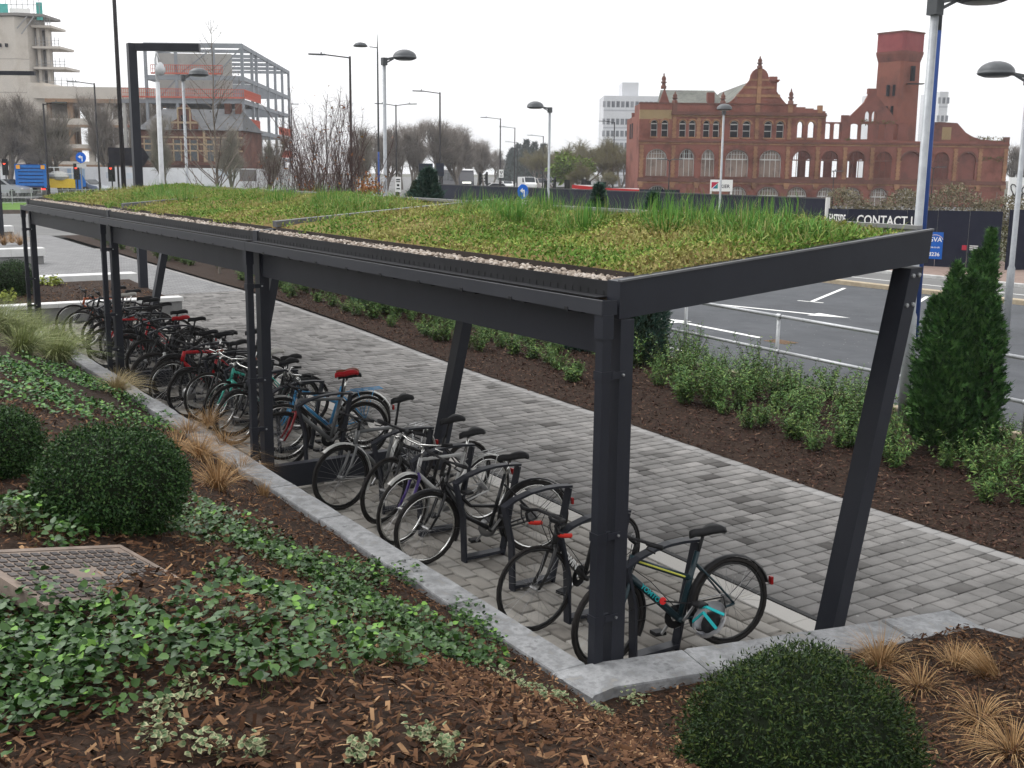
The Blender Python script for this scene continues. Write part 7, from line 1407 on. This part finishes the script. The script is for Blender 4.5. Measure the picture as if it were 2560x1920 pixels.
# blue skip lorry from behind and yellow works lorry
q, f, s = frame_at(78, 455, 100, math.pi + .36); e = empty('blue_lorry', (q[0], q[1], .73), label='blue slatted lorry seen from behind with amber corner lights', cat='lorry'); BL = mat('lorry_blue', [(.015, .12, .42), (.025, .17, .52)], .4)
b = MB(); b.prism([f * a - s * 1.2 + np.array([0, 0, c]) for a, c in ((.3, .75), (.3, 2.75), (6.5, 2.75), (6.5, .75))], s * 2.4); b.build('body', mat('lorry_blue_dark', [(.01, .05, .18)], .5), e)
for i in range(6): b = MB(); z = .9 + i * .31; b.fbox(tuple(f * .28), s, -f, -1.15, 1.15, 0, .1, z, z + .22); b.build('slat', BL, e)
for k in (-1, 1):
    b = MB(); b.fbox(tuple(f * .28 + s * k * 1.15), s, -f, -.12, .12, 0, .14, .75, 2.78); b.build('corner_post', BL, e); b = MB(); b.fbox(tuple(f * .28 + s * k * 1.0), s, -f, -.16, .16, .145, .18, 2.35, 2.68); b.build('amber_light', mat('amber', [(.75, .35, .05)], .4), e)
    b = MB(); b.fbox(tuple(f * .28 + s * k * .95), s, -f, -.18, .18, .02, .06, .5, .68); b.build('tail_light', TAIL, e)
    for a in (1.2, 2.4, 5.5): b = MB(); b.lathe([(0, -.2), (.46, -.2), (.46, .12), (0, .13)], tuple(f * a + s * k * 1.0 + np.array([0, 0, .46])), 14, s * k); b.build('wheel', TYRE, e)
b = MB(); b.prism([f * a - s * 1.15 + np.array([0, 0, c]) for a, c in ((6.7, .6), (6.7, 2.7), (8.3, 2.6), (8.6, 1.5), (8.6, .6))], s * 2.3); b.build('cab', BL, e)
q, f, s = frame_at(146, 455, 103, 1.95); e = empty('works_lorry', (q[0], q[1], .73), label='yellow sided works lorry with white rails and small blue cab', cat='lorry'); YE = mat('lorry_yellow', [(.62, .42, .03), (.7, .5, .06)], .45)
b = MB(); b.prism([f * a - s * 1.1 + np.array([0, 0, c]) for a, c in ((-3.4, .7), (-3.4, 1.5), (1.4, 1.5), (1.4, .7))], s * 2.2); b.build('body_side', YE, e)
b = MB(); b.prism([f * a - s * 1.05 + np.array([0, 0, c]) for a, c in ((1.45, .5), (1.45, 1.95), (2.0, 1.95), (2.3, 1.3), (2.3, .5))], s * 2.1); b.build('cab', BL, e)
for k in (-1, 1):
    for z in (1.95, 2.5): b = MB(); b.bar(f * -3.4 + s * k * 1.05 + np.array([0, 0, z]), f * 1.3 + s * k * 1.05 + np.array([0, 0, z]), .07); b.build('rail', WHC, e)
    for a in (-3.3, -1.8, -.3, 1.2): b = MB(); b.bar(f * a + s * k * 1.05 + np.array([0, 0, 1.5]), f * a + s * k * 1.05 + np.array([0, 0, 2.5]), .07); b.build('stanchion', WHC, e)
    for a in (-2.2, 2.2): b = MB(); b.lathe([(0, -.2), (.42, -.2), (.42, .12), (0, .13)], tuple(f * a + s * k * .95 + np.array([0, 0, .42])), 14, s * k); b.build('wheel', TYRE, e)
b = MB(); b.ball((0, 0, 1.7), (1.6, .9, .5), 10, 6); b.build('load', mat('rubble', [(.5, .5, .48), (.35, .35, .33)], .9, scale=3), e)
# ------------------------------------------------------------------ trees
BARK = mat('tree_bark', [(.12, .105, .09), (.19, .165, .14)], .95, scale=6); TWIG = mat('twig', [(.18, .16, .145), (.26, .23, .205), (.21, .19, .165)], .95, src='island'); TWIGO = mat('twig_olive', [(.13, .125, .065), (.20, .175, .10)], .95, src='island')
def grow_tree(h, seed, levels=5, spread=.62, trunk=.16, twigm=None, nb=(3, 5), upright=.35, twig_len=.9, ntw=7, leaf=None, tw_w=.018, stem0=.28, multi=1, barkm=None):
    r = np.random.default_rng(seed); e = empty('bare_tree'); b = MB(); TP = []; TDv = []; TL = []; LPs = []
    def grow(p, d, L, rad, lv):
        k = 3; pts = [p]; dd = d.copy()
        for i in range(k): dd = unit(dd + r.normal(size=3) * .10 + np.array([0, 0, .05])); pts.append(pts[-1] + dd * L / k)
        b.tube(pts, [rad, rad * .9, rad * .78, rad * .62], 5 if rad > .05 else 3, cap=False)
        if lv <= 2:
            for _ in range(ntw * (2 if lv == 0 else 1)):
                t = r.uniform(.15, 1); q = pts[min(int(t * k), k - 1)] * (1 - (t * k) % 1) + pts[min(int(t * k) + 1, k)] * ((t * k) % 1); v = unit(dd * .7 + r.normal(size=3) * .65 + np.array([0, 0, .25])); TP.append(q); TDv.append(v); TL.append(twig_len * r.uniform(.4, 1.1))
        if lv == 0: LPs.append(pts[-1]); return
        n = int(r.integers(nb[0], nb[1] + 1))
        for i in range(n):
            t = 1.0 if i == 0 else r.uniform(.35, 1); j = min(int(t * k), k - 1); q = pts[j] + (pts[j + 1] - pts[j]) * (t * k - j)
            v = r.normal(size=3); v -= dd * (v @ dd); v = unit(v); nd = unit(dd * (1 if i else 1.4) + v * spread * (1 if i else .35) + np.array([0, 0, upright * .5])); grow(q, nd, L * r.uniform(.62, .85), rad * (.62 if i else .72), lv - 1)
    for m in range(multi):
        a = r.uniform(0, 6.28); base = np.array([math.cos(a), math.sin(a), 0]) * (.25 * (multi > 1)) * r.uniform(.3, 1.3); d0 = unit(np.array([math.cos(a) * .12 * (multi > 1), math.sin(a) * .12 * (multi > 1), 1])); grow(base + [0, 0, -.1], d0, h * stem0, trunk, levels)
    b.build('trunk', barkm or BARK, e); n = len(TP); L = np.array(TL)
    T2 = ([(0, .5, 0), (0, -.5, 0), (.55, -.3, .06), (.55, .3, .06), (1, 0, 0), (.30, 0, 0), (.325, 0, 0), (.70, 0, .30), (.5, 0, 0), (.52, 0, 0), (.85, 3, -.24)], [(0, 1, 2), (0, 2, 3), (3, 2, 4), (5, 6, 7), (8, 9, 10)])
    A = scatter_arr(T2[0], np.array(TP), np.array(TDv), r.normal(size=(n, 3)), np.stack([L, np.full(n, tw_w), L], 1)); tf = np.array(T2[1]); c = np_mesh('crown', A, (tf[None] + (np.arange(n) * 11)[:, None, None]).reshape(-1, 3), twigm or TWIG, e)
    if leaf:
        P_ = np.array(TP)[r.uniform(0, 1, n) < leaf[0]]; P_ = P_ + r.normal(size=P_.shape) * .25; m_ = len(P_); s_ = r.uniform(.6, 1.3, m_) * leaf[1]; scatter('leaves', *LEAF, P_, nrm(r.normal(size=(m_, 3))), nrm(r.normal(size=(m_, 3))), np.stack([s_, s_ * .55, s_], 1), leaf[2], e)
    zs = A[:, :, 2].max(); e['h'] = float(zs); return e
def place(o, x, D, ytop, label, group=None, first=False, rz=None, wide=1.0, z=0.0):
    t = o if first else copy_tree(o); p = ground_pt(x, D, z); H = float(at_p(x, ytop, D)[2]) - z; k = H / o['h']; t.location = tuple(p); t.scale = (k * wide, k * wide, k); t.rotation_euler = (0, 0, random.uniform(0, 6.28) if rz is None else rz); tag(t, label, 'tree', group); return t
TA = grow_tree(10, 3, 5, .58, .22, nb=(3, 4), ntw=4, stem0=.25, upright=.55, twig_len=1.1); TB_ = grow_tree(10, 9, 5, .44, .18, nb=(3, 4), upright=.9, ntw=4, stem0=.24, twig_len=1.1); TO = grow_tree(8, 17, 5, .75, .2, TWIGO, nb=(3, 4), ntw=8, upright=.2)
gl_ = 'bare trees in front of the construction sites'
place(TA, 30, 108, 225, 'dense bare tree at the foot of the stair tower', gl_, True, wide=1.15); place(TB_, 95, 112, 215, 'bare tree with dark crown beside the stair tower', gl_, True, wide=1.2); place(TA, 150, 105, 255, 'spreading bare tree before the concrete deck', gl_, wide=1.25); place(TB_, 290, 120, 205, 'tall bare tree between black mast and path lamp', gl_); place(TA, 350, 132, 215, 'bare tree half hidden behind the path lamp', gl_); place(TB_, -20, 100, 240, 'bare tree cut off beside the stair tower', gl_)
place(TB_, 415, 100, 262, 'thin bare tree in front of the brick corner building', gl_, wide=.9); place(TA, 575, 104, 300, 'bare tree beside the receding steel columns', gl_, wide=.9); place(TB_, 660, 108, 320, 'small bare tree at the end of the white hoarding', gl_)
gc_ = 'bare trees along the far road'
for i, (x, D, y, w_, lab) in enumerate([(905, 118, 300, .9, 'bare tree behind the blue tipped mast'), (965, 150, 300, 1.4, 'bare tree behind the double-headed street lamp'), (1030, 150, 282, 1.5, 'broad bare tree in the group before the coach'), (1085, 155, 278, 1.5, 'tallest bare tree behind the paired sign backs'), (1150, 158, 292, 1.5, 'bare tree directly behind the coach'), (1195, 190, 335, 1.4, 'smaller bare tree beyond the coach'), (880, 140, 330, 1.1, 'thin bare tree behind the saplings'), (1235, 260, 365, 1.5, 'distant bare tree where the road narrows'), (1005, 190, 310, 1.5, 'bare tree at the back of the roadside group'), (1120, 200, 310, 1.6, 'bare tree at the back behind the coach'), (1170, 230, 350, 1.6, 'far bare tree beyond the coach'), (940, 170, 318, 1.4, 'bare tree seen between blue mast and domed lamp'), (1060, 175, 292, 1.5, 'bare tree rising behind the roadside group'), (1140, 170, 296, 1.4, 'bare tree behind the coach roof'), (1210, 215, 345, 1.7, 'bare tree between coach and far street lamps')]):
    place(TA if i % 2 else TB_, x, D, y, lab, gc_, wide=min(w_, 1.15))
go_ = 'olive trees beside the brick works'
for i, (x, D, y, w_, lab) in enumerate([(1455, 150, 340, 1.3, 'olive brown tree beside the domed lamp'), (1520, 140, 338, 1.2, 'olive brown tree against the side wall of the works'), (1490, 120, 395, 1.5, 'low brown crowned tree in front of the white hoarding'), (1380, 170, 345, 1.3, 'bare olive tree behind the domed lamp'), (1340, 210, 352, 1.4, 'distant olive tree beyond the green signal'), (1420, 200, 335, 1.4, 'tall olive tree at the back of the roadside wood'), (1555, 170, 330, 1.3, 'olive tree showing above the side of the works')]):
    place(TO, x, D, y, lab, go_, first=(i == 0), wide=w_)
TG = grow_tree(8, 23, 5, .8, .2, TWIGO, nb=(3, 4), ntw=6, upright=.15, leaf=(.9, .45, mat('fresh_leaf', [(.10, .16, .03), (.17, .24, .05), (.07, .11, .025)], .8, src='island'))); place(TG, 1425, 135, 368, 'fresh green leafed tree beside the domed lamp', None, True, wide=1.3)
place(TA, 2545, 170, 350, 'bare tree beyond the ruined end of the works', None, wide=1.6); 
def sapling(h, seed):
    r = np.random.default_rng(seed); e = empty('bare_sapling'); b = MB(); TP = []; TV = []; TL = []; pts = [np.array([.02 * r.normal(), .02 * r.normal(), h * t]) for t in np.linspace(-.01, 1, 10)]
    b.tube(pts, list(np.linspace(.06, .006, 10)), 5, cap=False)
    for k in range(46):
        t = r.uniform(.20, .97); a = r.uniform(0, 6.28); L = (1 - t) * h * .36 + .25; p = np.array([0, 0, h * t]); d = unit(np.array([math.cos(a), math.sin(a), .75])); q = [p]
        for i in range(3): d = unit(d + np.array([0, 0, .16]) + r.normal(size=3) * .08); q.append(q[-1] + d * L / 3)
        b.tube(q, [.026 * (1.2 - t), .021 * (1.2 - t), .015 * (1.2 - t), .006], 3, cap=False)
        for i in range(7): j = r.integers(0, 3); TP.append(q[j] + (q[j + 1] - q[j]) * r.uniform(0, 1)); TV.append(unit(d + r.normal(size=3) * .5)); TL.append(r.uniform(.15, .5) * L * .6)
    b.build('trunk', BARK, e); n = len(TP); L = np.array(TL)
    scatter('crown', [(0, .5, 0), (0, -.5, 0), (1, 0, 0), (.9, 0, .04), (1.04, 1.4, 0), (1.06, -1.4, 0)], [(0, 1, 2), (3, 4, 5)], np.array(TP), np.array(TV), r.normal(size=(n, 3)), np.stack([L, np.full(n, .014), L], 1), BARK, e); e['h'] = h; return e
# sapling and brown-leaved stems in the bed behind the shelter
SAP = sapling(8, 31); place(SAP, 540, 33, 48, 'slender bare sapling rising in front of the steel frame', None, True, z=.3)
MS = grow_tree(6, 37, 3, .40, .028, nb=(2, 3), ntw=5, upright=.9, twig_len=.5, tw_w=.008, stem0=.36, multi=4, barkm=mat('dark_bark', [(.05, .036, .034), (.085, .062, .056)], .9), twigm=mat('twig_red', [(.085, .055, .05), (.13, .085, .075)], .95, src='island'), leaf=(.05, .10, mat('brown_leaf', [(.20, .075, .03), (.30, .13, .06), (.24, .15, .05)], .8, src='island')))
gs_ = 'thin stemmed saplings behind the planted roof'
for i, (x, D, y, lab) in enumerate([(755, 30, 200, 'many-stemmed sapling with reddish twigs beside the steel frame'), (830, 31, 195, 'tallest many-stemmed sapling below the leaning street lamp'), (700, 34, 300, 'low many-stemmed sapling in front of the receding frame'), (790, 27, 290, 'twiggy sapling with brown leaves behind the planted roof'), (870, 33, 270, 'dark twigged sapling before the black street lamp'), (640, 36, 370, 'low twiggy shrub before the white hoarding')]): place(MS, x, D, y, lab, gs_, first=(i == 0), z=.25)
BLF = MATS['brown_leaf']; 
for i, (x, y, D, R_w, n) in enumerate([(920, 478, 29, .42, 420), (770, 478, 28, .3, 120)]):
    q = at_p(x, y, D); e = empty('beech_shrub', (q[0], q[1], .25), label='shrub still hung with rust brown leaves behind the planted roof' if i == 0 else 'small shrub with a few brown leaves among the saplings', cat='shrub'); b = MB()
    for k in range(8): a = rng.uniform(0, 6.28); b.tube([(0, 0, -.1), (math.cos(a) * R_w * .5, math.sin(a) * R_w * .5, q[2] * .6), (math.cos(a) * R_w, math.sin(a) * R_w, q[2])], .012, 4)
    b.build('stems', BARK, e); P_ = rdir(n) * rng.uniform(.2, 1, (n, 1)) * R_w * [1, 1, 1.3] + [0, 0, q[2] - .25]; s_ = rng.uniform(.07, .13, n); scatter('leaves', *LEAF, P_, rdir(n) - [0, 0, .6], rdir(n), np.stack([s_, s_ * .55, s_], 1), BLF, e)
# far conifers and wood that closes the road
for i, (x, D, y, R_w) in enumerate([(1310, 300, 352, 3.0), (1330, 310, 358, 3.0), (1290, 320, 362, 3.0), (1275, 330, 372, 3.2), (1352, 300, 362, 3.0)]):
    q = ground_pt(x, D); H = float(at_p(x, y, D)[2]); conifer(tuple(q), H, R_w, ['tall distant conifer at the end of the road', 'second distant conifer at the end of the road, beside the tallest', 'distant conifer standing between street lamps', 'lowest distant conifer where road and wood meet', 'distant conifer beside the olive trees'][i], [(.03, .045, .04), (.045, .065, .055), (.06, .08, .065)], 1600, 1.1, cone, 'far_conifer', 5, 10 + i, .2)
# hedges: dark one on the left, tangled scrub before the works
def scrub(name, x0, x1, y, D, h, n, cols, label, ls, dens=1.0, ytop=None):
    a, c = at_p(x0, y, D), at_p(x1, y, D); L = float((c - a) @ RH); e = empty(name, (a[0], a[1], 0), label=label, cat='hedge'); u = rng.uniform(0, L, n); prof = h * (.75 + .25 * np.sin(u * 1.3 + 1) * np.sin(u * .55)); z = prof * rng.uniform(0, 1, n) ** .6; v = rng.normal(size=n) * .8
    P_ = u[:, None] * RH + v[:, None] * FH + np.stack([np.zeros(n), np.zeros(n), z], 1); s_ = rng.uniform(.6, 1.3, n) * ls; scatter('foliage', *LEAF, P_, rdir(n), rdir(n), np.stack([s_, s_ * .45, s_], 1), mat(name + '_leaf', cols, .85, src='island'), e); b = MB()
    for k in range(14): t = L * (k + .5) / 14; b.tube([RH * t, RH * (t + .3) + FH * .2 + np.array([0, 0, h * .8])], .03, 4)
    b.build('stems', BARK, e)['kind'] = 'stuff'; return e
scrub('dark_hedge', -60, 48, 430, 118, 3.2, 2600, [(.02, .04, .015), (.035, .06, .02)], 'dark green hedge behind the silver hatchback', .28)
scrub('tangled_scrub', 2070, 2620, 500, 70, 3.1, 9000, [(.12, .10, .06), (.18, .155, .10), (.09, .085, .045), (.24, .20, .14)], 'tangled pale brown scrub growing in front of the brick works', .20)
scrub('clipped_hedge', 2512, 2620, 640, 43, 2.0, 3000, [(.06, .06, .025), (.10, .09, .04), (.045, .055, .02)], 'olive brown shrub growing against the returning navy hoarding', .14)
# low graffitied wall beyond the works
q = at_p(2522, 480, 118); e = empty('painted_wall', (q[0], q[1], 0), label='low painted wall with black scrawls beyond the end of the works', cat='wall'); b = MB(); b.fbox((0, 0, 0), RH, -FH, 0, 8, -.3, 0, -.3, 3.3); b.build('wall', WT2, e)
for k in range(7): b = MB(); Q_ = [RH * (.5 + k * .55 + .35 * math.cos(t * 1.7 + k)) - FH * .02 + np.array([0, 0, 1.9 + .7 * math.sin(t * 1.3 + k * 2)]) for t in np.linspace(0, 4, 10)]; b.tube(Q_, .06, 4); b.build('scrawl', BLACK, e)
# ------------------------------------------------------------------ thin damp air
b = MB(); b.box(-720, 720, -720, 720, -1.4, 34); hz = b.build('haze', []); hz['kind'] = 'stuff'
hm = bpy.data.materials.new('haze_air'); hm.use_nodes = True; hn = hm.node_tree; hn.nodes.clear(); pv = hn.nodes.new('ShaderNodeVolumePrincipled'); pv.inputs['Color'].default_value = (.93, .95, 1, 1); pv.inputs['Density'].default_value = 0.00035; pv.inputs['Anisotropy'].default_value = 0.0
om = hn.nodes.new('ShaderNodeOutputMaterial'); hn.links.new(pv.outputs[0], om.inputs['Volume']); hz.data.materials.append(hm)
SC.cycles.volume_bounces = 0; SC.cycles.volume_step_rate = 10; SC.cycles.volume_max_steps = 16
